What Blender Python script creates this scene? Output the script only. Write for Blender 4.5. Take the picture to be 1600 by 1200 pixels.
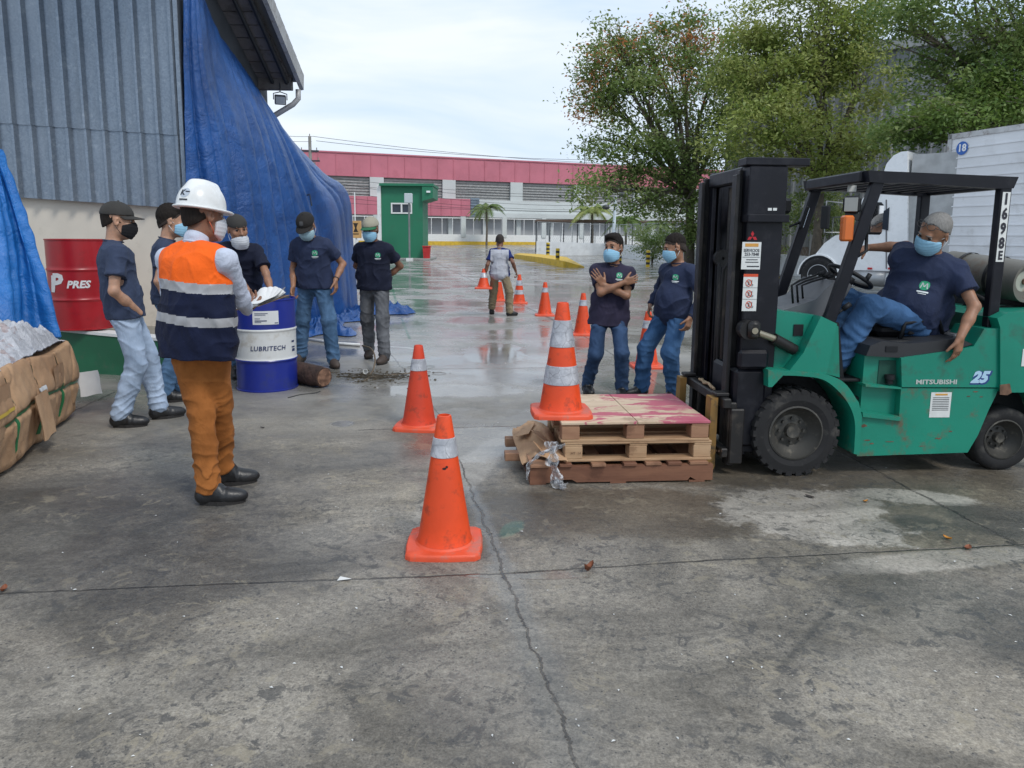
import bpy, bmesh, math, random, os
import numpy as np
from math import sin, cos, pi, radians, sqrt, atan2, tan, floor
from mathutils import Vector, Matrix
from mathutils.bvhtree import BVHTree

for o in list(bpy.data.objects): bpy.data.objects.remove(o)
scene = bpy.context.scene
col = scene.collection
random.seed(7)
RNG = np.random.default_rng(7)

# ------------------------------------------------------------------ camera
F_PX = 1150.0; CX = 800.0; CY = 545.0; CAM_H = 1.5; PITCH = .15; ROLL = .010
_fw = np.array([0, cos(PITCH), -sin(PITCH)]); _r0 = np.array([1., 0, 0]); _u0 = np.cross(_r0, _fw)
_rt = _r0*cos(ROLL) + _u0*sin(ROLL); _up = _u0*cos(ROLL) - _r0*sin(ROLL)
_C = np.array([0, 0, CAM_H])
cam_d = bpy.data.cameras.new('camera'); cam = bpy.data.objects.new('camera', cam_d); col.objects.link(cam)
cam.matrix_world = Matrix(((_rt[0], _up[0], -_fw[0], 0), (_rt[1], _up[1], -_fw[1], 0), (_rt[2], _up[2], -_fw[2], CAM_H), (0, 0, 0, 1)))
cam_d.sensor_width = 36; cam_d.lens = F_PX/1600*36
cam_d.shift_y = -(600-CY)/1600
cam_d.clip_start = .05; cam_d.clip_end = 3000
scene.camera = cam
scene.render.resolution_x = 1024; scene.render.resolution_y = 768
scene.view_settings.view_transform = 'Standard'; scene.view_settings.look = 'None'
scene.view_settings.exposure = 0.30; scene.view_settings.gamma = 1

# ------------------------------------------------------------------ sky + sun (overcast)
SUN_EL, SUN_AZ = 50, 140          # elevation, rotation
w = bpy.data.worlds.new('World'); scene.world = w; w.use_nodes = True
nt = w.node_tree; nt.nodes.clear()
def _n(t, **k):
    n = nt.nodes.new(t)
    for a, b in k.items(): setattr(n, a, b)
    return n
sky = _n('ShaderNodeTexSky', sky_type='NISHITA', sun_disc=False)
sky.sun_elevation = radians(SUN_EL); sky.sun_rotation = radians(SUN_AZ); sky.air_density = 1.2; sky.dust_density = 2.5
tc = _n('ShaderNodeTexCoord'); mp = _n('ShaderNodeMapping'); mp.inputs['Scale'].default_value = (1, 1, 3.2)
nz = _n('ShaderNodeTexNoise'); nz.inputs['Scale'].default_value = 2.1; nz.inputs['Detail'].default_value = 5; nz.inputs['Roughness'].default_value = .55
nz.inputs['Distortion'].default_value = .5
rp = _n('ShaderNodeValToRGB'); rp.color_ramp.elements[0].position = .36; rp.color_ramp.elements[1].position = .66
rp.color_ramp.elements[0].color = (5.2, 6.8, 9.0, 1); rp.color_ramp.elements[1].color = (8.4, 8.9, 9.4, 1)
mx = _n('ShaderNodeMix', data_type='RGBA'); mx.inputs[0].default_value = .88
bg = _n('ShaderNodeBackground'); bg.inputs[1].default_value = .1
out = _n('ShaderNodeOutputWorld')
L = nt.links.new
L(tc.outputs['Generated'], mp.inputs[0]); L(mp.outputs[0], nz.inputs['Vector']); L(nz.outputs[0], rp.inputs[0])
L(sky.outputs[0], mx.inputs[6]); L(rp.outputs[0], mx.inputs[7]); L(mx.outputs[2], bg.inputs[0]); L(bg.outputs[0], out.inputs[0])
sd = bpy.data.lights.new('sun', 'SUN'); sd.energy = 1.45; sd.angle = radians(14); sd.color = (1, .96, .9)
so = bpy.data.objects.new('sun', sd); col.objects.link(so)
# light comes from the right, slightly behind the camera
so.rotation_euler = (radians(90-SUN_EL), 0, radians(180-SUN_AZ))

# ------------------------------------------------------------------ pixel -> world helpers (used for measuring only)
def _ray(px, py): return _fw + _rt*(px-CX)/F_PX + _up*(CY-py)/F_PX
def G(px, py, z=0.0):
    d = _ray(px, py); return Vector(_C + d*((z-CAM_H)/d[2]))
def P(px, py, Y):
    d = _ray(px, py); return Vector(_C + d*(Y/d[1]))
def to_px(p):
    v = np.array(p)-_C; z = v@_fw; return CX+F_PX*(v@_rt)/z, CY-F_PX*(v@_up)/z

# ------------------------------------------------------------------ material helpers
class NT:
    def __init__(s, name):
        s.m = bpy.data.materials.new(name); s.m.use_nodes = True; s.t = s.m.node_tree
        s.t.nodes.clear(); s.out = s.n('ShaderNodeOutputMaterial'); s.b = s.n('ShaderNodeBsdfPrincipled')
        s.l(s.b.outputs[0], s.out.inputs[0]); s.tc = s.n('ShaderNodeTexCoord')
    def n(s, t, **k):
        n = s.t.nodes.new(t)
        for a, b in k.items(): setattr(n, a, b)
        return n
    def l(s, a, b): s.t.links.new(a, b)
    def setin(s, sock, v):
        if isinstance(v, (int, float)): sock.default_value = v
        elif isinstance(v, (tuple, list)): sock.default_value = tuple(v) if len(v) != 3 or len(sock.default_value) == 3 else (*v, 1)
        else: s.l(v, sock)
    def math(s, op, a, b=0.0, c=None, clamp=False):
        n = s.n('ShaderNodeMath', operation=op, use_clamp=clamp); s.setin(n.inputs[0], a); s.setin(n.inputs[1], b)
        if c is not None: s.setin(n.inputs[2], c)
        return n.outputs[0]
    def mix(s, f, a, b, bt='MIX'):
        n = s.n('ShaderNodeMix', data_type='RGBA', blend_type=bt); s.setin(n.inputs[0], f); s.setin(n.inputs[6], a); s.setin(n.inputs[7], b)
        return n.outputs[2]
    def mapping(s, v, scale=(1, 1, 1), rot=(0, 0, 0), loc=(0, 0, 0)):
        n = s.n('ShaderNodeMapping'); s.l(v, n.inputs[0]); n.inputs['Scale'].default_value = scale; n.inputs['Rotation'].default_value = rot; n.inputs['Location'].default_value = loc
        return n.outputs[0]
    def noise(s, scale, detail=4, rough=.55, vec=None, dist=0.0, sc3=None):
        v = vec or s.tc.outputs['Object']
        if sc3: v = s.mapping(v, sc3)
        n = s.n('ShaderNodeTexNoise'); s.l(v, n.inputs['Vector']); n.inputs['Scale'].default_value = scale
        n.inputs['Detail'].default_value = detail; n.inputs['Roughness'].default_value = rough; n.inputs['Distortion'].default_value = dist
        return n.outputs[0]
    def voro(s, scale, vec=None, feature='F1', out=0, sc3=None):
        v = vec or s.tc.outputs['Object']
        if sc3: v = s.mapping(v, sc3)
        n = s.n('ShaderNodeTexVoronoi', feature=feature); s.l(v, n.inputs['Vector']); n.inputs['Scale'].default_value = scale
        return n.outputs[out]
    def step(s, v, lo, hi):
        n = s.n('ShaderNodeMapRange', interpolation_type='SMOOTHSTEP'); s.setin(n.inputs[0], v)
        n.inputs[1].default_value = lo; n.inputs[2].default_value = hi; n.inputs[3].default_value = 0; n.inputs[4].default_value = 1
        return n.outputs[0]
    def bump(s, h, strength=.3, dist=.01, prev=None):
        n = s.n('ShaderNodeBump'); s.l(h, n.inputs['Height']); n.inputs['Strength'].default_value = strength; n.inputs['Distance'].default_value = dist
        if prev: s.l(prev, n.inputs['Normal'])
        return n.outputs[0]
    def fin(s, color=None, rough=None, metal=None, normal=None, **k):
        if color is not None: s.setin(s.b.inputs['Base Color'], color)
        if rough is not None: s.setin(s.b.inputs['Roughness'], rough)
        if metal is not None: s.setin(s.b.inputs['Metallic'], metal)
        if normal is not None: s.l(normal, s.b.inputs['Normal'])
        for a, b in k.items(): s.setin(s.b.inputs[a.replace('_', ' ')], b)
        return s.m

def c3(c, k=1.0): return (c[0]*k, c[1]*k, c[2]*k, 1)
def srgb(r, g, b, k=1.0):
    f = lambda v: ((v/255+.055)/1.055)**2.4 if v > 10 else v/255/12.92
    return (f(r)*k, f(g)*k, f(b)*k, 1)
_mc = {}
def paint(name, c, rough=.45, metal=0.0, vary=.18, scale=3.0, bump=.06, bscale=40, dirt=None, dirt_amt=.35, dirt_scale=5.0, spec=None):
    if name in _mc: return _mc[name]
    t = NT(name); f = t.step(t.noise(scale, 5), .3, .7)
    colr = t.mix(f, c3(c, 1-vary), c3(c, 1+vary*.6))
    if dirt:
        dm = t.math('MULTIPLY', t.step(t.noise(dirt_scale, 7, .65), .52, .68), dirt_amt)
        colr = t.mix(dm, colr, (*dirt[:3], 1))
    r = t.math('ADD', t.math('MULTIPLY', t.noise(scale*4, 4), .25), rough-.12)
    nrm = t.bump(t.noise(bscale, 4), bump, .01)
    k = {}
    if spec is not None: k['Specular_IOR_Level'] = spec
    _mc[name] = t.fin(colr, r, metal, nrm, **k); return _mc[name]
def cloth(name, c, vary=.25, scale=7, weave=450, c2=None, rough=.85, stretch=(1, 1, .6), fold=.35):
    if name in _mc: return _mc[name]
    t = NT(name); f = t.step(t.noise(scale, 5, .6, sc3=stretch), .32, .68)
    colr = t.mix(f, c3(c, 1-vary), c3(c2 or c, 1+vary*.5))
    fine = t.noise(weave, 2)
    colr = t.mix(.12, colr, t.mix(fine, c3(c, .5), c3(c, 1.6)))
    n1 = t.bump(t.noise(16, 4, .6, dist=1.2, sc3=(1, 1, .7)), fold, .02)
    n2 = t.bump(fine, .12, .003, n1)
    _mc[name] = t.fin(colr, rough, 0, n2, Sheen_Weight=.02, Specular_IOR_Level=.25); return _mc[name]
def flat(name, c, rough=.6, metal=0.0):
    if name in _mc: return _mc[name]
    t = NT(name); f = t.noise(25, 4)
    _mc[name] = t.fin(t.mix(f, c3(c, .85), c3(c, 1.12)), rough, metal); return _mc[name]

# ------------------------------------------------------------------ mesh helpers
def link(name, me, parent=None, loc=None):
    o = bpy.data.objects.new(name, me); col.objects.link(o)
    if parent: o.parent = parent
    if loc is not None: o.location = loc
    return o
def tag(o, label=None, cat=None, group=None, kind=None):
    if label: o['label'] = label
    if cat: o['category'] = cat
    if group: o['group'] = group
    if kind: o['kind'] = kind
    return o
def empty(name, loc, label, cat, rz=0.0, group=None):
    o = bpy.data.objects.new(name, None); col.objects.link(o); o.location = loc; o.rotation_euler = (0, 0, rz)
    o.empty_display_size = .1
    return tag(o, label, cat, group)
class MB:
    """collects geometry with per-face material slots and links it as one mesh object"""
    def __init__(s): s.v = []; s.f = []; s.mi = []
    def add(s, V, Fc, mi=0):
        b = len(s.v); s.v += [tuple(p) for p in V]; s.f += [tuple(i+b for i in f) for f in Fc]; s.mi += [mi]*len(Fc); return s
    def box(s, x0, x1, y0, y1, z0, z1, mi=0, M=None, bev=0.0):
        if bev > 0:
            e = bev; V = []
            # chamfered box: 24 verts
            xs, ys, zs = (x0, x1), (y0, y1), (z0, z1); idx = {}
            for i in (0, 1):
                for j in (0, 1):
                    for k in (0, 1):
                        sx, sy, sz = (1-2*i)*e, (1-2*j)*e, (1-2*k)*e
                        for a in range(3):
                            p = [xs[i]+(sx if a != 0 else 0), ys[j]+(sy if a != 1 else 0), zs[k]+(sz if a != 2 else 0)]
                            idx[(i, j, k, a)] = len(V); V.append(p)
            Fc = []
            for i in (0, 1): Fc.append([idx[(i, *c, 0)] for c in ((0, 0), (1, 0), (1, 1), (0, 1))])
            for j in (0, 1): Fc.append([idx[(a, j, b, 1)] for a, b in ((0, 0), (1, 0), (1, 1), (0, 1))])
            for k in (0, 1): Fc.append([idx[(a, b, k, 2)] for a, b in ((0, 0), (1, 0), (1, 1), (0, 1))])
            for i in (0, 1):
                for j in (0, 1):
                    Fc.append([idx[(i, j, 0, 0)], idx[(i, j, 1, 0)], idx[(i, j, 1, 1)], idx[(i, j, 0, 1)]])
                    Fc.append([idx[(i, 0, j, 0)], idx[(i, 1, j, 0)], idx[(i, 1, j, 2)], idx[(i, 0, j, 2)]])
                    Fc.append([idx[(0, i, j, 1)], idx[(1, i, j, 1)], idx[(1, i, j, 2)], idx[(0, i, j, 2)]])
                    for k in (0, 1): Fc.append([idx[(i, j, k, a)] for a in range(3)])
        else:
            V = [(x, y, z) for x in (x0, x1) for y in (y0, y1) for z in (z0, z1)]
            Fc = [(0, 1, 3, 2), (4, 6, 7, 5), (0, 4, 5, 1), (2, 3, 7, 6), (0, 2, 6, 4), (1, 5, 7, 3)]
        if M is not None: V = [M @ Vector(p) for p in V]
        return s.add(V, Fc, mi)
    def tube(s, pts, r, n=10, mi=0, cap=True):
        pts = [Vector(p) for p in pts]; m = len(pts)
        rs = r if isinstance(r, (list, tuple)) else [r]*m
        V = []; t0 = (pts[1]-pts[0]).normalized(); u = t0.orthogonal().normalized()
        for i, p in enumerate(pts):
            t = (pts[min(i+1, m-1)]-pts[max(i-1, 0)]).normalized()
            u = (u - t*u.dot(t)).normalized(); v = t.cross(u)
            V += [p+(u*cos(2*pi*k/n)+v*sin(2*pi*k/n))*rs[i] for k in range(n)]
        Fc = [(i*n+k, i*n+(k+1) % n, (i+1)*n+(k+1) % n, (i+1)*n+k) for i in range(m-1) for k in range(n)]
        if cap: Fc += [tuple(range(n))[::-1], tuple((m-1)*n+k for k in range(n))]
        return s.add(V, Fc, mi)
    def lathe(s, prof, n=32, mi=0, M=None, mis=None, close=False):
        """prof: list of (r, z); axis z"""
        V = [(r*cos(2*pi*k/n), r*sin(2*pi*k/n), z) for r, z in prof for k in range(n)]
        if M is not None: V = [M @ Vector(p) for p in V]
        m = len(prof); b = len(s.v); s.v += [tuple(p) for p in V]
        for i in range(m-1):
            for k in range(n):
                s.f.append((b+i*n+k, b+i*n+(k+1) % n, b+(i+1)*n+(k+1) % n, b+(i+1)*n+k)); s.mi.append(mis[i] if mis else mi)
        return s
    def prism(s, poly, y0, y1, mi=0, M=None):
        """poly: (x,z) outline extruded in y"""
        n = len(poly); V = [(x, y0, z) for x, z in poly]+[(x, y1, z) for x, z in poly]
        if M is not None: V = [M @ Vector(p) for p in V]
        Fc = [tuple(range(n)), tuple(range(n, 2*n))[::-1]]+[(i, i+n, (i+1) % n+n, (i+1) % n) for i in range(n)]
        return s.add(V, Fc, mi)
    def build(s, name, mats, parent=None, smooth=False, loc=None, angle=None):
        me = bpy.data.meshes.new(name); me.from_pydata(s.v, [], s.f)
        if not isinstance(mats, (list, tuple)): mats = [mats]
        for m in mats: me.materials.append(m)
        me.polygons.foreach_set('material_index', s.mi); me.update()
        bm = bmesh.new(); bm.from_mesh(me); bmesh.ops.recalc_face_normals(bm, faces=bm.faces); bm.to_mesh(me); bm.free()
        if smooth: me.polygons.foreach_set('use_smooth', [True]*len(me.polygons))
        o = link(name, me, parent, loc)
        if smooth and angle is not None:
            try: me.set_sharp_from_angle(angle=radians(angle))
            except Exception: pass
        return o
def frame(o, x=None, y=None, z=None):
    """matrix with given origin and axes"""
    x, y, z = Vector(x).normalized(), Vector(y).normalized(), Vector(z).normalized()
    return Matrix(((x[0], y[0], z[0], o[0]), (x[1], y[1], z[1], o[1]), (x[2], y[2], z[2], o[2]), (0, 0, 0, 1)))
def RZ(a): return Matrix.Rotation(a, 4, 'Z')
def TR(x, y, z): return Matrix.Translation((x, y, z))

def text_mesh(txt, size, bold=0.0, shear=0.0, extrude=0.0, sx=1.0, res=2, space=1.0):
    cu = bpy.data.curves.new('text', 'FONT'); cu.body = txt; cu.size = size; cu.offset = bold; cu.shear = shear; cu.extrude = extrude
    cu.align_x = 'CENTER'; cu.align_y = 'CENTER'; cu.resolution_u = res; cu.space_character = space
    o = bpy.data.objects.new('text', cu); col.objects.link(o)
    dg = bpy.context.evaluated_depsgraph_get(); me = bpy.data.meshes.new_from_object(o.evaluated_get(dg))
    V = [(v.co.x*sx, v.co.y, v.co.z) for v in me.vertices]; Fc = [tuple(p.vertices) for p in me.polygons]
    bpy.data.objects.remove(o); bpy.data.meshes.remove(me)
    return V, Fc
def text(mb, txt, M, size, mi=0, **k):
    """text lying in the local xy plane of M, facing +z"""
    V, Fc = text_mesh(txt, size, **k); mb.add([M @ Vector(v) for v in V], Fc, mi)
def bvh_of(o): 
    me = o.data; return BVHTree.FromPolygons([tuple(v.co) for v in me.vertices], [tuple(p.vertices) for p in me.polygons])
def project(V, M, bvh, off=.002, reach=.5):
    """drop flat decal points (local xy of M) along -z of M onto a surface"""
    z = (M.to_3x3() @ Vector((0, 0, 1))).normalized(); outv = []
    for v in V:
        p = M @ Vector(v); h = bvh.ray_cast(p+z*.15, -z, reach)
        outv.append(h[0]+z*off if h[0] is not None else p)
    return outv
def grid_decal(w, h, nx=8, ny=8, round_=0):
    V = []; Fc = []
    for j in range(ny+1):
        for i in range(nx+1):
            x = (i/nx-.5)*2; y = (j/ny-.5)*2
            if round_:
                a = x*sqrt(max(0, 1-y*y/2)); b = y*sqrt(max(0, 1-x*x/2)); x = x*(1-round_)+a*round_; y = y*(1-round_)+b*round_
            V.append((x*w/2, y*h/2, 0))
    for j in range(ny):
        for i in range(nx): a = j*(nx+1)+i; Fc.append((a, a+1, a+nx+2, a+nx+1))
    return V, Fc
def subdiv(V, Fc, n=1):
    for _ in range(n):
        V = [Vector(v) for v in V]; nf = []; em = {}
        def mid(a, b):
            k = (min(a, b), max(a, b))
            if k not in em: em[k] = len(V); V.append((V[a]+V[b])/2)
            return em[k]
        for f in Fc:
            for i in range(1, len(f)-1):
                a, b, c = f[0], f[i], f[i+1]; x, y, z = mid(a, b), mid(b, c), mid(c, a)
                nf += [(a, x, z), (x, b, y), (z, y, c), (x, y, z)]
        Fc = nf
    return V, Fc
def catmull(ctrl, nu, nv):
    """ctrl[col][row] -> (nu x nv) points by bicubic interpolation"""
    A = np.array([[list(p) for p in c] for c in ctrl], float)
    def interp(A, n):
        m = A.shape[0]; E = np.concatenate([[2*A[0]-A[1]], A, [2*A[-1]-A[-2]]]); o = []
        for i in range(n):
            t = i/(n-1)*(m-1); k = min(int(t), m-2); f = t-k
            p0, p1, p2, p3 = E[k], E[k+1], E[k+2], E[k+3]
            o.append(.5*((2*p1)+(-p0+p2)*f+(2*p0-5*p1+4*p2-p3)*f*f+(-p0+3*p1-3*p2+p3)*f**3))
        return np.array(o)
    B = interp(A, nu); B = interp(B.transpose(1, 0, 2), nv).transpose(1, 0, 2)
    return B
def sheet(B, name, mat, parent=None, thick=.006, disp=None):
    """grid of points (nu,nv,3) -> cloth sheet with real thickness"""
    nu, nv = B.shape[:2]
    du = np.gradient(B, axis=0); dv = np.gradient(B, axis=1); N = np.cross(du, dv); N /= np.linalg.norm(N, axis=2, keepdims=True)+1e-9
    if disp is not None: B = B + N*disp[..., None]
    b = B - N*thick
    mb = MB(); V = list(map(tuple, B.reshape(-1, 3))); Fc = [(i*nv+j, (i+1)*nv+j, (i+1)*nv+j+1, i*nv+j+1) for i in range(nu-1) for j in range(nv-1)]
    mb.add(V, Fc); mb.add(list(map(tuple, b.reshape(-1, 3))), [f[::-1] for f in Fc])
    me = bpy.data.meshes.new(name); me.from_pydata(mb.v, [], mb.f); me.materials.append(mat); me.polygons.foreach_set('use_smooth', [True]*len(me.polygons))
    return link(name, me, parent)
def vnoise(x, y, z=0.0, seed=0):
    """cheap smooth pseudo noise, works on arrays"""
    s = seed*1.37
    return (np.sin(x*1.0+1.9*np.sin(y*.7+s)+s)+np.sin(y*1.3+1.7*np.sin(z*.9+2*s)+1.1*s)+np.sin(z*1.1+1.5*np.sin(x*1.2+s*3)+2.3*s)
            + .5*np.sin(2.3*x-1.7*y+1.1*z+s*5)+.5*np.sin(1.9*y+2.1*z-1.3*x+s*7))/4.0
# ------------------------------------------------------------------ implicit surfaces -> one continuous mesh
class SDF:
    def __init__(s): s.ops = []
    def cap(s, a, b, ra, rb, k=.02, ax=None, sc=1.0, neg=False):
        a = np.array(a, float); b = np.array(b, float); m = max(ra, rb)*max(sc, 1)
        lo = np.minimum(a, b)-m; hi = np.maximum(a, b)+m; ba = b-a; L2 = ba@ba+1e-9
        X = np.array(ax, float)/np.linalg.norm(ax) if ax is not None else None
        def f(x, y, z):
            px, py, pz = x-a[0], y-a[1], z-a[2]
            t = np.clip((px*ba[0]+py*ba[1]+pz*ba[2])/L2, 0, 1)
            qx, qy, qz = px-t*ba[0], py-t*ba[1], pz-t*ba[2]
            if X is not None:
                c = (qx*X[0]+qy*X[1]+qz*X[2]); g = c*(1-1/sc); qx, qy, qz = qx-g*X[0], qy-g*X[1], qz-g*X[2]
            return np.sqrt(qx*qx+qy*qy+qz*qz)-(ra+(rb-ra)*t)
        s.ops.append((f, lo, hi, k, neg)); return s
    def ell(s, c, r, R=None, k=.02, neg=False):
        c = np.array(c, float); r = np.array(r, float); m = r.max(); R = np.eye(3) if R is None else np.array(R, float)
        def f(x, y, z):
            px, py, pz = x-c[0], y-c[1], z-c[2]
            q = [(px*R[0, i]+py*R[1, i]+pz*R[2, i])/r[i] for i in range(3)]
            n = np.sqrt(q[0]**2+q[1]**2+q[2]**2)
            n2 = np.sqrt((q[0]/r[0])**2+(q[1]/r[1])**2+(q[2]/r[2])**2)+1e-9
            return n*(n-1)/n2
        s.ops.append((f, c-m, c+m, k, neg)); return s
    def box(s, c, h, rr, R=None, k=.01, neg=False):
        c = np.array(c, float); h = np.array(h, float)-rr; m = np.linalg.norm(h)+rr; R = np.eye(3) if R is None else np.array(R, float)
        def f(x, y, z):
            px, py, pz = x-c[0], y-c[1], z-c[2]
            q = [np.abs(px*R[0, i]+py*R[1, i]+pz*R[2, i])-h[i] for i in range(3)]
            return np.sqrt(sum(np.maximum(a, 0)**2 for a in q))+np.minimum(np.maximum(np.maximum(q[0], q[1]), q[2]), 0)-rr
        s.ops.append((f, c-m, c+m, k, neg)); return s
    def mesh(s, h, post=None, name='surface'):
        lo = np.min([o[1] for o in s.ops if not o[4]], 0)-3*h-.02; hi = np.max([o[2] for o in s.ops if not o[4]], 0)+3*h+.02
        n = np.ceil((hi-lo)/h).astype(int)+1
        xs, ys, zs = [lo[i]+h*np.arange(n[i]) for i in range(3)]
        f = np.full(n, 1.0, np.float32)
        for fn, l, u, k, neg in s.ops:
            mg = k+2.5*h
            i0 = np.maximum(np.floor((l-mg-lo)/h).astype(int), 0); i1 = np.minimum(np.ceil((u+mg-lo)/h).astype(int)+1, n)
            if (i1 <= i0).any(): continue
            sl = tuple(slice(i0[i], i1[i]) for i in range(3))
            d = fn(xs[sl[0]][:, None, None], ys[sl[1]][None, :, None], zs[sl[2]][None, None, :]); a = f[sl]
            if neg:
                d = -d; hh = np.clip(.5-.5*(a-d)/k, 0, 1) if k > 0 else (a < d)*1.0
                f[sl] = a*(1-hh)+d*hh+k*hh*(1-hh)
            else:
                hh = np.clip(.5+.5*(a-d)/k, 0, 1); f[sl] = a*(1-hh)+d*hh-k*hh*(1-hh)
        if post is not None: f = post(f, xs[:, None, None], ys[None, :, None], zs[None, None, :])
        return surface_nets(np.asarray(f, np.float32), lo, h)
def surface_nets(f, lo, h):
    nx, ny, nz = f.shape; ins = f < 0
    c = np.zeros((nx-1, ny-1, nz-1), np.uint8)
    for i in (0, 1):
        for j in (0, 1):
            for k in (0, 1): c += ins[i:nx-1+i, j:ny-1+j, k:nz-1+k]
    act = (c > 0) & (c < 8); I = np.argwhere(act); idx = np.full(act.shape, -1, np.int64); idx[act] = np.arange(len(I))
    S = np.zeros((len(I), 3)); W = np.zeros(len(I))
    corners = [(i, j, k) for i in (0, 1) for j in (0, 1) for k in (0, 1)]
    for a in corners:
        for ax in range(3):
            if a[ax] == 0:
                b = list(a); b[ax] = 1
                va = f[I[:, 0]+a[0], I[:, 1]+a[1], I[:, 2]+a[2]]; vb = f[I[:, 0]+b[0], I[:, 1]+b[1], I[:, 2]+b[2]]
                m = (va < 0) != (vb < 0); t = np.where(m, va/(va-vb+1e-12), 0)
                for q in range(3): S[:, q] += np.where(m, a[q]+(t if q == ax else 0), 0)
                W += m
    V = (I+S/W[:, None])*h+lo
    Fs = []
    for ax in range(3):
        b, d = [(1, 2), (2, 0), (0, 1)][ax]
        n = [nx, ny, nz]; sl = [slice(1, n[q]-1) for q in range(3)]; sl[ax] = slice(0, n[ax]-1)
        s2 = list(sl); s2[ax] = slice(1, n[ax])
        A = ins[tuple(sl)]; B = ins[tuple(s2)]; E = np.argwhere(A != B); fl = A[A != B]
        off = np.array([s_.start for s_ in sl]); E = E+off
        q = []
        for db, dd in ((-1, -1), (0, -1), (0, 0), (-1, 0)):
            e = E.copy(); e[:, b] += db; e[:, d] += dd; q.append(idx[e[:, 0], e[:, 1], e[:, 2]])
        Q = np.stack(q, 1); Q = np.where(fl[:, None], Q, Q[:, ::-1]); Fs.append(Q[(Q >= 0).all(1)])
    return V, np.concatenate(Fs)
def sdf_obj(name, V, Q, mats, parent=None, mi=None, smooth=True, relax=1):
    # a light Laplacian relax takes the voxel stepping out
    for _ in range(relax):
        e = np.concatenate([Q[:, [0, 1]], Q[:, [1, 2]], Q[:, [2, 3]], Q[:, [3, 0]]]); S = np.zeros_like(V); W = np.zeros(len(V))
        np.add.at(S, e[:, 0], V[e[:, 1]]); np.add.at(W, e[:, 0], 1); np.add.at(S, e[:, 1], V[e[:, 0]]); np.add.at(W, e[:, 1], 1)
        V = V*.5+.5*S/np.maximum(W, 1)[:, None]
    me = bpy.data.meshes.new(name); me.vertices.add(len(V)); me.vertices.foreach_set('co', V.astype(np.float32).ravel())
    me.loops.add(len(Q)*4); me.loops.foreach_set('vertex_index', Q.astype(np.int32).ravel())
    me.polygons.add(len(Q)); me.polygons.foreach_set('loop_start', np.arange(0, len(Q)*4, 4, dtype=np.int32)); me.polygons.foreach_set('loop_total', np.full(len(Q), 4, np.int32))
    if not isinstance(mats, (list, tuple)): mats = [mats]
    for m in mats: me.materials.append(m)
    if mi is not None: me.polygons.foreach_set('material_index', mi(V[Q].mean(1)).astype(np.int32))
    me.update(calc_edges=True); me.validate()
    me.polygons.foreach_set('use_smooth', [smooth]*len(me.polygons))
    return link(name, me, parent)

# ------------------------------------------------------------------ people
def rotm(yaw=0, pitch=0, roll=0):
    """columns = right, forward, up of the part; pitch>0 bows forward, roll>0 leans to own right, yaw>0 turns left"""
    return np.array((Matrix.Rotation(yaw, 3, 'Z') @ Matrix.Rotation(roll, 3, 'Y') @ Matrix.Rotation(-pitch, 3, 'X')), float)
def ik(a, b, l1, l2, pole):
    a = np.array(a, float); b = np.array(b, float); d = b-a; L = np.linalg.norm(d); Lm = (l1+l2)*.999
    if L > Lm: b = a+d/L*Lm; d = b-a; L = Lm
    u = d/L; x = (l1*l1-l2*l2+L*L)/(2*L); hgt = sqrt(max(l1*l1-x*x, 0)); p = np.array(pole, float); p = p-u*(p@u); p /= np.linalg.norm(p)+1e-9
    return a+u*x+p*hgt, b
SKINS = {}
def skin_mat(tone):
    if tone not in SKINS:
        t = NT('skin'); c = {'tan': (.30, .155, .092), 'brown': (.20, .095, .055), 'light': (.41, .235, .155)}[tone]
        f = t.step(t.noise(22, 4), .3, .7); cc = t.mix(f, c3(c, .82), (c[0]*1.12, c[1]*1.05, c[2], 1))
        SKINS[tone] = t.fin(cc, .52, 0, t.bump(t.noise(180, 3), .15, .002), Subsurface_Weight=.08, Subsurface_Radius=(.01, .004, .002))
    return SKINS[tone]
HAIR = None
def hair_mat(grey=False):
    n = 'grey_hair' if grey else 'black_hair'
    if n in _mc: return _mc[n]
    t = NT(n); t.b.inputs['Specular IOR Level'].default_value = .12; f = t.noise(140, 3, sc3=(1, 1, .25)); c = ((.12, .115, .11, 1), (.34, .33, .31, 1)) if grey else ((.006, .005, .005, 1), (.03, .024, .02, 1))
    _mc[n] = t.fin(t.mix(f, *c), .75, 0, t.bump(f, .6, .004)); return _mc[n]

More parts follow.
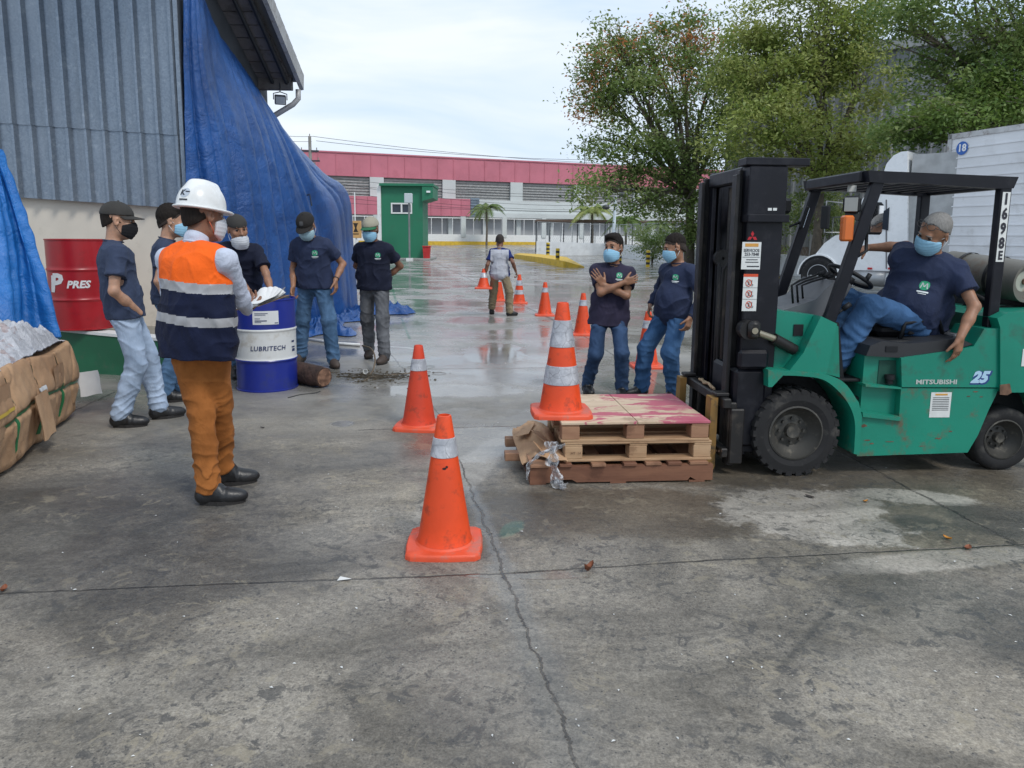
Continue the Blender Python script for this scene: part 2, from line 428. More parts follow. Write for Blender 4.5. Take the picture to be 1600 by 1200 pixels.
def person(px, py, H, yaw, label, o):
    """o: options. Local frame: +y = the way the person faces, +x = own right. yaw turns that frame about z."""
    loc = o.get('at') or G(px, py)
    loc = Vector(loc); root = empty('person', loc, label, 'person', yaw, o.get('group'))
    s = H/1.75; Minv = (TR(*loc) @ RZ(yaw)).inverted()
    W = lambda p: np.array(Minv @ Vector(p))            # world -> local
    sk = skin_mat(o.get('tone', 'tan')); g = o.get('girth', 1.0); vox = o.get('vox', .0065)
    Pv = np.array(o.get('pelvis', (0, 0, .93)), float)*s if 'pelvis_w' not in o else W(o['pelvis_w'])
    Tm = rotm(o.get('twist', 0), o.get('lean', 0), o.get('side', 0)); Pm = rotm(o.get('hip_yaw', 0), 0, 0)
    T = lambda x, y, z: Pv+Tm@np.array((x, y, z))*s
    chest = T(0, .0, .30); neck0 = T(0, -.005, .475); shr = {1: T(.172*o.get('shw', 1), 0, .402), -1: T(-.172*o.get('shw', 1), 0, .402)}
    if 'neck_w' in o: pass
    Hm = rotm(o.get('hyaw', 0), o.get('hpitch', 0), o.get('hroll', 0)); Hm = Tm@Hm if o.get('hrel', True) else Hm
    hc = neck0+Tm@np.array((0, .03, .10))*s*.9+Hm@np.array((0, .015, .072))*s
    hq = s*o.get('head', 1.09)
    Hd = lambda x, y, z: hc+Hm@np.array((x, y, z))*hq
    # legs
    hips = {q: Pv+Pm@np.array((q*.088, 0, -.02))*s for q in (1, -1)}; feet = {}; knees = {}; ankle = {}; fdir = {}
    for q, key in ((1, 'fr'), (-1, 'fl')):
        ft = o[key]; p = W(G(*ft[:2])) if len(ft) == 3 else (W(ft[0]) if len(ft) == 2 else None)
        ya = radians(ft[-1]); p = np.array(p, float); fdir[q] = np.array((-sin(ya), cos(ya), 0)); feet[q] = p
        an = p+np.array((0, 0, .095*s))
        if 'heel' in o and q in o['heel']: an = an+np.array((0, 0, o['heel'][q]))
        pole = o.get('kpole', {}).get(q, fdir[q]*1.0+np.array((q*.12, 0, 0)))
        knees[q], ankle[q] = ik(hips[q], an, .425*s, .415*s, pole)
    # arms
    elb = {}; wr = {}; hd = {}
    for q, key in ((1, 'hr'), (-1, 'hl')):
        hspec = o.get(key)
        if hspec is None: tgt = T(q*.25, .03, -.10); hspec = {}
        elif 'px' in hspec: tgt = W(P(*hspec['px']))
        elif 'w' in hspec: tgt = W(hspec['w'])
        else: tgt = T(*hspec['l'])
        pole = np.array(hspec.get('pole', (q*.5, -1, -.2)), float); pole = Tm@pole
        elb[q], wr[q] = ik(shr[q], tgt, .285*s, .255*s, pole); hd[q] = hspec
    # ---- body (one continuous surface)
    B = SDF(); X = Tm[:, 0]
    def torso(S, infl, arm=0, hem=None, k=.05):
        gg = (g-1)
        S.cap(T(0, 0, -.02), T(0, .0, .12), .088*s+infl+gg*.07, .086*s+infl+gg*.10, k, X, 1.62)
        S.cap(T(0, .0, .12), T(0, .0, .33), .086*s+infl+gg*.10, .100*s+infl+gg*.04, k, X, 1.58)
        S.cap(T(-.085, -.005, .385), T(.085, -.005, .385), .070*s+infl*.6, .070*s+infl*.6, .06)
        for q in (1, -1): S.cap(T(q*.03, -.012, .452), T(q*.13, -.008, .412), .040*s+infl*.3, .046*s+infl*.4, .04)
        if o.get('belly'): S.ell(T(0, .05+.02, .10), np.array((.145, .10, .15))*s*(1+o['belly']*.3)+infl, Tm, k=.05)
        for q in (1, -1): S.cap(T(q*.09, -.005, .39), shr[q], .056*s+infl*.5, .047*s+infl*.5, .05)
    torso(B, 0)
    B.cap(neck0-Tm[:, 2]*.04, hc-Hm[:, 2]*.03*s-Hm[:, 1]*.015*s, .058*s, .054*s, .03)
    for q in (1, -1):
        B.cap(shr[q], elb[q], .045*s*g**.5, .036*s, .03); B.cap(elb[q], elb[q]*.55+wr[q]*.45, .037*s, .034*s, .02); B.cap(elb[q]*.6+wr[q]*.4, wr[q], .036*s, .025*s, .02)
        B.cap(hips[q], knees[q], .062*s, .046*s, .02); B.cap(knees[q], ankle[q], .048*s, .034*s, .02)
        B.cap(ankle[q], feet[q]+fdir[q]*.12*s+(0, 0, .03*s), .036*s, .026*s, .02)
    # head
    B.ell(Hd(0, -.012, .035), np.array((.077, .097, .088))*hq, Hm, k=.02); B.ell(Hd(0, .022, -.03), np.array((.063, .072, .088))*hq, Hm, k=.03)
    B.cap(Hd(-.012, .064, -.092), Hd(.012, .064, -.092), .024*hq, .024*hq, .025); B.cap(Hd(-.035, .03, -.07), Hd(.035, .03, -.07), .026*hq, .026*hq, .03)
    B.cap(Hd(0, .092, .02), Hd(0, .112, -.022), .009*hq, .013*hq, .012); B.cap(Hd(-.012, .098, -.025), Hd(.012, .098, -.025), .009*hq, .009*hq, .01)
    B.cap(Hd(-.03, .083, .034), Hd(.03, .083, .034), .012*hq, .012*hq, .015)
    for q in (1, -1):
        B.ell(Hd(q*.031, .098, .014), np.array((.017, .014, .011))*hq, Hm, k=.008, neg=True)
        B.ell(Hd(q*.045, .068, -.02), np.array((.02, .018, .022))*hq, Hm, k=.02)
        B.ell(Hd(q*.080, -.004, -.004), np.array((.009, .019, .031))*hq, Hm@rotm(-q*.35), k=.008)
        B.ell(Hd(q*.086, .002, .0), np.array((.004, .009, .016))*hq, Hm@rotm(-q*.35), k=.004, neg=True)
    B.cap(Hd(-.018, .094, -.052), Hd(.018, .094, -.052), .007*hq, .007*hq, .006); B.cap(Hd(-.02, .102, -.0575), Hd(.02, .102, -.0575), .0025*hq, .0025*hq, .003, neg=True); B.cap(Hd(-.014, .092, -.064), Hd(.014, .092, -.064), .008*hq, .008*hq, .006)
    # hands: palm, four fingers, thumb from the side
    for q in (1, -1):
        sp = hd[q]
        if sp.get('hide'): continue
        d = wr[q]-elb[q]; d /= np.linalg.norm(d)
        if 'dir' in sp: dd = Tm@np.array(sp['dir'], float); d = dd/np.linalg.norm(dd)
        n = Tm@np.array(sp.get('palm', (-q, .0, 0)), float); n = n-d*(n@d); n /= np.linalg.norm(n)+1e-9
        t = np.cross(d, n)*(1 if q == 1 else -1)        # towards the thumb side
        if sp.get('flip'): t = -t
        w0 = wr[q]; cu = sp.get('curl', .55); hs = s*1.0
        B.box(w0+d*.05*hs, np.array((.038, .046, .0145))*hs, .012*hs, np.stack([t, d, n], 1), k=.015)
        for i in range(4):
            bpos = w0+d*.088*hs+t*(.030-.0205*i)*hs; ln = (.040, .045, .042, .033)[i]*hs; dirn = d+t*(.14-.09*i); dirn /= np.linalg.norm(dirn); rr = (.0088, .009, .0088, .0078)[i]*hs
            c_ = cu*(1+.12*i); p = bpos; ang = c_*.7
            for j, f in enumerate((1, .68, .55)):
                dv = dirn*cos(ang)+n*sin(ang); p2 = p+dv*ln*f; B.cap(p, p2, rr*(1-.08*j), rr*(.94-.08*j), .004); p = p2; ang += c_*.9
        tb = w0+d*.028*hs+t*.034*hs; td = d*.75+t*.62+n*.35; td /= np.linalg.norm(td); p2 = tb+td*.045*hs; td2 = td+d*.3+n*cu*.5; td2 /= np.linalg.norm(td2)
        B.cap(tb, p2, .0135*hs, .0105*hs, .010); B.cap(p2, p2+td2*.032*hs, .0105*hs, .0088*hs, .004)
    V, Q = B.mesh(vox); body = sdf_obj('body', V, Q, sk, root)
    # eyes, eyebrows
    for q in (1, -1):
        mb = MB(); c = Hd(q*.031, .0785, .014); r = .0122*hq; n = 12
        prof = [(max(r*sin(a), 1e-4), -r*cos(a)) for a in np.linspace(0.01, pi-.01, 12)]
        M = frame(c, Hm[:, 0], -Hm[:, 2], Hm[:, 1]); mb.lathe(prof, 14, M=M, mis=[0]*7+[1]*4)
        mb.build('eye', [flat('eye_white', (.30, .27, .25), .3), flat('eye_iris', (.012, .008, .006), .2)], root, True)
        mb = MB(); mb.tube([Hd(q*.015, .0955, .037), Hd(q*.03, .0955, .039), Hd(q*.048, .083, .034)], [.0025*hq, .0035*hq, .002*hq], 6); mb.build('eyebrow', hair_mat(o.get('grey')), root, True)
    # hair
    if o.get('buzz'):
        S = SDF(); S.ell(Hd(0, -.012, .036), np.array((.0795, .0995, .0905))*hq, Hm, k=.01); S.ell(Hd(0, -.043, -.03), np.array((.0625, .0565, .06))*hq, Hm, k=.03)
        nv = Hm@np.array((0, -.70, .71)); off = o['buzz']*hq
        def post(f, x, y, z):
            d = (x-hc[0])*nv[0]+(y-hc[1])*nv[1]+(z-hc[2])*nv[2]; lx = np.abs((x-hc[0])*Hm[0, 0]+(y-hc[1])*Hm[1, 0]+(z-hc[2])*Hm[2, 0])
            return np.maximum(f+.0012*vnoise(x*150, y*150, z*150, 2), off-d-.012*hq*np.sin(np.clip(lx/(.07*hq), 0, 1)*pi)*-1)
        V, Q = S.mesh(.005, post); sdf_obj('hair', V, Q, hair_mat(o.get('grey')) if o.get('grey') else flat('buzz_dark', (.03, .022, .018), .85), root)
    elif o.get('hair', True):
        S = SDF(); th = o.get('hair_t', .010); hat_ = bool(o.get('cap') or o.get('hardhat')); th = .004 if hat_ else th
        S.ell(Hd(0, -.015, .036 if hat_ else .047), (np.array((.0745, .095, .087))+np.array((th*.35, th*.6, th)))*hq, Hm, k=.01)
        S.ell(Hd(0, -.045, -.03), (np.array((.060, .050, .054))+th*.2)*hq, Hm, k=.03)
        if o.get('quiff'): S.ell(Hd(.005, .045, .108), np.array((.055, .048, .030))*hq, Hm, k=.03)
        nv = Hm@np.array((0, -.62, .79)); off = o.get('hairline', .006)*hq
        def post(f, x, y, z):
            d = (x-hc[0])*nv[0]+(y-hc[1])*nv[1]+(z-hc[2])*nv[2]
            f = f+min(.0045, th*.45)*vnoise(x*170, y*170, z*90, 3)
            lx = np.abs((x-hc[0])*Hm[0, 0]+(y-hc[1])*Hm[1, 0]+(z-hc[2])*Hm[2, 0]); ly = (x-hc[0])*Hm[0, 1]+(y-hc[1])*Hm[1, 1]+(z-hc[2])*Hm[2, 1]
            d = d+.016*hq*np.exp(-((ly-.022*hq)/(.016*hq))**2)*(lx > .05*hq)-.006*hq*np.clip((ly-.06*hq)/(.02*hq), 0, 1)*(lx > .045*hq)
            return np.maximum(f, off-d)
        V, Q = S.mesh(.0055, post); ho_ = sdf_obj('hair', V, Q, hair_mat(o.get('grey')), root)
        if o.get('fade'):
            S = SDF(); S.ell(Hd(0, -.012, .035), np.array((.0785, .0985, .089))*hq, Hm, k=.01); S.ell(Hd(0, -.043, -.03), np.array((.0625, .0565, .06))*hq, Hm, k=.03)
            off0 = off; off = .004*hq
            V, Q = S.mesh(.0055, post); sdf_obj('faded_sides', V, Q, flat('stubble_'+o.get('tone', 'tan')+('_grey' if o.get('grey') else ''), (.16, .13, .11) if o.get('grey') else (.032, .022, .017), .85), ho_)
    # headgear
    cap = o.get('cap')
    if cap:
        S = SDF(); fl = -1 if cap.get('back') else 1
        S.ell(Hd(0, -.010, .045), np.array((.088, .107, .091))*hq, Hm, k=.01)
        tilt = cap.get('tilt', .10)*fl
        nv = Hm@np.array((0, -sin(tilt), cos(tilt))); 
        def post(f, x, y, z):
            d = (x-hc[0])*nv[0]+(y-hc[1])*nv[1]+(z-hc[2])*nv[2]
            return np.maximum(f+.0012*vnoise(x*60, y*60, z*60, 5), .040*hq-d)
        V, Q = S.mesh(.0055, post); co = sdf_obj('cap', V, Q, cap['mat'], root)
        mb = MB(); nn = 14; rows = 7; Vv = []
        for j in range(rows+1):
            for i in range(nn+1):
                a = (i/nn-.5)*pi*.86; rr = .0+j/rows; x = sin(a)*.083; y = cos(a)*.105-.010; y2 = y+rr*.068*cos(a)**.6; zz = .043-.012*rr-.9*x*x*(1+1.2*rr)
                Vv.append(Hd(x*fl, y2*fl, zz + tilt*y2*fl*.9))
        tp = len(Vv); Vv += [Vector(v)-Vector(Hm[:, 2])*.005*hq for v in Vv]
        Fc = []
        for j in range(rows):
            for i in range(nn): a = j*(nn+1)+i; Fc += [(a, a+1, a+nn+2, a+nn+1), (tp+a, tp+a+nn+1, tp+a+nn+2, tp+a+1)]
        e = [j*(nn+1) for j in range(rows+1)]+[rows*(nn+1)+i for i in range(1, nn+1)]+[j*(nn+1)+nn for j in range(rows-1, -1, -1)]
        for a, b in zip(e, e[1:]): Fc.append((a, b, tp+b, tp+a))
        mb.add(Vv, Fc); mb.build('brim', cap.get('brim_mat', cap['mat']), co, True)
        mb = MB(); b = Hd(0, -.010, .139); mb.ell = None
        mb.lathe([(1e-4, .004), (.006, .003), (.008, 0), (.008, -.003)], 10, M=frame(b, Hm[:, 0], Hm[:, 1], Hm[:, 2])); mb.build('button', cap['mat'], co, True)
        if cap.get('logo'):
            M = frame(Hd(0, .09*fl, .095), Hm[:, 0]*-fl, Hm[:, 2], Hm[:, 1]*fl); V, Fc = grid_decal(.04*hq, .035*hq, 6, 6, .5)
            mb = MB(); mb.add(project(V, M, bvh_of(co), .0015), Fc); mb.build('emblem', cap['logo'], co)
    if o.get('hardhat'):
        hm = o['hardhat']; S = SDF()
        S.ell(Hd(0, -.010, .045), np.array((.102, .122, .132))*hq, Hm, k=.01); S.cap(Hd(0, -.06, .148), Hd(0, .05, .150), .022*hq, .022*hq, .03)
        nv = Hm[:, 2]
        post = lambda f, x, y, z: np.maximum(f, (.030*hq)-((x-hc[0])*nv[0]+(y-hc[1])*nv[1]+(z-hc[2])*nv[2]))
        V, Q = S.mesh(.005, post); ho = sdf_obj('hard_hat', V, Q, hm, root)
        S = SDF(); S.ell(Hd(0, .004, .033), np.array((.119, .152, .02))*hq, Hm, k=.01)
        lo_, up_ = .027*hq, .038*hq
        def post(f, x, y, z):
            d = (x-hc[0])*nv[0]+(y-hc[1])*nv[1]+(z-hc[2])*nv[2]; return np.maximum(np.maximum(f, lo_-d), d-up_)
        V, Q = S.mesh(.005, post); sdf_obj('brim', V, Q, hm, ho)
        bv = bvh_of(ho); M = frame(Hd(.035, -.14, .095), Hm@np.array((.97, .24, 0)), Hm[:, 2], Hm@np.array((.24, -.97, 0)))
        V, Fc = grid_decal(.05*hq, .048*hq, 8, 8, 1); mb = MB(); mb.add(project(V, M, bv, .0015), Fc, 0)
        V, Fc = text_mesh('K', .036*hq, bold=.002); V, Fc = subdiv([(v[0]-.010*hq, v[1], 0) for v in V], Fc, 1); mb.add(project(V, M, bv, .003), Fc, 1)
        V, Fc = grid_decal(.02*hq, .006*hq, 3, 2); mb.add(project([(v[0]+.014*hq, v[1]+.006*hq, 0) for v in V], M, bv, .003), Fc, 1)
        V, Fc = grid_decal(.045*hq, .007*hq, 6, 2); mb.add(project([(v[0], v[1]-.034*hq, 0) for v in V], M, bv, .003), Fc, 1)
        mb.build('sticker', [flat('sticker_grey', (.45, .5, .56)), flat('ink_black', (.02, .02, .03))], ho)
    # face mask
    mk = o.get('mask')
    if mk:
        S = SDF(); dz = mk.get('drop', 0)
        S.ell(Hd(0, .032, -.040+dz), np.array((.079, .090, .088))*hq, Hm, k=.02); S.cap(Hd(-.016, .060, -.082+dz), Hd(.016, .060, -.082+dz), .036*hq, .036*hq, .04); S.cap(Hd(0, .088, -.004+dz), Hd(0, .100, -.040+dz), .018*hq, .022*hq, .04)
        S.ell(Hd(0, -.0, .03+dz), np.array((.2, .2, .034))*hq, Hm, k=.003, neg=True) if False else None
        Hx, Hy, Hz = Hm[:, 0], Hm[:, 1], Hm[:, 2]
        def post(f, x, y, z):
            a, b, c = x-hc[0], y-hc[1], z-hc[2]; ly = a*Hy[0]+b*Hy[1]+c*Hy[2]; lz = a*Hz[0]+b*Hz[1]+c*Hz[2]-dz; lx = a*Hx[0]+b*Hx[1]+c*Hx[2]
            f = f+.0012*hq*np.sin(lz*2*pi/(.02*hq))
            f = np.maximum(f, .030*hq-ly); f = np.maximum(f, lz-.006*hq+.45*(.095*hq-ly)); return np.maximum(f, -.110*hq-lz+.45*(.085*hq-ly))
        V, Q = S.mesh(.0055, post); mo = sdf_obj('face_mask', V, Q, mk['mat'], root)
        for q in (1, -1):
            mb = MB()
            for z0, z1 in ((-.012, .012), (-.085, -.03)):
                mb.tube([Hd(q*.060, .034, z0+dz), Hd(q*.078, .01, (z0+z1)/2+dz*.5), Hd(q*.083, -.012, z1)], .0022, 5)
            mb.build('ear_loop', mk.get('loop', flat('loop_white', (.7, .7, .7))), mo, True)
    # shirt
    wseed = o.get('seed', 1)
    def fold(f, x, y, z, amp=.006):
        lz = (z-Pv[2])/s
        fo = vnoise(x*26+y*9, y*26, z*14+x*18, wseed)
        fo2 = vnoise(x*11, y*13, z*34+10*np.sin(x*7+wseed), wseed+3)*np.exp(-((lz-.08)/.13)**2)
        r1 = 1-np.abs(vnoise(x*13+z*6, y*13, z*9-x*9, wseed+1)); r2 = 1-np.abs(vnoise(x*9-z*8, y*15, z*17+x*6, wseed+6))
        ang = np.arctan2(y-Pv[1], x-Pv[0]); dr_ = np.sin(ang*7+4*np.sin(z*9+wseed)+wseed)*np.clip((.30-lz)/.35, 0, 1)
        return f+amp*(fo*.6+fo2*.9-1.5*(r1**5-.15)-1.2*(r2**6-.12)+.55*dr_)
    sh = o.get('shirt')
    S = SDF(); inf = sh.get('loose', .018); torso(S, inf*s)
    hem = sh.get('hem', -.10)
    S.cap(T(0, .004, hem-.05), T(0, 0, .06), (.112+.06*(g-1)+inf*.9)*s, (.092+.07*(g-1)+inf)*s, .05, X, 1.60)
    ln = sh.get('sleeve', .62)
    for q in (1, -1):
        if sh.get('vest'): continue
        if ln <= 1:
            e = shr[q]+(elb[q]-shr[q])*ln; S.cap(shr[q], e, (.050+inf*.25)*s*g**.5, (.054+inf*.5)*s*g**.5, .03)
        else:
            S.cap(shr[q], elb[q], (.050+inf*.3)*s, (.046+inf*.3)*s, .03); e = elb[q]+(wr[q]-elb[q])*(ln-1); S.cap(elb[q], e, (.046+inf*.3)*s, .036*s, .02)
    upv = Tm[:, 2]; hb = T(0, 0, hem)
    ends = {q: (shr[q]+(elb[q]-shr[q])*ln, (elb[q]-shr[q])/np.linalg.norm(elb[q]-shr[q])) for q in (1, -1)}
    def post(f, x, y, z):
        f = fold(f, x, y, z, sh.get('amp', .006)*s)
        d = (x-hb[0])*upv[0]+(y-hb[1])*upv[1]+(z-hb[2])*upv[2]
        if hem < -.05 or sh.get('vest'): f = np.maximum(f, np.maximum(-d, (-d)) - .004*np.sin(x*30)) if not sh.get('tucked') else f
        if ln < 1 and not sh.get('vest'):
            for q in (1, -1):
                e, u = ends[q]; t = (x-e[0])*u[0]+(y-e[1])*u[1]+(z-e[2])*u[2]
                r2 = (x-e[0])**2+(y-e[1])**2+(z-e[2])**2
                f = np.where((t > 0) & (r2 < (.10*s)**2), np.maximum(f, t), f)
        return f
    # neckline opening
    S.cap(neck0+Tm[:, 2]*.0, neck0+Tm[:, 2]*.12*s+Tm[:, 1]*.03*s, .064*s, .075*s, .01, neg=True)
    if sh.get('vest'):
        post0 = post
        def post(f, x, y, z):
            f = post0(f, x, y, z); lx = np.abs((x-Pv[0])*Tm[0, 0]+(y-Pv[1])*Tm[1, 0]+(z-Pv[2])*Tm[2, 0]); lz = (x-Pv[0])*upv[0]+(y-Pv[1])*upv[1]+(z-Pv[2])*upv[2]
            return np.maximum(f, np.where(lz > .20*s, lx-(.178+.05*np.clip((.34*s-lz)/.14, 0, 1))*s*sh.get('vw', 1), f))
    V, Q = S.mesh(vox, post); shirt = sdf_obj(sh.get('name', 'shirt'), V, Q, sh['mat'], root, mi=(lambda c: sh['mi'](((c-Pv)@Tm)/s)) if 'mi' in sh else None)
    mb = MB(); a = neck0+Tm[:, 2]*.012*s+Tm[:, 1]*.008*s; 
    ring = [a+Tm[:, 0]*cos(t)*.062*s+Tm[:, 1]*sin(t)*.066*s+Tm[:, 2]*(-.014*sin(t))*s for t in np.linspace(0, 2*pi, 25)]
    if sh.get('polo'): 
        mb.tube(ring, .012*s, 8)
    else: mb.tube(ring, .0065*s, 7)
    mb.build('collar', sh.get('collar_mat', sh['mat'] if not isinstance(sh['mat'], list) else sh['mat'][0]), shirt, True)
    if sh.get('logo'):
        lg = sh['logo']; bv = bvh_of(shirt); x0 = -.085 if lg is True else lg
        zh = sh.get('logo_z', .335)
        M = frame(T(x0, .16, zh), -Tm[:, 0], Tm[:, 2], Tm[:, 1])
        V, Fc = grid_decal(.062*s, .058*s, 8, 8, .75); mb = MB(); mb.add(project(V, M, bv, .002), Fc, 0)
        V, Fc = [], []
        for (x0_, y0_, x1_, y1_) in ((-.5, -.42, -.32, .42), (-.32, .42, 0, -.2), (0, -.2, .32, .42), (.32, .42, .5, -.42)):
            for j in range(4): t0_, t1_ = j/4, (j+1)/4; b_ = len(V); w_ = .09*.042*s; V += [((x0_+(x1_-x0_)*t)*.042*s+e, (y0_+(y1_-y0_)*t)*.042*s, 0) for t, e in ((t0_, -w_), (t0_, w_), (t1_, w_), (t1_, -w_))]; Fc.append((b_, b_+1, b_+2, b_+3)); mb.add(project(V, M, bv, .004), Fc, 1)
        for dz, ww in ((-.040, .07), (-.052, .05)):
            V, Fc = grid_decal(ww*s, (.009 if ww > .06 else .004)*s, 8, 1); mb.add(project([(v[0], v[1]+dz*s, 0) for v in V], M, bv, .003), Fc, 1)
        mb.build('chest_logo', [flat('logo_green', (.02, .33, .16)), flat('logo_white', (.7, .75, .75))], shirt)
    # inner long sleeves for the vest
    if sh.get('vest'):
        S = SDF(); torso(S, .008*s)
        S.cap(T(-.09, -.005, .385), T(.09, -.005, .385), .070*s, .070*s, .03)
        for q in (1, -1):
            S.cap(T(q*.10, -.005, .39), shr[q], .060*s, .055*s, .03)
            S.cap(shr[q], elb[q], .056*s, .051*s, .03); S.cap(elb[q], wr[q]-(wr[q]-elb[q])*.06, .053*s, .036*s, .02)
        S.cap(neck0-Tm[:, 2]*.03, neck0+Tm[:, 2]*.035*s+Tm[:, 1]*.01, .071*s, .066*s, .02)
        V, Q = S.mesh(.006, lambda f, x, y, z: f+.006*vnoise(x*40+z*25, y*40, z*34-x*20, 4)); sdf_obj('shirt', V, Q, sh['inner'], root)
    # trousers
    tr = o['trousers']; S = SDF(); lo_ = tr.get('loose', 0.0)
    S.cap(Pv+Pm@np.array((0, 0, .05))*s, Pv+Pm@np.array((0, -.005, -.06))*s, .092*s+(g-1)*.06+lo_*.3, .098*s+(g-1)*.05+lo_*.3, .04, Pm[:, 0], 1.58)
    for q in (1, -1):
        kn, an = knees[q], ankle[q]; mid = kn*.5+an*.5
        S.cap(hips[q], kn, (.083+lo_*.4+(g-1)*.05)*s, (.060+lo_)*s, .035); S.cap(kn, mid, (.060+lo_)*s, (.055+lo_)*s, .03); S.cap(mid, an-(an-kn)*.02, (.055+lo_)*s, (.053+lo_*1.1)*s, .02)
    S.cap(T(0, 0, .16), T(0, 0, .3), .3, .3, .001, neg=True) if False else None
    wz = {q: (feet[q][2]) for q in (1, -1)}
    def post(f, x, y, z):
        amp = .005+lo_*.15
        f = f+amp*vnoise(x*20, y*20, z*22, wseed+9)*.8
        f = f-.009*((1-np.abs(vnoise(x*12, y*12+z*4, z*15-x*7, wseed+2)))**5-.15)
        for q in (1, -1):
            kn, an = knees[q], ankle[q]
            rk = np.sqrt((x-kn[0])**2+(y-kn[1])**2+(z-kn[2])**2); ra = np.sqrt((x-an[0])**2+(y-an[1])**2+(z-an[2]-.08)**2)
            nz1 = vnoise(x*16+q, y*16, z*9, wseed+q); ph = z*92+9*vnoise(x*13, y*13+q, z*7, wseed)+5*nz1
            w1 = np.clip(1-np.abs(np.sin(ph*.5)), 0, 1)**1.5-.35
            f = f-w1*.011*np.clip(nz1+.65, 0, 1)*np.exp(-(rk/.12)**2)-w1*.015*np.clip(.9-nz1*.6, .2, 1)*np.exp(-(ra/.15)**2)
        if sh.get('hem', -.1) < .0 or True:
            da = (x-hb[0])*upv[0]+(y-hb[1])*upv[1]+(z-hb[2])*upv[2]
            if not sh.get('tucked') and 'hip_yaw' not in o: f = f+.028*s*np.clip((da+.004)/.02, 0, 1)
        # crotch / groin creases
        f = f+.004*np.sin((z+np.abs(x)*.8)*95+3*np.sin(y*20))*np.exp(-((z-Pv[2]+.09*s)/.07)**2)
        return f
    V, Q = S.mesh(vox, post); trs = sdf_obj('trousers', V, Q, tr['mat'], root)
    if tr.get('belt') is not None:
        c = Pv+np.array((0, 0, .055*s)); mb = MB(); rr = (.098+(g-1)*.07+lo_*.3+.006)*s
        V = []; n = 40; prof = [(0, -.017), (.008, -.017), (.008, .017), (0, .017)]
        for i in range(n):
            a = 2*pi*i/n
            for dr, dz in prof: V.append(c+Pm@np.array((cos(a)*(rr*1.56+dr*s), sin(a)*(rr+dr*s), dz*s)))
        Fc = [(i*4+j, ((i+1) % n)*4+j, ((i+1) % n)*4+(j+1) % 4, i*4+(j+1) % 4) for i in range(n) for j in range(4)]
        mb.add(V, Fc); mb.build('belt', tr['belt'], root)
    # shoes
    for q in (1, -1):
        fd = fdir[q]; sd_ = np.array((fd[1], -fd[0], 0)); up = np.array((0, 0, 1.)); p = feet[q]; pit = o.get('toe', {}).get(q, 0)
        if pit: fd = fd*cos(pit)+up*sin(pit); up = np.cross(sd_, fd)
        if 'heel' in o and q in o['heel']: p = p+np.array((0, 0, o['heel'][q]))
        R = np.stack([sd_, fd, up], 1); S = SDF(); z0 = .0
        Fp = lambda x, y, z: p+R@np.array((x, y, z))*s*1.04
        S.ell(Fp(0, .115, .036), np.array((.047, .085, .044))*s, R, k=.03); S.cap(Fp(0, -.02, .045), Fp(0, .10, .035), .041*s, .040*s, .03); S.cap(Fp(0, -.03, .05), ankle[q]+(knees[q]-ankle[q])*.10, .045*s, .050*s, .03); S.cap(ankle[q]+fdir[q]*.01, Fp(0, .075, .040), .046*s, .040*s, .03)
        fz = up; lowb = Fp(0, 0, .012)
        def post(f, x, y, z):
            d = (x-lowb[0])*fz[0]+(y-lowb[1])*fz[1]+(z-lowb[2])*fz[2]
            ly = (x-p[0])*fd[0]+(y-p[1])*fd[1]+(z-p[2])*fd[2]
            f = f+.002*np.sin(ly*160)*np.exp(-((ly-.07)/.04)**2); return np.maximum(f, -d)
        V, Q = S.mesh(.0065, post); sh_ = sdf_obj('shoe', V, Q, o.get('shoe', flat('shoe_black', (.016, .016, .017), .5)), root)
        mb = MB(); out_ = []
        for i in range(28):
            a = 2*pi*i/28; yy = sin(a); ww = .050-.006*(yy < 0)-.010*max(0, -yy); out_.append((cos(a)*ww*(1-.12*(1-abs(yy))*0), .045+yy*(.135 if yy > 0 else .098)))
        V = [Fp(x, y, 0.0) for x, y in out_]+[Fp(x*1.02, y*1.01, .022) for x, y in out_]; n = 28
        mb.add(V, [tuple(range(n))[::-1], tuple(range(n, 2*n))]+[(i, (i+1) % n, n+(i+1) % n, n+i) for i in range(n)]); mb.build('sole', flat('sole_dark', (.02, .018, .017), .7), sh_)
        if o.get('laces', True):
            mb = MB()
            for i in range(4): 
                yv = .045+.022*i; zz = .088-.012*i; mb.tube([Fp(-.018, yv, zz-.004), Fp(0, yv+.004, zz+.002), Fp(.018, yv, zz-.004)], .0028, 5)
            mb.build('laces', flat('lace_dark', (.03, .03, .032), .8), sh_)
    if o.get('watch'):
        q = o['watch']; d = wr[q]-elb[q]; d /= np.linalg.norm(d); mb = MB(); c = wr[q]-d*.025*s; u = np.cross(d, (0, .3, 1)); u /= np.linalg.norm(u); v = np.cross(d, u)
        mb.tube([c+(u*cos(t)+v*sin(t))*.030*s for t in np.linspace(0, 2*pi, 17)], .006, 6); mb.build('wristwatch', flat('watch_black', (.02, .02, .022), .35), root, True)
    if o.get('glasses'):
        mb = MB(); zz = .085
        for q in (1, -1):
            c = Hd(q*.034, .080, .098); mb.tube([c+(Hm[:, 0]*cos(t)*.027+(Hm[:, 2]*.72-Hm[:, 1]*.7)*sin(t)*.02)*hq for t in np.linspace(0, 2*pi, 17)], .0022, 5)
            mb.tube([Hd(q*.062, .075, .096), Hd(q*.083, .03, .06), Hd(q*.084, -.01, .03)], .0022, 5)
        mb.tube([Hd(-.008, .088, .10), Hd(.008, .088, .10)], .0022, 5); mb.build('eyeglasses', flat('frame_dark', (.03, .03, .03), .3), root, True)
    o['_'] = dict(root=root, wr=wr, elb=elb, T=T, Hd=Hd, Tm=Tm, Minv=Minv, shirt=shirt)
    return root
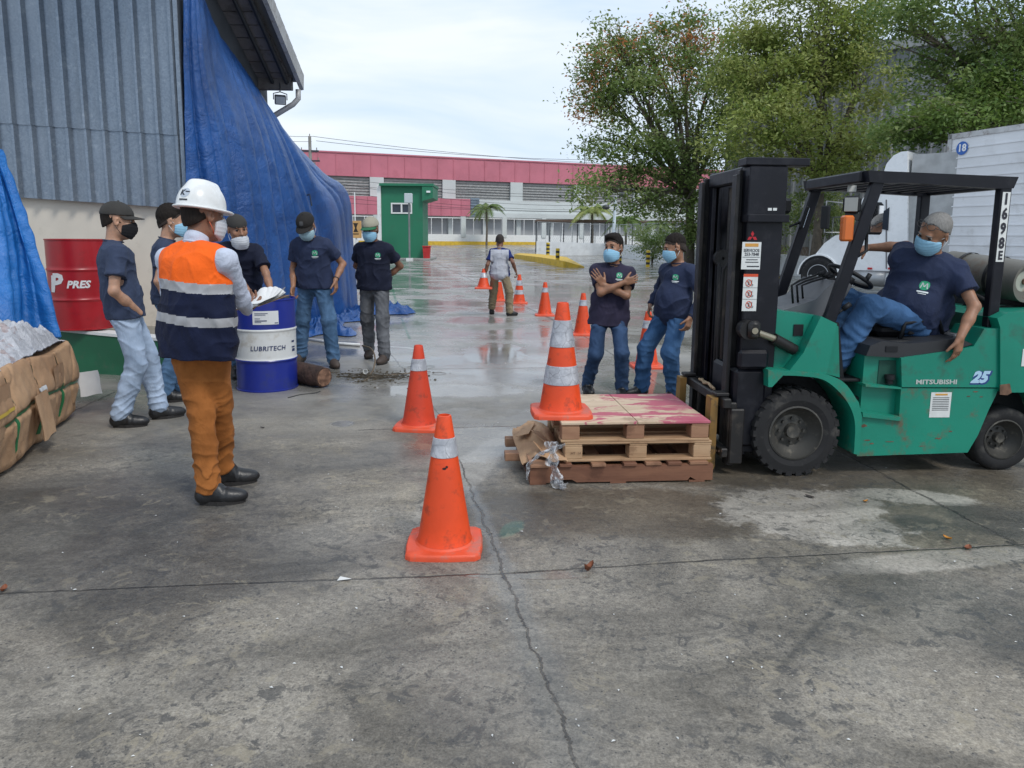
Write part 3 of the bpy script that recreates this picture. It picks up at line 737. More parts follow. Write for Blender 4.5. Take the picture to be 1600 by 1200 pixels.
# ------------------------------------------------------------------ ground
def rise(y): return max(0.0, (y-56))*.0215 if y < 130 else (130-56)*.0215
def ground_material():
    t = NT('wet_concrete'); ob = t.tc.outputs['Object']
    sep = t.n('ShaderNodeSeparateXYZ'); t.l(ob, sep.inputs[0]); X, Y = sep.outputs[0], sep.outputs[1]
    warp = t.math('MULTIPLY', t.math('SUBTRACT', t.noise(5, 7, .75), .5), .10)
    warp2 = t.math('MULTIPLY', t.math('SUBTRACT', t.noise(1.6, 4, .6), .5), .9)
    warp3 = t.math('MULTIPLY', t.math('SUBTRACT', t.noise(8, 8, .75, dist=.6), .5), 1.1)
    def line(a, b, w, soft=1.6, wob=1.0):
        """mask (1 on the line) for a segment a-b, with a wobble"""
        a, b = Vector(a[:2]), Vector(b[:2]); d = (b-a); Ln = d.length; d.normalize(); n = Vector((-d.y, d.x))
        dist = t.math('ADD', t.math('ADD', t.math('MULTIPLY', X, n.x), t.math('MULTIPLY', Y, n.y)), -a.dot(n))
        dist = t.math('ABSOLUTE', t.math('MULTIPLY_ADD', warp, wob, dist))
        al = t.math('ADD', t.math('ADD', t.math('MULTIPLY', X, d.x), t.math('MULTIPLY', Y, d.y)), -a.dot(d)-Ln/2)
        al = t.math('LESS_THAN', t.math('ABSOLUTE', al), Ln/2)
        return t.math('MULTIPLY', t.math('SUBTRACT', 1, t.step(dist, w*.4, w*soft)), al)
    def blob(c, rx, ry, ang=0, wob=.8, lo=.75, hi=1.15):
        c = Vector(c[:2]); ca, sa = cos(ang), sin(ang)
        dx = t.math('SUBTRACT', X, c.x); dy = t.math('SUBTRACT', Y, c.y)
        u = t.math('DIVIDE', t.math('ADD', t.math('MULTIPLY', dx, ca), t.math('MULTIPLY', dy, sa)), rx)
        v = t.math('DIVIDE', t.math('SUBTRACT', t.math('MULTIPLY', dy, ca), t.math('MULTIPLY', dx, sa)), ry)
        r = t.math('SQRT', t.math('ADD', t.math('MULTIPLY', u, u), t.math('MULTIPLY', v, v)))
        r = t.math('MULTIPLY_ADD', warp3, min(wob, 1.0), t.math('MULTIPLY_ADD', warp2, wob, r))
        return t.math('SUBTRACT', 1, t.step(r, lo, hi))
    def mx(*a):
        r = a[0]
        for b in a[1:]: r = t.math('MAXIMUM', r, b)
        return r
    big = t.noise(.55, 6, .6, dist=.6); mid = t.noise(2.3, 7, .65, dist=.8); fine = t.noise(19, 8, .7); grit = t.noise(120, 4, .7)
    # long streaks worn across the slabs
    streak = t.noise(1.1, 6, .62, sc3=(.35, 1.7, 1))
    base = t.mix(t.step(big, .35, .68), (.140, .126, .106, 1), (.235, .222, .198, 1))
    base = t.mix(t.math('MULTIPLY', t.step(streak, .5, .72), .55), base, (.085, .080, .074, 1))
    base = t.mix(t.math('MULTIPLY', t.step(mid, .52, .72), .6), base, (.32, .285, .225, 1))
    base = t.mix(t.math('MULTIPLY', t.step(t.noise(3.4, 7, .7, dist=1.2), .55, .66), .55), base, (.05, .050, .050, 1))
    # exposed aggregate, strongest near the camera
    vor = t.voro(46); agg = t.math('SUBTRACT', 1, t.step(vor, .20, .40)); vc = t.n('ShaderNodeTexVoronoi'); t.l(ob, vc.inputs[0]); vc.inputs['Scale'].default_value = 46
    sepc = t.n('ShaderNodeSeparateColor'); t.l(vc.outputs['Color'], sepc.inputs[0])
    aggm = t.math('MULTIPLY', t.math('MULTIPLY', agg, t.step(sepc.outputs[0], .45, .6)), t.step(t.noise(1.4, 5, .6), .40, .62))
    near = t.math('SUBTRACT', 1, t.step(Y, 3.4, 6.5))
    base = t.mix(t.math('MULTIPLY', aggm, t.math('MULTIPLY_ADD', near, .55, .15)), base, (.035, .038, .045, 1))
    vor2 = t.voro(21, sc3=(1, 1, 1)); agg2 = t.math('MULTIPLY', t.math('SUBTRACT', 1, t.step(t.math('MULTIPLY_ADD', fine, .35, vor2), .30, .44)), t.math('MULTIPLY', t.step(t.noise(2.1, 4), .46, .58), near))
    base = t.mix(t.math('MULTIPLY', agg2, .7), base, (.045, .048, .055, 1))
    base = t.mix(t.math('MULTIPLY', t.step(fine, .35, .75), .42), base, t.mix(t.step(fine, .45, .6), (.04, .038, .034, 1), (.30, .28, .24, 1)))
    base = t.mix(.20, base, t.mix(t.step(grit, .35, .65), (.02, .02, .02, 1), (.42, .40, .36, 1)))
    chips = t.math('MULTIPLY', t.math('LESS_THAN', t.voro(5.2, feature='F1'), .022), 1.0)
    # brown mud film on the right, grey pale wash (dried slurry) by the truck wheel
    brown = mx(blob(G(980, 800), 1.0, .42), blob(G(1500, 790), 1.3, .9), blob(G(1250, 740), 1.3, .35))
    base = t.mix(t.math('MULTIPLY', brown, .62), base, t.mix(fine, (.052, .040, .024, 1), (.12, .095, .062, 1)))
    pale = mx(blob(G(1265, 800), .52, .46, .1, 1.6, .8, 1.0), blob(G(1420, 775), .36, .13, -.2, 1.0, .8, 1.05), t.math('MULTIPLY', blob(G(1470, 875), .75, .10, .2, .8), .55))
    base = t.mix(t.math('MULTIPLY', pale, t.math('MULTIPLY_ADD', fine, .4, .62)), base, (.44, .42, .385, 1))
    dark = mx(blob(G(150, 790), 1.1, .6), t.math('MULTIPLY', blob(G(120, 880), 1.3, .5), .8), blob(G(1430, 815), .14, .12, 0, 1.4), blob(G(1560, 815), .3, .25, 0, 1.2))
    base = t.mix(t.math('MULTIPLY', dark, .55), base, (.034, .036, .040, 1))
    dirt = mx(blob(G(610, 590), 1.0, .28, .1, 1.4), blob(G(560, 582), .55, .22, 0, 1.4))
    base = t.mix(t.math('MULTIPLY', dirt, .75), base, t.mix(fine, (.030, .028, .018, 1), (.13, .115, .08, 1)))
    base = t.mix(t.math('MULTIPLY', blob(G(735, 735), .14, .9, -.25, .6), .5), base, (.38, .37, .35, 1))
    # mottling at several sizes: worn cement skin over darker stone
    mot = t.math('MULTIPLY', t.math('MULTIPLY_ADD', t.step(t.noise(1.15, 10, .66, dist=1.0, sc3=(.8, 1.25, 1)), .34, .64), .72, .62), t.math('MULTIPLY_ADD', t.step(t.noise(42, 10, .8), .36, .62), .50, .76))
    mot = t.math('MULTIPLY_ADD', t.math('SUBTRACT', mot, 1.0), t.math('MULTIPLY_ADD', near, .62, .38), 1.0)
    tint = t.n('ShaderNodeCombineColor'); t.l(t.math('MULTIPLY', mot, 1.04), tint.inputs[0]); t.l(t.math('MULTIPLY', mot, 1.0), tint.inputs[1]); t.l(t.math('MULTIPLY', mot, .94), tint.inputs[2])
    base = t.mix(1.0, base, tint.outputs[0], 'MULTIPLY')
    fleck = t.math('MULTIPLY', t.step(t.noise(13, 9, .72, dist=.7), .535, .575), t.step(t.noise(1.7, 5, .65), .40, .58))
    base = t.mix(t.math('MULTIPLY', fleck, t.math('MULTIPLY_ADD', near, .62, .10)), base, (.058, .057, .056, 1))
    buff = t.math('MULTIPLY', t.step(t.noise(9, 9, .72, dist=1.0), .54, .60), t.step(t.noise(1.3, 5, .6), .44, .60))
    base = t.mix(t.math('MULTIPLY', buff, .55), base, (.33, .285, .205, 1))
    pit = t.math('LESS_THAN', t.math('MULTIPLY_ADD', fine, .25, t.voro(33)), .235)
    base = t.mix(t.math('MULTIPLY', pit, t.math('MULTIPLY_ADD', near, .6, .1)), base, (.03, .032, .036, 1))
    # joints and cracks
    ptsL = [G(560, 478), G(600, 540), G(692, 655), G(733, 760), G(782, 880), G(828, 1000), G(880, 1130), G(905, 1215)]
    J = [line(ptsL[i], ptsL[i+1], .0050 if i > 2 else .0045) for i in range(len(ptsL)-1)]
    hz = [G(-60, 930), G(300, 914), G(782, 896), G(1080, 877), G(1590, 851), G(1700, 846)]
    J += [line(hz[i], hz[i+1], .0065, wob=.45) for i in range(5)]
    J += [line(G(-20, 705), G(180, 612), .012), line(G(560, 672), G(870, 664), .007), line(G(640, 577), G(930, 574), .011), line(G(560, 527), G(1000, 531), .013),
          line(G(1300, 700), G(1610, 862), .009), line(G(905, 520), G(1090, 640), .010), line(G(680, 410), G(905, 520), .03, wob=.5), line(G(1570, 846), G(1640, 870), .010),
          line(G(830, 418), G(1250, 470), .05), line(G(640, 430), G(1040, 437), .03), line(G(600, 470), G(1000, 474), .02), line(G(610, 500), G(905, 502), .013)]
    joint = mx(*J)
    skid = t.math('MULTIPLY', line(G(1325, 925), G(1215, 1050), .008, 3.0, .3), t.step(t.noise(5, 6, .7), .35, .6))
    base = t.mix(t.math('MULTIPLY', skid, .6), base, (.03, .03, .03, 1))
    wet_gut = mx(line(ptsL[4], ptsL[5], .05, 2.2), line(ptsL[5], ptsL[6], .06, 2.2), line(ptsL[6], ptsL[7], .06, 2.2), line(ptsL[3], ptsL[4], .035, 2))
    # rainwater: film and puddles
    farw = t.step(Y, 4.6, 8.5)
    film = t.math('MULTIPLY', t.step(t.noise(.42, 6, .62, dist=.5, sc3=(.7, 1, 1)), .40, .56), farw)
    pud = mx(blob(G(772, 552), .55, 1.15, 0, 1.0, .7, .95), blob(G(700, 610), .9, .35, 0, 1.0), blob(G(535, 662), .10, .11, 0, .6), blob(G(868, 895), .085, .035, 0, .5, .8, 1.0), blob(G(640, 560), .5, .3, 0, .8),
             blob(G(745, 690), .5, .55, 0, .9), blob(G(1010, 600), .6, .8, 0, 1.0), blob(G(600, 440), 1.6, 4, 0, .8), blob(G(900, 455), 2.6, 3.5, 0, 1), blob(G(740, 500), .6, .8, 0, 1), blob(G(820, 900), .30, .035, 0, .6))
    damp = mx(t.math('MULTIPLY', t.step(t.noise(.8, 6, .6), .42, .56), .85), t.math('MULTIPLY', blob(G(755, 930), 1.2, .5), .5), brown)
    wet = mx(t.math('MULTIPLY', film, .85), pud, wet_gut)
    base = t.mix(t.math('MULTIPLY', wet, .30), base, t.mix(.5, base, (.02, .02, .02, 1)))
    base = t.mix(t.math('MULTIPLY', farw, .5), base, t.mix(t.step(t.noise(.9, 7, .66, dist=.5), .3, .7), (.18, .178, .172, 1), (.40, .40, .385, 1)))
    # painted lines
    wl = mx(line(G(470, 530), G(655, 545), .03, 1.3, .3), t.math('MULTIPLY', line(G(650, 395), G(760, 440), .9, 1.3, .5), .35), line(G(985, 424), G(1080, 430), .09, 1.2, .3), line(G(830, 424), G(945, 426), .08, 1.2, .3), line(G(1010, 446), G(1060, 449), .07, 1.2, .3))
    base = t.mix(t.math('MULTIPLY', wl, .75), base, (.62, .63, .62, 1))
    base = t.mix(t.math('MULTIPLY', damp, .22), base, (.05, .05, .05, 1))
    gl = mx(line(G(613, 450), G(622, 484), .035, 1.4, .3), line(G(622, 484), G(640, 486), .04, 1.4, .3), line(G(628, 498), G(640, 530), .02, 1.4, .6))
    base = t.mix(t.math('MULTIPLY', gl, .7), base, (.01, .10, .05, 1))
    base = t.mix(t.math('MULTIPLY', blob(G(800, 825), .05, .12, -.4, 1.2), .28), base, (.03, .20, .15, 1))
    base = t.mix(t.math('MULTIPLY', chips, .8), base, (.6, .6, .58, 1))
    base = t.mix(t.math('MULTIPLY', t.math('MULTIPLY', joint, .80), t.math('MULTIPLY_ADD', t.step(t.noise(4, 5, .7), .35, .6), .6, .4)), base, (.012, .012, .012, 1))
    rgh = t.math('SUBTRACT', .78, t.math('MULTIPLY', damp, .46))
    rgh = t.math('SUBTRACT', rgh, t.math('MULTIPLY', farw, .22))
    rgh = t.math('MULTIPLY', rgh, t.math('SUBTRACT', 1, t.math('MULTIPLY', wet, .80)))
    rgh = t.math('ADD', t.math('MAXIMUM', rgh, .05), t.math('MULTIPLY', fine, .06))
    h = t.math('ADD', t.math('MULTIPLY', fine, .6), t.math('MULTIPLY', grit, .35)); h = t.math('ADD', h, t.math('MULTIPLY', aggm, -.25))
    h = t.math('SUBTRACT', h, t.math('MULTIPLY', joint, 3.0))
    h = t.math('MULTIPLY', h, t.math('SUBTRACT', 1, t.math('MULTIPLY', wet, .93)))
    h = t.math('ADD', h, t.math('MULTIPLY', mid, .4))
    b = t.n('ShaderNodeBump'); t.l(h, b.inputs['Height']); b.inputs['Distance'].default_value = .010; t.l(t.math('MULTIPLY_ADD', near, .35, .28), b.inputs['Strength'])
    return t.fin(base, rgh, 0, b.outputs[0], Specular_IOR_Level=.5)
ys = [-6, -2, 0, 2, 4, 6, 8, 12, 20, 35, 50, 56, 60, 70, 85, 100, 115, 130, 200, 600, 1400]
xs = [-900, -200, -60, -20, -8, -2, 2, 8, 20, 60, 200, 900]
mb = MB(); mb.add([(x, y, rise(y)) for y in ys for x in xs], [(j*len(xs)+i, j*len(xs)+i+1, (j+1)*len(xs)+i+1, (j+1)*len(xs)+i) for j in range(len(ys)-1) for i in range(len(xs)-1)])
tag(mb.build('ground', ground_material(), smooth=True), 'wet stained concrete yard with joints and puddles', 'ground', kind='structure')

# ------------------------------------------------------------------ materials shared by the setting
def metal_sheet():
    t = NT('galvanised_sheet'); v = t.voro(55, out=1); sc = t.n('ShaderNodeSeparateColor'); t.l(v, sc.inputs[0])
    sp = t.step(sc.outputs[0], .1, .9); n = t.noise(1.4, 6, .6, sc3=(1, 1, .45)); run = t.noise(6, 5, .6, sc3=(1.2, 1, .10))
    c = t.mix(sp, (.185, .225, .275, 1), (.225, .27, .325, 1)); c = t.mix(t.math('MULTIPLY', t.step(n, .45, .7), .6), c, (.30, .34, .39, 1)); c = t.mix(t.math('MULTIPLY', t.step(run, .5, .75), .25), c, (.10, .12, .14, 1))
    c = t.mix(t.math('MULTIPLY', t.step(t.noise(9, 7, .7), .55, .7), .35), c, (.44, .49, .53, 1))
    r = t.math('MULTIPLY_ADD', n, .25, .20); return t.fin(c, r, .45, t.bump(t.noise(30, 5), .12, .01, t.bump(t.noise(2.2, 3), .3, .05)))
M_SHEET = metal_sheet()
M_CREAM = paint('cream_plaster', (.62, .57, .49), .8, vary=.08, scale=1.5, dirt=(.30, .27, .22), dirt_amt=.35, dirt_scale=2.5)
M_GREENP = paint('green_wall_paint', (.012, .12, .055), .5, dirt=(.10, .10, .08), dirt_amt=.3)
M_WHITEP = paint('white_paint', (.72, .73, .72), .6, vary=.08, dirt=(.35, .34, .31), dirt_amt=.4, dirt_scale=3)
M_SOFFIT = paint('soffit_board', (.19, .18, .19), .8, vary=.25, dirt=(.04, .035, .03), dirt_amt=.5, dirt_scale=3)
M_GUTTER = paint('old_gutter', (.42, .42, .42), .5, .2, dirt=(.12, .09, .07), dirt_amt=.55, dirt_scale=6)
M_DKSTEEL = paint('dark_steel', (.04, .045, .055), .55, .3)
def tarp_mat(name, c1, c2):
    t = NT(name); n = t.noise(1.5, 6, .6, dist=.6); c = t.mix(t.step(n, .3, .7), c1, c2)
    wv = t.noise(3.5, 6, .65, dist=1.6); cr = t.noise(11, 6, .7, dist=2.5); c = t.mix(t.math('MULTIPLY', t.step(cr, .60, .72), .2), c, (.12, .24, .50, 1))  # lighter lines along the creases paint wrinkle highlights into the colour
    b1 = t.bump(wv, .45, .07); b2 = t.bump(cr, .5, .022, b1)
    tw = t.bump(t.noise(60, 3, .6), .12, .004, b2)
    return t.fin(c, t.math('MULTIPLY_ADD', n, .2, .22), 0, tw, Specular_IOR_Level=.5)
M_TARP = tarp_mat('blue_tarpaulin', (.008, .050, .185, 1), (.018, .092, .31, 1)); M_TARP2 = tarp_mat('sky_blue_tarpaulin', (.012, .13, .42, 1), (.022, .19, .56, 1))

# ------------------------------------------------------------------ warehouse on the left
wh = empty('warehouse', (-6, 8.9, 0), 'grey corrugated metal warehouse with cream wall base and deep roof overhang', 'warehouse')
def wl_(o): o.matrix_parent_inverse = wh.matrix_world.inverted() if False else Matrix.Translation((6, -8.9, 0)); return o
zb = lambda x: 1.80+(-3.87-x)*.057
# trapezoid ribbed front cladding with the lap joint, two lifts of sheet
for (lo, hi, yo, nm) in ((lambda x: zb(x), lambda x: zb(x)+.86, 8.90, 'wall_cladding'), (lambda x: zb(x)+.84, lambda x: 6.4, 8.885, 'wall_cladding')):
    mb = MB(); pitch = .212; prof = []; x = -3.87
    prof.append((x, 0)); x -= .03
    k = 0
    while x > -9:
        jx = random.uniform(-.006, .006)
        prof += [(x, 0), (x-.022, -.055), (x-.050+jx, -.057), (x-.054+jx, 0)]; x -= pitch
        k += 1
    n = len(prof); zz = [lo, hi]; V = []
    for f_ in zz: V += [(px_, yo+dy, f_(px_)) for px_, dy in prof]
    V += [(a, b+.004, c) for a, b, c in V]
    mb.add(V, [(i, i+1, n+i+1, n+i) for i in range(n-1)]+[(2*n+i, 3*n+i, 3*n+i+1, 2*n+i+1) for i in range(n-1)]+[(i, 2*n+i, 2*n+i+1, i+1) for i in range(n-1)])
    wl_(mb.build(nm, M_SHEET, wh))
mb = MB(); mb.box(-3.90, -3.845, 8.84, 8.96, 1.80, 6.4, bev=.006); wl_(mb.build('corner_trim', M_SHEET, wh))
mb = MB(); mb.box(-12, -3.93, 8.98, 9.3, 0, 2.6); wl_(mb.build('base_wall', M_CREAM, wh))
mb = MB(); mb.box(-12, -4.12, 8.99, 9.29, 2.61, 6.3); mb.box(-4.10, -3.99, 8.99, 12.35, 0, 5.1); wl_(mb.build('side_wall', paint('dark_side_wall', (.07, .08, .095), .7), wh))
# roof: a rake falling away from the camera, seen from below
R0 = P(470, 128, 12.0); R1 = P(418, 0, 10.4); d_ = (R1-R0); R2 = R0+d_*3.2
def roofpt(s_, x): p = R0+d_*s_; return Vector((x, p.y, p.z))
mb = MB()
for k in range(22):      # boards of the soffit
    a, b = k*.15-.02, k*.15+.115; p, q = roofpt(a, -3.52), roofpt(b, -3.52)
    V = [(-7.5, p.y, p.z), (-3.50, p.y, p.z), (-3.50, q.y, q.z), (-7.5, q.y, q.z)]; V += [(v[0], v[1]+.01, v[2]+.03) for v in V]
    mb.add(V, [(0, 1, 2, 3), (4, 7, 6, 5), (0, 4, 5, 1), (2, 6, 7, 3), (0, 3, 7, 4), (1, 5, 6, 2)])
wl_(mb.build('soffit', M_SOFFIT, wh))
up_ = Vector((0, .5, .87))
mb = MB(); p, q = R0-d_*.05, R2; V = []
for c in (p, q):
    for dx, dz in ((-4.2, .05), (.0, .05), (.0, .13), (-4.2, .13)): V.append((c.x+dx, c.y+dz*.3, c.z+dz))
mb.add(V, [(0, 1, 2, 3), (4, 7, 6, 5), (0, 4, 5, 1), (1, 5, 6, 2), (2, 6, 7, 3), (3, 7, 4, 0)]); wl_(mb.build('roof', paint('roof_sheet', (.16, .16, .16), .6), wh))
mb = MB()
for k in range(26):       # crimped edge flashing
    a = R0+d_*(k*.125-.03); b = R0+d_*(k*.125+.090); 
    for off in (0,): mb.add([(a.x-.03, a.y, a.z-.10), (a.x+.03, a.y, a.z-.09), (b.x+.03, b.y, b.z-.09), (b.x-.03, b.y, b.z-.10), (a.x-.03, a.y+.02, a.z+.13), (a.x+.035, a.y+.02, a.z+.14), (b.x+.03, b.y+.02, b.z+.14), (b.x-.03, b.y+.02, b.z+.13)], [(0, 1, 2, 3), (4, 7, 6, 5), (0, 4, 5, 1), (1, 5, 6, 2), (2, 6, 7, 3), (3, 7, 4, 0)])
a = R0+d_*-.03; b = R2
mb.add([(a.x-.028, a.y, a.z-.09), (a.x+.026, a.y, a.z-.08), (b.x+.026, b.y, b.z-.08), (b.x-.028, b.y, b.z-.09), (a.x-.028, a.y+.02, a.z+.12), (a.x+.028, a.y+.02, a.z+.13), (b.x+.028, b.y+.02, b.z+.13), (b.x-.028, b.y+.02, b.z+.12)], [(0, 1, 2, 3), (4, 7, 6, 5), (0, 4, 5, 1), (1, 5, 6, 2), (2, 6, 7, 3), (3, 7, 4, 0)])
wl_(mb.build('fascia', M_GUTTER, wh))
mb = MB()
for off, w_ in ((-.20, .035), (-.42, .03)):
    a = R0+d_*.02+Vector((off, 0, -.06)); b = R2+Vector((off, 0, -.06)); mb.tube([a, b], w_, 6)
wl_(mb.build('rake_purlin', M_DKSTEEL, wh))
a, b = P(457, 133, 11.98), P(392, 112, 11.98)
mb = MB(); mb.box(b.x, a.x, 11.92, 12.02, a.z-.08, a.z+.16, bev=.008); wl_(mb.build('end_beam', paint('end_beam_paint', (.13, .12, .12), .6, dirt=(.05, .035, .03), dirt_amt=.6), wh))
mb = MB(); mb.box(b.x+.12, a.x-.02, 11.90, 12.03, a.z+.165, a.z+.26); wl_(mb.build('eave_board', paint('eave_board_paint', (.42, .41, .35), .7, dirt=(.1, .08, .06), dirt_amt=.5), wh))
mb = MB(); mb.tube([P(466, 140, 11.98), P(466, 154, 11.98), P(458, 163, 11.98), P(428, 181, 11.98), P(418, 187, 11.98)], .042, 10); wl_(mb.build('downpipe', M_GUTTER, wh, True))
fl = empty('floodlight', P(438, 156, 11.9), 'small grey floodlight hanging under the warehouse eave beside the downpipe', 'floodlight', radians(20))
mb = MB(); mb.box(-.085, .085, -.04, .05, -.07, .07, bev=.01)
for k in range(5): mb.box(-.08, .08, .05, .075, -.06+k*.028, -.05+k*.028)
mb.build('housing', paint('flood_grey', (.10, .10, .11), .5, .3), fl).rotation_euler = (radians(20), 0, 0)
mb = MB(); mb.box(-.07, .07, -.048, -.041, -.055, .055); mb.build('lens', flat('flood_glass', (.45, .48, .5), .15), fl).rotation_euler = (radians(20), 0, 0)
mb = MB(); mb.tube([(-.10, 0, 0), (-.10, 0, .09), (0, 0, .12), (.10, 0, .09), (.10, 0, 0)], .008, 6); mb.tube([(0, 0, .12), (0, .02, .26)], .009, 6); mb.build('bracket', M_DKSTEEL, fl)

# green plinth with white coping, cream platform behind it
k0 = G(190, 584); 
pw = empty('plinth_wall', (-3.9, 7.7, 0), 'low green wall with white painted top edge behind the standing men', 'low wall')
a = Vector((-7.2, 8.35, 0)); b = Vector((-3.55, 7.62, 0)); dr = (b-a).normalized(); nr = Vector((-dr.y, dr.x, 0)); Mw = frame(a-Vector((-3.9, 7.7, 0)), dr, nr, (0, 0, 1)); Ln = (b-a).length
mb = MB(); hz_ = lambda u: .53-.15*u/Ln
mb.prism([(0, 0), (Ln, 0), (Ln, hz_(Ln)), (0, hz_(0)+.03)], 0, .16, 0, Mw); mb.build('wall_face', M_GREENP, pw)
mb = MB(); mb.prism([(-.0, hz_(0)+.032), (Ln+.01, hz_(Ln)+.002), (Ln+.01, hz_(Ln)+.032), (0, hz_(0)+.062)], -.012, .19, 0, Mw); mb.build('coping', M_WHITEP, pw)
mb = MB(); mb.prism([(0, .0), (Ln, .0), (Ln, hz_(Ln)-.05), (0, hz_(0)-.03)], .165, 1.35, 0, Mw)
tag(mb.build('platform', paint('platform_concrete', (.26, .245, .21), .8, dirt=(.12, .11, .09)), None, loc=(-3.9, 7.7, 0)), 'raised concrete platform along the cream wall', 'platform', kind='structure')

# ------------------------------------------------------------------ tarpaulins
C0 = [P(286, -90, 8.84), P(286, 60, 8.80), P(288, 180, 8.78), P(290, 300, 8.76), P(291, 430, 8.74), Vector((-3.82, 8.75, .01))]
C1 = [P(308, -40, 9.05), P(325, 110, 9.1), P(348, 220, 9.2), P(368, 330, 9.3), P(382, 440, 9.4), G(388, 560)]
C2 = [P(340, 50, 10.0), P(375, 150, 10.1), P(405, 240, 10.2), P(425, 330, 10.4), P(440, 430, 10.6), G(442, 531)]
C3 = [P(378, 103, 11.0), P(420, 180, 11.1), P(460, 260, 11.5), P(487, 340, 11.9), P(498, 430, 12.2), G(508, 506)]
C4 = [P(415, 163, 11.9), P(455, 222, 12.4), P(502, 272, 13.4), P(540, 306, 14.6), P(549, 385, 15.1), G(558, 483)]
C5 = [P(413, 165, 12.3), P(440, 215, 13.4), P(470, 262, 14.8), P(512, 315, 15.9), P(515, 390, 16.4), G(520, 476)]
B_ = catmull([C0, C1, C2, C3, C4, C5], 230, 200)
u = np.linspace(0, 1, 230)[:, None]; v = np.linspace(0, 1, 200)[None, :]
us = u+.10*v*(1-v)+.02*np.sin(6*v+9*u)
amp = .012+.075*np.clip(v*1.6, 0, 1)*(1-.35*v)
fold = (1-np.abs(np.sin(us*19+1.3*np.sin(us*9)+1.2*v)))**1.6*1.5-.5 + (1-np.abs(np.sin(us*43+2*v+2*np.sin(us*11))))**2*.9-.3+.25*np.sin(us*95+4*v)
dsp = amp*fold*np.clip((1-u)*12, .15, 1)*np.clip(u*14, .1, 1)*.85+.006*vnoise(us*60, v*26, 0, 3)+.004*vnoise(us*110, v*70, 0, 5)
bt = empty('tarpaulin', (-3.4, 11.5, 0), 'large dark blue tarpaulin draped from the warehouse roof to the ground', 'tarpaulin')
o = sheet(B_, 'tarp_sheet', M_TARP, bt, .006, dsp); o.location = (3.4, -11.5, 0)
# crumpled foot of the tarpaulin on the ground
def crumple(c, wx, wy, hgt, rot, seed, n=70):
    B = np.zeros((n, n, 3)); 
    for i in range(n):
        for j in range(n):
            a, b = i/(n-1)*2-1, j/(n-1)*2-1; e = (1-a**4)*(1-b**4)
            z = (1-abs(vnoise(a*5+seed, b*4, 0, seed)))**2*hgt*.55*e+(1-abs(vnoise(a*13, b*10+seed, 0, seed+2)))**2*hgt*.3*e
            x = a*wx*(1+.12*sin(5*b+seed)); y = b*wy*(1+.16*sin(4*a+seed)); B[i, j] = (c[0]+x*cos(rot)-y*sin(rot), c[1]+x*sin(rot)+y*cos(rot), .014+z)
    return B
for c, wx, wy, h_, r_, sd in ((G(595, 489), .62, .42, .30, .05, 2), (G(500, 512), .42, 1.1, .24, .35, 5), (G(535, 498), .45, .6, .2, .2, 8)):
    c = Vector(c)-Vector((-3.4, 11.5, 0)); sheet(crumple(c, wx, wy, h_, r_, sd), 'tarp_skirt', M_TARP, bt, .005)
mb = MB(); q = [P(468, 318, 11.7), P(466, 308, 11.7), P(484, 304, 11.7), P(487, 322, 11.7)]; mb.tube([Vector(p)-Vector((-3.4, 11.5, 0)) for p in q], .012, 6)
mb.build('strap_handle', M_DKSTEEL, bt)

D0 = [P(-140, 130, 6.6), P(-130, 250, 6.6), P(-120, 400, 6.6), P(-100, 560, 6.4)]
D1 = [P(-60, 170, 6.7), P(-45, 290, 6.6), P(-30, 410, 6.5), P(-10, 560, 6.3)]
D2 = [P(-20, 215, 6.8), P(6, 310, 6.8), P(30, 410, 6.8), P(48, 530, 6.7)]
D3 = [P(-4, 235, 6.9), P(26, 330, 6.9), P(55, 430, 6.9), P(86, 530, 6.9)]
D4 = [P(-10, 240, 7.3), P(20, 335, 7.3), P(48, 435, 7.3), P(74, 530, 7.3)]
B_ = catmull([D0, D1, D2, D3, D4], 120, 110); u = np.linspace(0, 1, 120)[:, None]; v = np.linspace(0, 1, 110)[None, :]
dsp = (.03+.05*v)*(np.sin(u*26+2*np.sin(u*7)+v*1.5)+.4*np.sin(u*55+v*5))*np.clip((1-u)*8, .1, 1)+.012*vnoise(u*50, v*30, 0, 4)
t2 = empty('tarpaulin', (-4.6, 6.9, 0), 'bright blue tarpaulin hanging at the left edge above the cardboard bale', 'tarpaulin')
o = sheet(B_, 'tarp_sheet', M_TARP2, t2, .006, dsp); o.location = (4.6, -6.9, 0)
E0 = [P(-80, 470, 5.3), P(-70, 500, 5.3), P(-60, 560, 5.3)]; E1 = [P(-30, 480, 5.35), P(-20, 510, 5.3), P(-15, 560, 5.2)]; E2 = [P(-6, 500, 5.4), P(8, 525, 5.3), P(10, 550, 5.2)]
B_ = catmull([E0, E1, E2], 50, 40); u = np.linspace(0, 1, 50)[:, None]; v = np.linspace(0, 1, 40)[None, :]
o = sheet(B_, 'tarp_corner', M_TARP2, t2, .006, .02*np.sin(u*14+v*4)); o.location = (4.6, -6.9, 0)
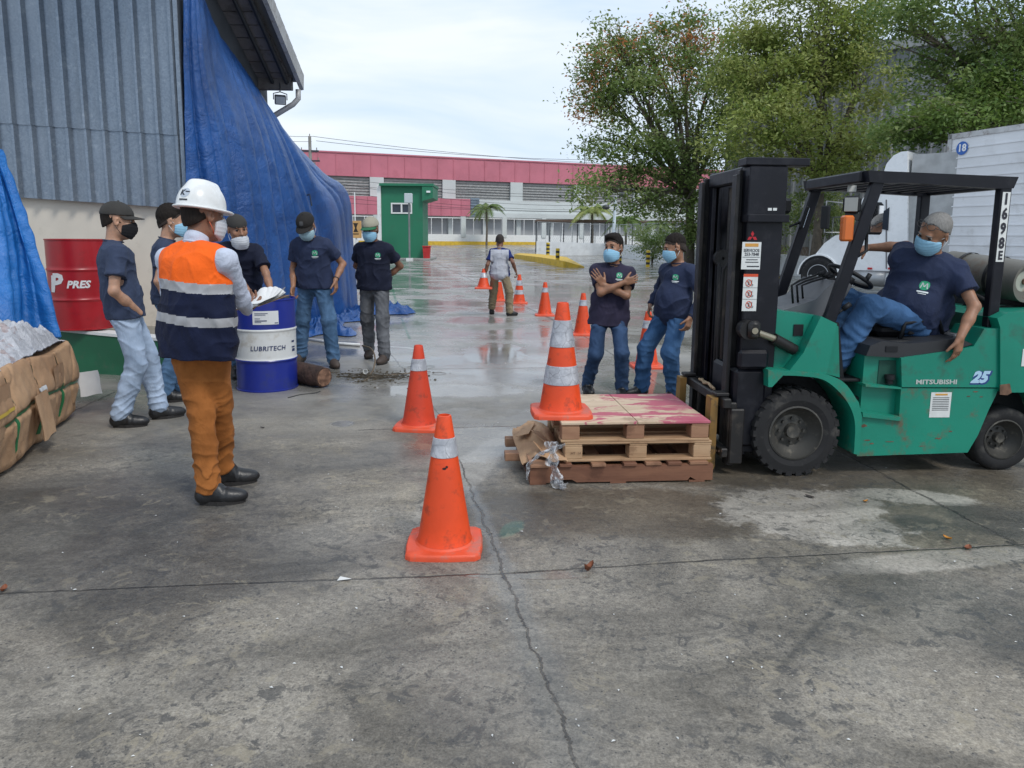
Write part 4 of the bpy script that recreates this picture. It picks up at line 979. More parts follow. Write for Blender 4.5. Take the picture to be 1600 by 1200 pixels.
# pile the left tarpaulin covers (just out of the picture)
# ------------------------------------------------------------------ far building with the pink bands
BA, BB = P(440, 380, 88), P(1180, 392, 112); BA.z = BB.z = 0
bd = (BB-BA).normalized(); bn = Vector((bd.y, -bd.x, 0)); bn = bn if bn.y < 0 else -bn
MBd = frame(BA, bd, -bn, (0, 0, 1))
def FB(px, py, off=0.0):
    d = Vector(_ray(px, py)); c = Vector(_C); q = BA+bn*off; t = (q-c).dot(bn)/d.dot(bn); p = c+d*t-BA; return p.dot(bd), p.z
pk = empty('factory_building', BA, 'long two storey building with pink metal bands and white pillars behind the yard', 'building', atan2(bd.y, bd.x))
zt = FB(700, 247)[1]; zpb = FB(700, 281)[1]; zl = FB(700, 314)[1]
uL, uR = FB(380, 250)[0], FB(1260, 280)[0]
M_PINK = paint('pink_cladding', (.50, .155, .20), .5, vary=.10, scale=.4, dirt=(.38, .10, .13), dirt_amt=.4, dirt_scale=.6)
M_LOUV = paint('louvre_grey', (.33, .33, .32), .6); M_BW = paint('building_white', (.52, .55, .54), .7, vary=.08, scale=.3)
M_SHADE = paint('shutter_grey', (.36, .37, .38), .6, vary=.1, scale=.3)
mb = MB(); mb.box(uL, uR, 0.0, .25, zpb, zt); mb.box(uL, uR, -.12, .40, zt, zt+.16)
u_ = uL; k = 0
while u_ < uR: mb.box(u_, u_+.07, -.06, 0.0, zpb, zt-.003); u_ += (FB(520, 260)[0]-FB(492, 260)[0]); k += 1
mb.build('pink_band', M_PINK, pk)
mb = MB(); mb.box(uL, uR, .5, 12, 0, zt-.1); mb.build('rear_wall', M_BW, pk)
z0 = FB(700, 311)[1]
mb = MB(); 
k = 0; zz = z0
while zz < zpb-.1: mb.box(uL, uR, .30, .42, zz, zz+.16); zz += .34
mb.box(uL, uR, .44, .49, z0, zpb); mb.build('louvre', M_LOUV, pk)
pitch_ = FB(818, 320)[0]-FB(712, 320)[0]; base = FB(703, 300)[0]
for k in range(-4, 6):
    uu = base+k*pitch_*.985; mb = MB(); mb.box(uu-.95, uu+.75, -.02, .29, z0-.0, zpb-.003); mb.build('pillar', M_BW, pk)
zc = FB(900, 336)[1]; zc2 = FB(900, 340)[1]
mb = MB(); mb.box(uL, uR, -.25, .3, zc, z0-.003); mb.box(uL, uR, -1.2, .2, zc2-.25, zc-.002); mb.build('parapet', M_BW, pk)
ua, ub = FB(520, 320)[0], FB(729, 320)[0]; za, zb2 = FB(728, 311, 1.5)[1], FB(728, 338, 1.5)[1]
mb = MB(); mb.box(ua, ub, -1.6, -.3, zb2, za)
u_ = ua
while u_ < ub: mb.box(u_, u_+.06, -1.66, -1.6, zb2, za); u_ += 1.3
mb.build('lower_band', M_PINK, pk)
mb = MB(); uu0, uu1 = ub+.1, FB(744, 320)[0]
for k in range(6): mb.box(uu0, uu1, -1.4, -1.3, zb2+.3+k*.36, zb2+.52+k*.36)
mb.box(uu0, uu1, -1.28, -.3, zb2, za-.05); mb.build('vent_louvre', paint('vent_blue_grey', (.20, .25, .30), .5, .3), pk)
zg = 0
mb = MB(); mb.box(uL, uR, .1, .3, 0, zc2-.3); mb.build('ground_floor_shutter', M_SHADE, pk)
for k in range(-8, 14):
    uu = base+k*pitch_*.5; mb = MB(); mb.box(uu-.3, uu+.3, -.28, .09, 0, zc2-.28); mb.build('column', M_BW, pk)
# its boundary: white plinth, posts and rails, yellow kerb
fb = empty('boundary_fence', BA, 'white panel fence on a low plinth in front of the pink banded building', 'fence', atan2(bd.y, bd.x))
fo = -9.0; q = [FB(600, 376, 9), FB(1010, 376, 9)]
zp1, zp0 = FB(790, 367, 9)[1], FB(790, 374, 9)[1]; zr = FB(790, 341, 9)[1]
mb = MB(); mb.box(uL, uR, fo, fo+.25, 0.2, zp1); mb.build('plinth', M_WHITEP, fb)
pc = (FB(788, 360, 9)[0]-FB(724, 360, 9)[0])
for k in range(-5, 9):
    uu = FB(724, 360, 9)[0]+k*pc; mb = MB(); mb.box(uu-.28, uu+.28, fo-.1, fo+.3, zp1-.3, zr+.1); mb.build('post', M_BW, fb)
    mb = MB()
    for j in range(1, 4): mb.box(uu+j*pc/4-.03, uu+j*pc/4+.03, fo+.05, fo+.1, zp1, zr-.1)
    mb.build('bars', M_WHITEP, fb)
mb = MB(); mb.box(uL, uR, fo+.04, fo+.12, zr-.12, zr-.02); mb.build('rail', M_WHITEP, fb)
mb = MB(); a = FB(560, 380, 10.2)[0]; b = FB(836, 380, 10.2)[0]; zk = .66; mb.box(a, b, -10.6, -10.2, 0.2, zk+.35); o = mb.build('kerb', paint('yellow_kerb_paint', (.62, .40, .03), .6, dirt=(.2, .17, .1)), None, loc=BA); o.rotation_euler = (0, 0, atan2(bd.y, bd.x))
tag(o, 'long yellow painted kerb at the far edge of the yard', 'kerb', kind='structure')
# ------------------------------------------------------------------ green booth, bin, sign
g0, g1 = G(598, 408), G(662, 407); yb = 49.0
xa, xb = P(597, 400, yb).x, P(661, 400, yb).x; zt = P(640, 291, yb).z
bo = empty('guard_booth', ((xa+xb)/2, yb, 0), 'tall green booth with flat overhanging roof and one small window', 'booth')
hw = (xb-xa)/2; M_BOOTH = paint('booth_green', (.014, .165, .085), .55, vary=.08, scale=.5, dirt=(.04, .09, .06), dirt_amt=.3, dirt_scale=1)
wx0, wx1 = P(611, 325, yb).x-bo.location.x, P(644, 325, yb).x-bo.location.x; wz0, wz1 = P(627, 334, yb).z, P(627, 317, yb).z
mb = MB(); mb.box(-hw, wx0, 0, .3, 0, zt); mb.box(wx1, hw, 0, .3, 0, zt); mb.box(wx0, wx1, 0, .3, 0, wz0); mb.box(wx0, wx1, 0, .3, wz1, zt); mb.box(-hw, hw, .3, 3, 0, zt); mb.build('wall', M_BOOTH, bo)
mb = MB(); mb.box(-hw-.06, hw+.75, -.35, 3.1, zt+.003, zt+.16); xo = hw
mb.prism([(hw+.003, zt-.95), (hw+.70, zt-.75), (hw+.70, zt), (hw+.003, zt)], -.3, 3.0); mb.build('roof', M_BOOTH, bo)
mb = MB(); f = .09
mb.box(wx0, wx1, -.05, .05, wz0, wz0+f); mb.box(wx0, wx1, -.05, .05, wz1-f, wz1); mb.box(wx0, wx0+f, -.05, .05, wz0+f, wz1-f); mb.box(wx1-f, wx1, -.05, .05, wz0+f, wz1-f); mb.box((wx0+wx1)/2-.05, (wx0+wx1)/2+.05, -.05, .05, wz0+f, wz1-f)
wf = mb.build('window', M_WHITEP, bo); mb = MB(); mb.box(wx0+f, wx1-f, .06, .08, wz0+f, wz1-f); mb.build('pane', flat('dark_glass', (.03, .04, .055), .1), wf)
mb = MB(); mb.box(-hw-.25, -hw-.003, -.1, .3, 0, zt+.1); mb.build('corner_strip', M_WHITEP, bo)
mb = MB(); mb.box(hw+.3, hw+.55, -.42, -.352, zt-.42, zt-.30); mb.build('wall_lamp', flat('lamp_white', (.8, .85, .85), .3), bo)
mb = MB(); mb.box(-hw-1.4, hw+.6, -1.6, 3, .012, .10); tag(mb.build('booth_apron', paint('apron_concrete', (.30, .30, .28), .8), None, loc=bo.location), 'pale concrete apron under the green booth', 'apron', kind='structure')
cp = empty('camera_pole', P(640, 404, 47.0)*1.0, 'thin grey pole with a small white box in front of the green booth', 'pole'); cp.location.z = .0
h_ = P(640, 306, 47).z
mb = MB(); mb.tube([(0, 0, .15), (0, 0, h_)], .06, 8); mb.build('pole', paint('pole_grey', (.22, .23, .23), .5, .4), cp)
mb = MB(); mb.box(-.28, .22, -.15, .15, h_-.45, h_+.15, bev=.03); mb.build('equipment_box', flat('box_pale', (.5, .56, .58), .5), cp)
mb = MB(); mb.box(-.2, .2, -.2, .2, 0, .15); mb.build('footing', M_WHITEP, cp)
rb = empty('rubbish_bin', G(667, 406), 'red plastic bin with lid beside the green booth', 'bin')
mb = MB(); 
for a, b, c in ((0, .85, 0),): mb.prism([(-.19, .06), (.19, .06), (.24, .82), (-.24, .82)], -.25, .25)
mb.build('bin_body', paint('bin_red', (.45, .02, .02), .45), rb)
mb = MB(); mb.box(-.27, .27, -.29, .27, .823, .91, bev=.02); mb.build('lid', paint('bin_red', (.45, .02, .02)), rb)
bb = empty('crate', G(558+5, 399)*1.0, 'small brown box on the ground at the foot of the green booth', 'box'); bb.location = G(598, 404)+Vector((-.4, 0, 0)); bb.location = P(594, 404, 47.5); bb.location.z = 0
mb = MB(); mb.box(-.35, .25, -.2, .2, .11, .85, bev=.03); mb.build('box_body', paint('brown_box', (.13, .07, .045), .7), bb)
sg = empty('notice_sign', P(557, 398, 30), 'orange notice board with a black symbol between the tarp and the booth', 'sign'); sg.location.z = 0
a, b = P(550, 345, 30), P(565, 372, 30); 
cx = sg.location.x
mb = MB(); mb.box(a.x-cx, b.x-cx, -.03, .03, b.z, a.z, bev=.01); mb.build('board', paint('sign_orange', (.55, .32, .12), .6), sg)
mb = MB(); mb.tube([(0, .05, 0), (0, .05, b.z)], .035, 8); mb.build('post', M_WHITEP, sg)
mb = MB(); zc = (a.z+b.z)/2+.06; w_ = .085
mb.add([(-w_, -.036, zc+.17), (w_, -.036, zc+.17), (w_*.35, -.036, zc), (w_, -.036, zc-.15), (-w_, -.036, zc-.15), (-w_*.35, -.036, zc)], [(0, 1, 2, 3, 4, 5)]); mb.box(-.12, .12, -.037, -.031, zc-.26, zc-.22); mb.box(-w_*1.2, w_*1.2, -.037, -.031, zc+.16, zc+.19); mb.box(-w_*1.2, w_*1.2, -.037, -.031, zc-.165, zc-.145)
mb.build('symbol', flat('sign_black', (.02, .015, .01)), sg)
wp = empty('flag_pole', P(556, 395, 60), 'thin white mast rising beside the tarpaulin', 'mast'); wp.location.z = rise(60)
mb = MB(); mb.tube([(0, 0, 0), (0, 0, P(556, 300, 60).z-.1)], .05, 6); mb.build('mast', M_WHITEP, wp)

# ------------------------------------------------------------------ white wall along the road, chain link fence on top, bollards, island
WP = [(838, 391, 377), (950, 401, 381), (1100, 416, 390), (1270, 434, 401), (1420, 452, 412)]
pts = []
for x, yb_, yt in WP:
    g = G(x, yb_); g = P(x, yb_, min(g.y, 62)); Yd = min(G(x, yb_).y, 60 if x == 838 else 99); g = P(x, yb_, Yd); pts.append(Vector((g.x, g.y, P(x, yt, Yd).z)))
wwall = empty('boundary_wall', (pts[2].x, pts[2].y, 0), 'long low white painted wall along the right side of the yard', 'low wall'); o_ = Vector((pts[2].x, pts[2].y, 0))
mb = MB(); sub = []
for i in range(len(pts)-1):
    for k in range(12): sub.append(pts[i].lerp(pts[i+1], k/12))
sub.append(pts[-1]); V = []
for i, p in enumerate(sub):
    z = p.z+.02*vnoise(i*.9, 0, 0, 2); q = p-o_; V += [(q.x, q.y, -.1), (q.x, q.y, z), (q.x+.10, q.y+.22, z), (q.x+.10, q.y+.22, -.1)]
mb.add(V, [(i*4+j, i*4+4+j, i*4+5+j, i*4+1+j) for i in range(len(sub)-1) for j in range(3)]+[(0, 1, 2, 3), (len(V)-4, len(V)-1, len(V)-2, len(V)-3)])
mb.build('wall', paint('limewashed_wall', (.66, .68, .69), .75, vary=.08, dirt=(.40, .40, .38), dirt_amt=.5, dirt_scale=1.2), wwall)
fe = empty('chain_link_fence', tuple(o_), 'galvanised chain link fence standing on the low white wall', 'fence')
def fz(t):      # point along the wall polyline with fence height
    t = max(0, min(.9999, t))*(len(sub)-1); i = int(t); return sub[i].lerp(sub[i+1], t-i)
M_GALV = paint('galvanised_tube', (.30, .32, .33), .5, .5)
FH = 1.55
N_ = 26
for k in range(N_):
    p = fz(k/(N_-1)); q = p-o_; mb = MB(); mb.tube([(q.x+.05, q.y+.1, p.z-.02), (q.x+.05, q.y+.1, p.z+FH)], .03, 6); mb.build('fence_post', M_GALV, fe)
mb = MB(); mb.tube([Vector((p.x+.05, p.y+.1, p.z+FH))-o_ for p in sub], .025, 6); mb.build('top_rail', M_GALV, fe)
mb = MB(); tot = 150
for k in range(tot):
    for sgn in (1, -1):
        t0 = k/tot; t1 = t0+sgn*.034
        if t1 < 0 or t1 > 1: continue
        a, b = fz(t0), fz(t1); r = .004
        A = Vector((a.x+.05, a.y+.1, a.z))-o_; Bq = Vector((b.x+.05, b.y+.1, b.z+FH))-o_
        mb.tube([A, Bq], r, 3, cap=False)
mb.build('wire_mesh', M_GALV, fe)
for (x, yb_, yt) in ((871, 414, 388), (856, 399, 382), (968, 415, 388), (1012, 417, 391)):
    Yd = min(G(x, yb_).y, 58); p = P(x, yb_, Yd); p.z = max(0, p.z) if Yd > 56 else 0; h_ = P(x, yt, p.y).z
    lab = {871: 'yellow and black striped bollard standing on the yellow island', 856: 'farther striped bollard just behind the yellow island', 968: 'striped bollard by the white wall just left of the man with crossed arms', 1012: 'striped bollard by the white wall between the two men on the right'}[x]
    bl = empty('bollard', p, lab, 'bollard', group='striped bollards'); w_ = .11 if x != 856 else .14
    n = 7; cols = []
    mb = MB(); prof = []; mis = []
    for i in range(n):
        z0, z1 = h_*i/n, h_*(i+1)/n; prof += [(w_, z0)]; mis.append(i % 2)
    prof.append((w_, h_*.97)); mis.append(0); prof.append((w_*.8, h_)); mis.append(0); prof.append((1e-3, h_)); mb.lathe(prof, 14, mis=mis)
    mb.build('post', [paint('bollard_yellow', (.62, .44, .03), .5), flat('bollard_black', (.02, .02, .02), .5)], bl)
# yellow island
A = [P(800, 400, 58), P(915, 418.5, G(915, 418.5).y), P(890, 420, G(890, 420).y), P(866, 416.5, G(866, 416.5).y), P(796, 404, 54)]
L_ = [G(803, 403.5), G(845, 411), G(880, 418), G(913, 418.4), G(885, 410), G(845, 404.5), G(812, 401.5)]
mb = MB(); n = len(L_); c = sum(L_, Vector())/n; hh = [.30, .34, .34, .06, .34, .34, .3]
V = [(p.x, p.y, -.05) for p in L_]+[(p.x, p.y, hh[i]) for i, p in enumerate(L_)]; mb.add(V, [(i, (i+1) % n, n+(i+1) % n, n+i) for i in range(n)]+[tuple(range(n, 2*n))])
tag(mb.build('island_kerb', paint('yellow_kerb_paint', (.62, .40, .03))), 'raised traffic island with yellow painted sides', 'kerb', kind='structure')
# yellow black wheel stop by the wall on the right
ws = empty('wheel_stop', G(1215, 437), 'yellow and black striped wheel stop on the ground behind the forklift mast', 'wheel stop', radians(-10))
mb = MB()
for k in range(9): mb.tube([(-.45+k*.1, 0, .07), (-.35+k*.1-.002, 0, .07)], .085 if k % 2 else .08, 10, mi=k % 2)
mb.build('rubber_bar', [paint('bollard_yellow', (.62, .44, .03)), flat('bollard_black', (.02, .02, .02))], ws, True)

# ------------------------------------------------------------------ street lamp, utility pole, wires
sl = empty('street_lamp', P(957, 399, 60), 'slim pale lamp post with round lamps beyond the white wall', 'street lamp'); sl.location.z = 0; h_ = P(960, 306, 60).z; lean = P(962, 306, 60).x-sl.location.x
mb = MB(); mb.tube([(0, 0, 0), (lean, 0, h_)], [.16, .10], 10); mb.build('post', paint('lamp_post_paint', (.62, .70, .76), .5), sl)
mb = MB(); mb.tube([(lean-.8, 0, h_-.9), (lean, 0, h_-.25), (lean+.5, 0, h_+.1)], .05, 6); mb.build('bracket', M_DKSTEEL, sl)
for dx, dz in ((-.75, -.9), (.55, .1)):
    mb = MB(); mb.lathe([(.01, .22), (.22, .16), (.34, 0), (.22, -.15), (.01, -.2)], 14, M=TR(lean+dx, 0, h_+dz)); mb.build('lamp', flat('lamp_dark', (.05, .055, .06), .4), sl, True)
up = empty('utility_pole', P(489, 385, 80), 'concrete utility pole with crossarm and wires behind the tarpaulin', 'utility pole'); up.location.z = 0
h_ = P(488, 213, 80).z
mb = MB(); mb.tube([(0, 0, 0), (0, 0, h_)], [.24, .16], 8); mb.build('pole', paint('pole_concrete', (.25, .24, .22), .8), up)
mb = MB(); mb.box(-1.0, .9, -.08, .08, h_-1.6, h_-1.42); mb.box(-.7, 1.0, -.08, .08, h_-2.6, h_-2.45); mb.build('crossarm', M_DKSTEEL, up)
for dx, dz in ((-.9, -1.4), (.7, -1.4), (0, 0), (.85, -2.42)):
    mb = MB(); mb.tube([(dx, 0, h_+dz), (dx, 0, h_+dz+.25)], .06, 6); mb.build('insulator', flat('insulator_grey', (.25, .22, .2)), up)
mb = MB(); mb.lathe([(.01, h_-3.2), (.22, h_-3.2), (.22, h_-2.7), (.01, h_-2.65)], 10, M=TR(.35, -.1, 0)); mb.build('transformer', paint('pole_grey', (.22, .23, .23)), up)
def wire(name, A, Bp, sag, r, lab, grp='overhead wires'):
    m = 16; ps = [A.lerp(Bp, i/m)-Vector((0, 0, sag*4*(i/m)*(1-i/m))) for i in range(m+1)]; mb = MB(); mb.tube(ps, r, 4, cap=False)
    tag(mb.build(name, flat('wire_black', (.03, .03, .035))), lab, 'wire', grp)
top = P(489, 214, 80)
wl_lab = 'thin overhead wires running from the utility pole to the right'
wire('overhead_wire', P(380, 200, 78), P(489, 213, 80), .3, .025, 'thin overhead wires left of the utility pole', 'wires left of the pole'); wire('overhead_wire', P(380, 207, 78), P(487, 221, 80), .3, .025, 'thin overhead wires left of the utility pole', 'wires left of the pole')
wire('overhead_wire', P(489, 213, 80), P(960, 256, 95), .4, .028, wl_lab); wire('overhead_wire', P(494, 220, 80), P(960, 250, 95), .5, .028, wl_lab)
for y0, y1, sg_ in ((271, 303, .9), (275, 312, 1.5), (283, 309, .6), (290, 321, 1.2), (301, 326, .9), (312, 330, .5)):
    wire('overhead_wire', P(470, y0, 72), P(1090, y1, 78), sg_, .022, 'low slack cables crossing in front of the louvred storey', 'slack cables before the building')
ap = empty('antenna_mast', P(913, 262, 104), 'thin antenna rising above the pink roofline', 'antenna'); mb = MB(); a = P(912, 262, 104); b = P(911, 222, 104); mb.tube([(0, 0, -1.5), (0, 0, b.z-a.z)], .05, 5); mb.tube([(-.5, 0, 1.6), (.5, 0, 1.6)], .04, 4); mb.build('mast', M_DKSTEEL, ap)
# frame of the pergola/parking roof on the right of the fence
pg = empty('carport', P(960, 372, 66), 'open carport of thin posts with a rusty roof edge behind the fence', 'carport'); pg.location.z = .2
a, b = P(838, 346, 66), P(1075, 350, 66); mb = MB(); x0, x1 = a.x-pg.location.x, b.x-pg.location.x; zt = a.z-.2
mb.box(x0, x1, -.1, 5, zt-.0, zt+.18); mb.build('roof', paint('rusty_roof', (.12, .08, .06), .8, dirt=(.25, .22, .2), dirt_scale=2), pg)
mb = MB(); 
for k in range(12): mb.tube([(x0+(x1-x0)*k/11, 0, -.2), (x0+(x1-x0)*k/11, 0, zt)], .05, 5)
mb.build('posts', M_DKSTEEL, pg)
for k, (x, lab) in enumerate(((1003, 'left'), (868, 'r'))): pass

# ------------------------------------------------------------------ large grey shed behind the trees on the right
sh = empty('shed_building', (17, 33, 0), 'tall grey corrugated shed behind the trees on the right', 'shed')
def ribbed(ax, ay, bx, by, z0, z1, step, dep):
    mb = MB(); a, b = Vector((ax, ay, 0)), Vector((bx, by, 0)); d = b-a; Ln = d.length; d.normalize(); n = Vector((d.y, -d.x, 0)); prof = []; x = 0
    while x < Ln: prof += [(x, 0), (x+step*.3, 0), (x+step*.4, dep), (x+step*.6, dep), (x+step*.7, 0)]; x += step
    m = len(prof); V = [a+d*u+n*w_+Vector((0, 0, z)) for z in (z0, z1) for u, w_ in prof]; mb.add(V, [(i, i+1, m+i+1, m+i) for i in range(m-1)]); return mb
M_GREYW = paint('grey_shed_sheet', (.26, .275, .29), .55, .2, vary=.2, scale=.5, dirt=(.12, .12, .12), dirt_amt=.5, dirt_scale=.8)
o = ribbed(P(1125, 400, 37).x, 37, 30, 24, 0, 9.6, .5, .07).build('wall', M_GREYW, sh, loc=(-17, -33, 0))
mb = MB(); a = Vector((P(1125, 400, 37).x, 37.1, 0)); b = Vector((30, 24.1, 0)); d = (b-a).normalized(); M_ = frame(a-Vector((17, 33, 0)), d, (-d.y, d.x, 0), (0, 0, 1)); Ln = (b-a).length
mb.prism([(0, 9.6), (Ln, 9.6), (Ln, 10.4), (0, 9.9)], -.3, 8, 0, M_); mb.build('roof', paint('shed_roof', (.33, .34, .35), .5, .2), sh)
mb = MB(); mb.prism([(0, 0), (Ln, 0), (Ln, 1.2), (0, 1.2)], -.14, -.08, 0, M_); mb.build('brown_base', paint('shed_base', (.12, .10, .085), .8), sh)

# ------------------------------------------------------------------ white articulated lorry
M_TW = paint('truck_white', (.84, .86, .87), .28, vary=.05, scale=1, bump=.02, dirt=(.45, .45, .44), dirt_amt=.3, dirt_scale=2)
M_BLK = paint('black_plastic', (.010, .011, .013), .55, spec=.3); M_RUB = paint('tyre_rubber', (.013, .013, .014), .85, dirt=(.09, .085, .075), dirt_amt=.5, dirt_scale=9)
M_CHR = paint('dull_steel', (.35, .36, .37), .4, .6); M_GLS = flat('cab_glass', (.03, .035, .04), .08)
tr = empty('lorry', (11.0, 21.0, 0), 'white lorry cab with sleeper parked at the right behind the forklift', 'lorry')
def WL(pts_): return pts_
# cab local frame: +x towards its front, y to the side away from us, z up
fdir_ = Vector((-.70, .71, 0)).normalized(); sdir_ = Vector((-fdir_.y, fdir_.x, 0)); sdir_ = sdir_ if sdir_.y > 0 else -sdir_
ca = P(1463, 420, 19.6); ca.z = 0; Mc = frame(ca-Vector((11, 21, 0)), fdir_, -sdir_ if False else sdir_, (0, 0, 1))
def PC(px, py, side=0.0):     # pixel -> cab coordinates on the near side plane
    d = Vector(_ray(px, py)); c = Vector(_C); q = ca+sdir_*side; t = (q-c).dot(sdir_)/d.dot(sdir_); p = c+d*t-ca; return p.dot(fdir_), p.z
prof = [PC(*p) for p in ((1418, 440), (1418, 236), (1408, 237), (1396, 243), (1385, 256), (1376, 285), (1372, 300), (1352, 305), (1347, 312), (1336, 350), (1330, 362), (1305, 368), (1288, 380), (1272, 400), (1266, 412), (1266, 432), (1300, 430), (1320, 445), (1390, 448))]
mb = MB(); mb.prism(prof, 0, 2.3, 0, Mc); mb.build('cab', M_TW, tr)
# proud door, windows, fairing edge, step tank
q0, q1 = PC(1352, 316), PC(1385, 360)
mb = MB(); a = [PC(1378, 316), PC(1352, 316), PC(1342, 352), PC(1345, 362), PC(1378, 362)]; mb.prism(a, -.02, -.004, 0, Mc); mb.build('side_window', M_GLS, tr)
mb = MB(); a = [PC(1390, 324), PC(1381, 330), PC(1378, 358), PC(1388, 360)]; mb.prism(a, -.02, -.004, 0, Mc); mb.build('sleeper_window', M_GLS, tr)
mb = MB(); a = [PC(1384, 420), PC(1384, 312), PC(1386, 312), PC(1386, 420)]; mb.prism(a, -.012, -.003, 0, Mc); a = [PC(1335, 422), PC(1405, 424), PC(1405, 427), PC(1335, 425)]; mb.prism(a, -.03, -.003, 0, Mc); mb.build('door_seam', flat('seam_grey', (.15, .15, .16)), tr)
for x in (1325, 1356, 1388):
    mb = MB(); a = [PC(x, 421), PC(x+7, 421), PC(x+7, 418), PC(x, 418)]; mb.prism(a, -.03, -.002, 0, Mc); mb.build('side_marker', flat('marker_red', (.5, .03, .03), .3), tr)
mb = MB(); u0, _z = PC(1418, 300); u1 = PC(1415, 300)[0]; zt_ = PC(1440, 240)[1]
mb.prism([(u0-1.1, .9), (u0-.02, .9), (u0-.02, zt_), (u0-1.1, zt_)], .10, .14, 0, Mc); mb.prism([(u0-1.1, .9), (u0-.02, .9), (u0-.02, zt_), (u0-1.1, zt_)], 2.1, 2.14, 0, Mc)
mb.prism([(u0-.06, .9), (u0-.012, .9), (u0-.012, zt_-.02), (u0-.06, zt_-.02)], .15, 2.09, 0, Mc)
mb.build('rear_panel', paint('fairing_grey', (.40, .41, .41), .5), tr)
def wheel(parent, M, R, W, rim=.58, mat=None, lug=False):
    """tyre mesh named wheel with its rim as sub-part"""
    mb = MB(); w2 = W/2; mb.lathe([(R*rim, -w2*.9), (R*.75, -w2*1.05), (R*.93, -w2), (R*(.965 if lug else 1), -w2*.75), (R*(.965 if lug else 1), w2*.75), (R*.93, w2), (R*.75, w2*1.05), (R*rim, w2*.9)], 48, M=M)
    if lug:
        n = 26
        for k in range(n):
            for sd_ in (-1, 1):
                a = 2*pi*(k+(.5 if sd_ > 0 else 0))/n; da = pi/n*.60; V = []
                for r in (R*.90, R*1.0):
                    for (zz, a_, rr) in ((sd_*w2*1.03, a-da, r*.985), (sd_*w2*1.03, a+da, r*.985), (sd_*w2*.05, a+da*1.5, r), (sd_*w2*.05, a+da*.1, r)): V.append(M @ Vector((rr*cos(a_), rr*sin(a_), zz)))
                mb.add(V, [(0, 1, 2, 3), (4, 7, 6, 5), (0, 4, 5, 1), (1, 5, 6, 2), (2, 6, 7, 3), (3, 7, 4, 0)])
    ty = mb.build('wheel', mat or M_RUB, parent, not lug); mb = MB()
    mb.lathe([(1e-3, -w2*.50), (R*.15, -w2*.55), (R*.17, -w2*.2), (R*.36, -w2*.1), (R*.40, -w2*.2), (R*rim*.94, -w2*.80), (R*rim*.97, -w2*1.0), (R*rim*1.03, -w2*.97), (R*rim*1.01, w2*.9), (1e-3, w2*.6)], 32, M=M)
    for k in range(8):
        a = 2*pi*k/8; mb.tube([M @ Vector((R*.28*cos(a), R*.28*sin(a), -w2*.1)), M @ Vector((R*.28*cos(a), R*.28*sin(a), -w2*.34))], R*.035, 6)
    mb.build('rim', M_RIM if (lug or R < .3) else M_CHR, ty, True, angle=40)
    return ty
M_RIM = paint('rim_grimy', (.06, .058, .052), .6, .3, dirt=(.22, .20, .16), dirt_amt=.5, dirt_scale=14)
wc = PC(1278, 430); Mwh = Mc @ frame((wc[0], .12, wc[1]), (1, 0, 0), (0, 0, 1), (0, 1, 0)); wheel(tr, Mwh, .53, .28)
mb = MB(); c_ = []
for k in range(15):
    a = pi*k/14; c_.append((wc[0]+cos(a)*.62, wc[1]+sin(a)*.62))
c2_ = [(wc[0]+(x-wc[0])*.94, .0+wc[1]+(z-wc[1])*.94) for x, z in c_[::-1]]; mb.prism(c_+c2_, -.03, .3, 0, Mc); mb.build('wheel_arch', M_TW, tr)
mb = MB(); c_ = [(wc[0]+cos(pi*k/14)*.57, wc[1]+sin(pi*k/14)*.57) for k in range(15)]; mb.prism(c_, -.012, -.003, 0, Mc); mb.build('wheel_well', M_BLK, tr)
a, b = PC(1302, 322), PC(1302, 358)
mb = MB(); mb.box(a[0]-.12, a[0]+.12, -.55, -.42, b[1], a[1], bev=.03, M=Mc); m_ = mb.build('wing_mirror', M_BLK, tr); mb = MB(); mb.tube([Mc @ Vector((a[0]-.5, -.02, a[1]+.05)), Mc @ Vector((a[0], -.48, a[1]+.12)), Mc @ Vector((a[0], -.48, b[1]-.1)), Mc @ Vector((a[0]-.5, -.02, b[1]-.1))], .02, 6); mb.build('mirror_arm', M_CHR, m_)
mb = MB(); mb.tube([Mc @ Vector((PC(1345, 300)[0], .05, PC(1345, 440)[1]+.1)), Mc @ Vector((PC(1395, 300)[0], .05, PC(1345, 440)[1]+.1))], .22, 14); mb.build('fuel_tank', M_CHR, tr, True)
# trailer
te = empty('trailer', (11.6, 20, 0), 'tall white ribbed box trailer marked 18 behind the lorry cab', 'trailer')
ta, tb_ = P(1466, 400, 19.8), P(1700, 400, 16.2); ta.z = tb_.z = 0; td_ = (tb_-ta).normalized(); tn = Vector((td_.y, -td_.x, 0)); tn = tn if tn.dot(Vector((-1, -1, 0))) > 0 else -tn
Mt = frame(ta-Vector((11.6, 20, 0)), td_, -tn, (0, 0, 1)); TL = 12; zt_ = P(1470, 212, 19.8).z; zb_ = 1.05
M_TRAIL = paint('trailer_white', (.76, .77, .79), .4, vary=.08, scale=.8, bump=.02, dirt=(.40, .39, .37), dirt_amt=.35, dirt_scale=1.2)
mb = MB(); mb.box(0, TL, 0, 2.5, zb_, zt_, M=Mt); mb.build('box_body', M_TRAIL, te)
mb = MB(); zz = zb_+.12
while zz < zt_-.25: mb.box(.12, TL, -.018, -.001, zz, zz+.03, M=Mt); zz += .245
mb.build('side_ribs', M_TRAIL, te)
mb = MB(); mb.box(-.02, .10, -.03, .12, zb_, zt_+.02, M=Mt); mb.box(-.02, TL, -.03, .1, zt_-.10, zt_+.03, M=Mt); mb.build('edge_trim', paint('trim_worn', (.5, .5, .5), .4, .3, dirt=(.14, .10, .08), dirt_amt=.7, dirt_scale=5), te)
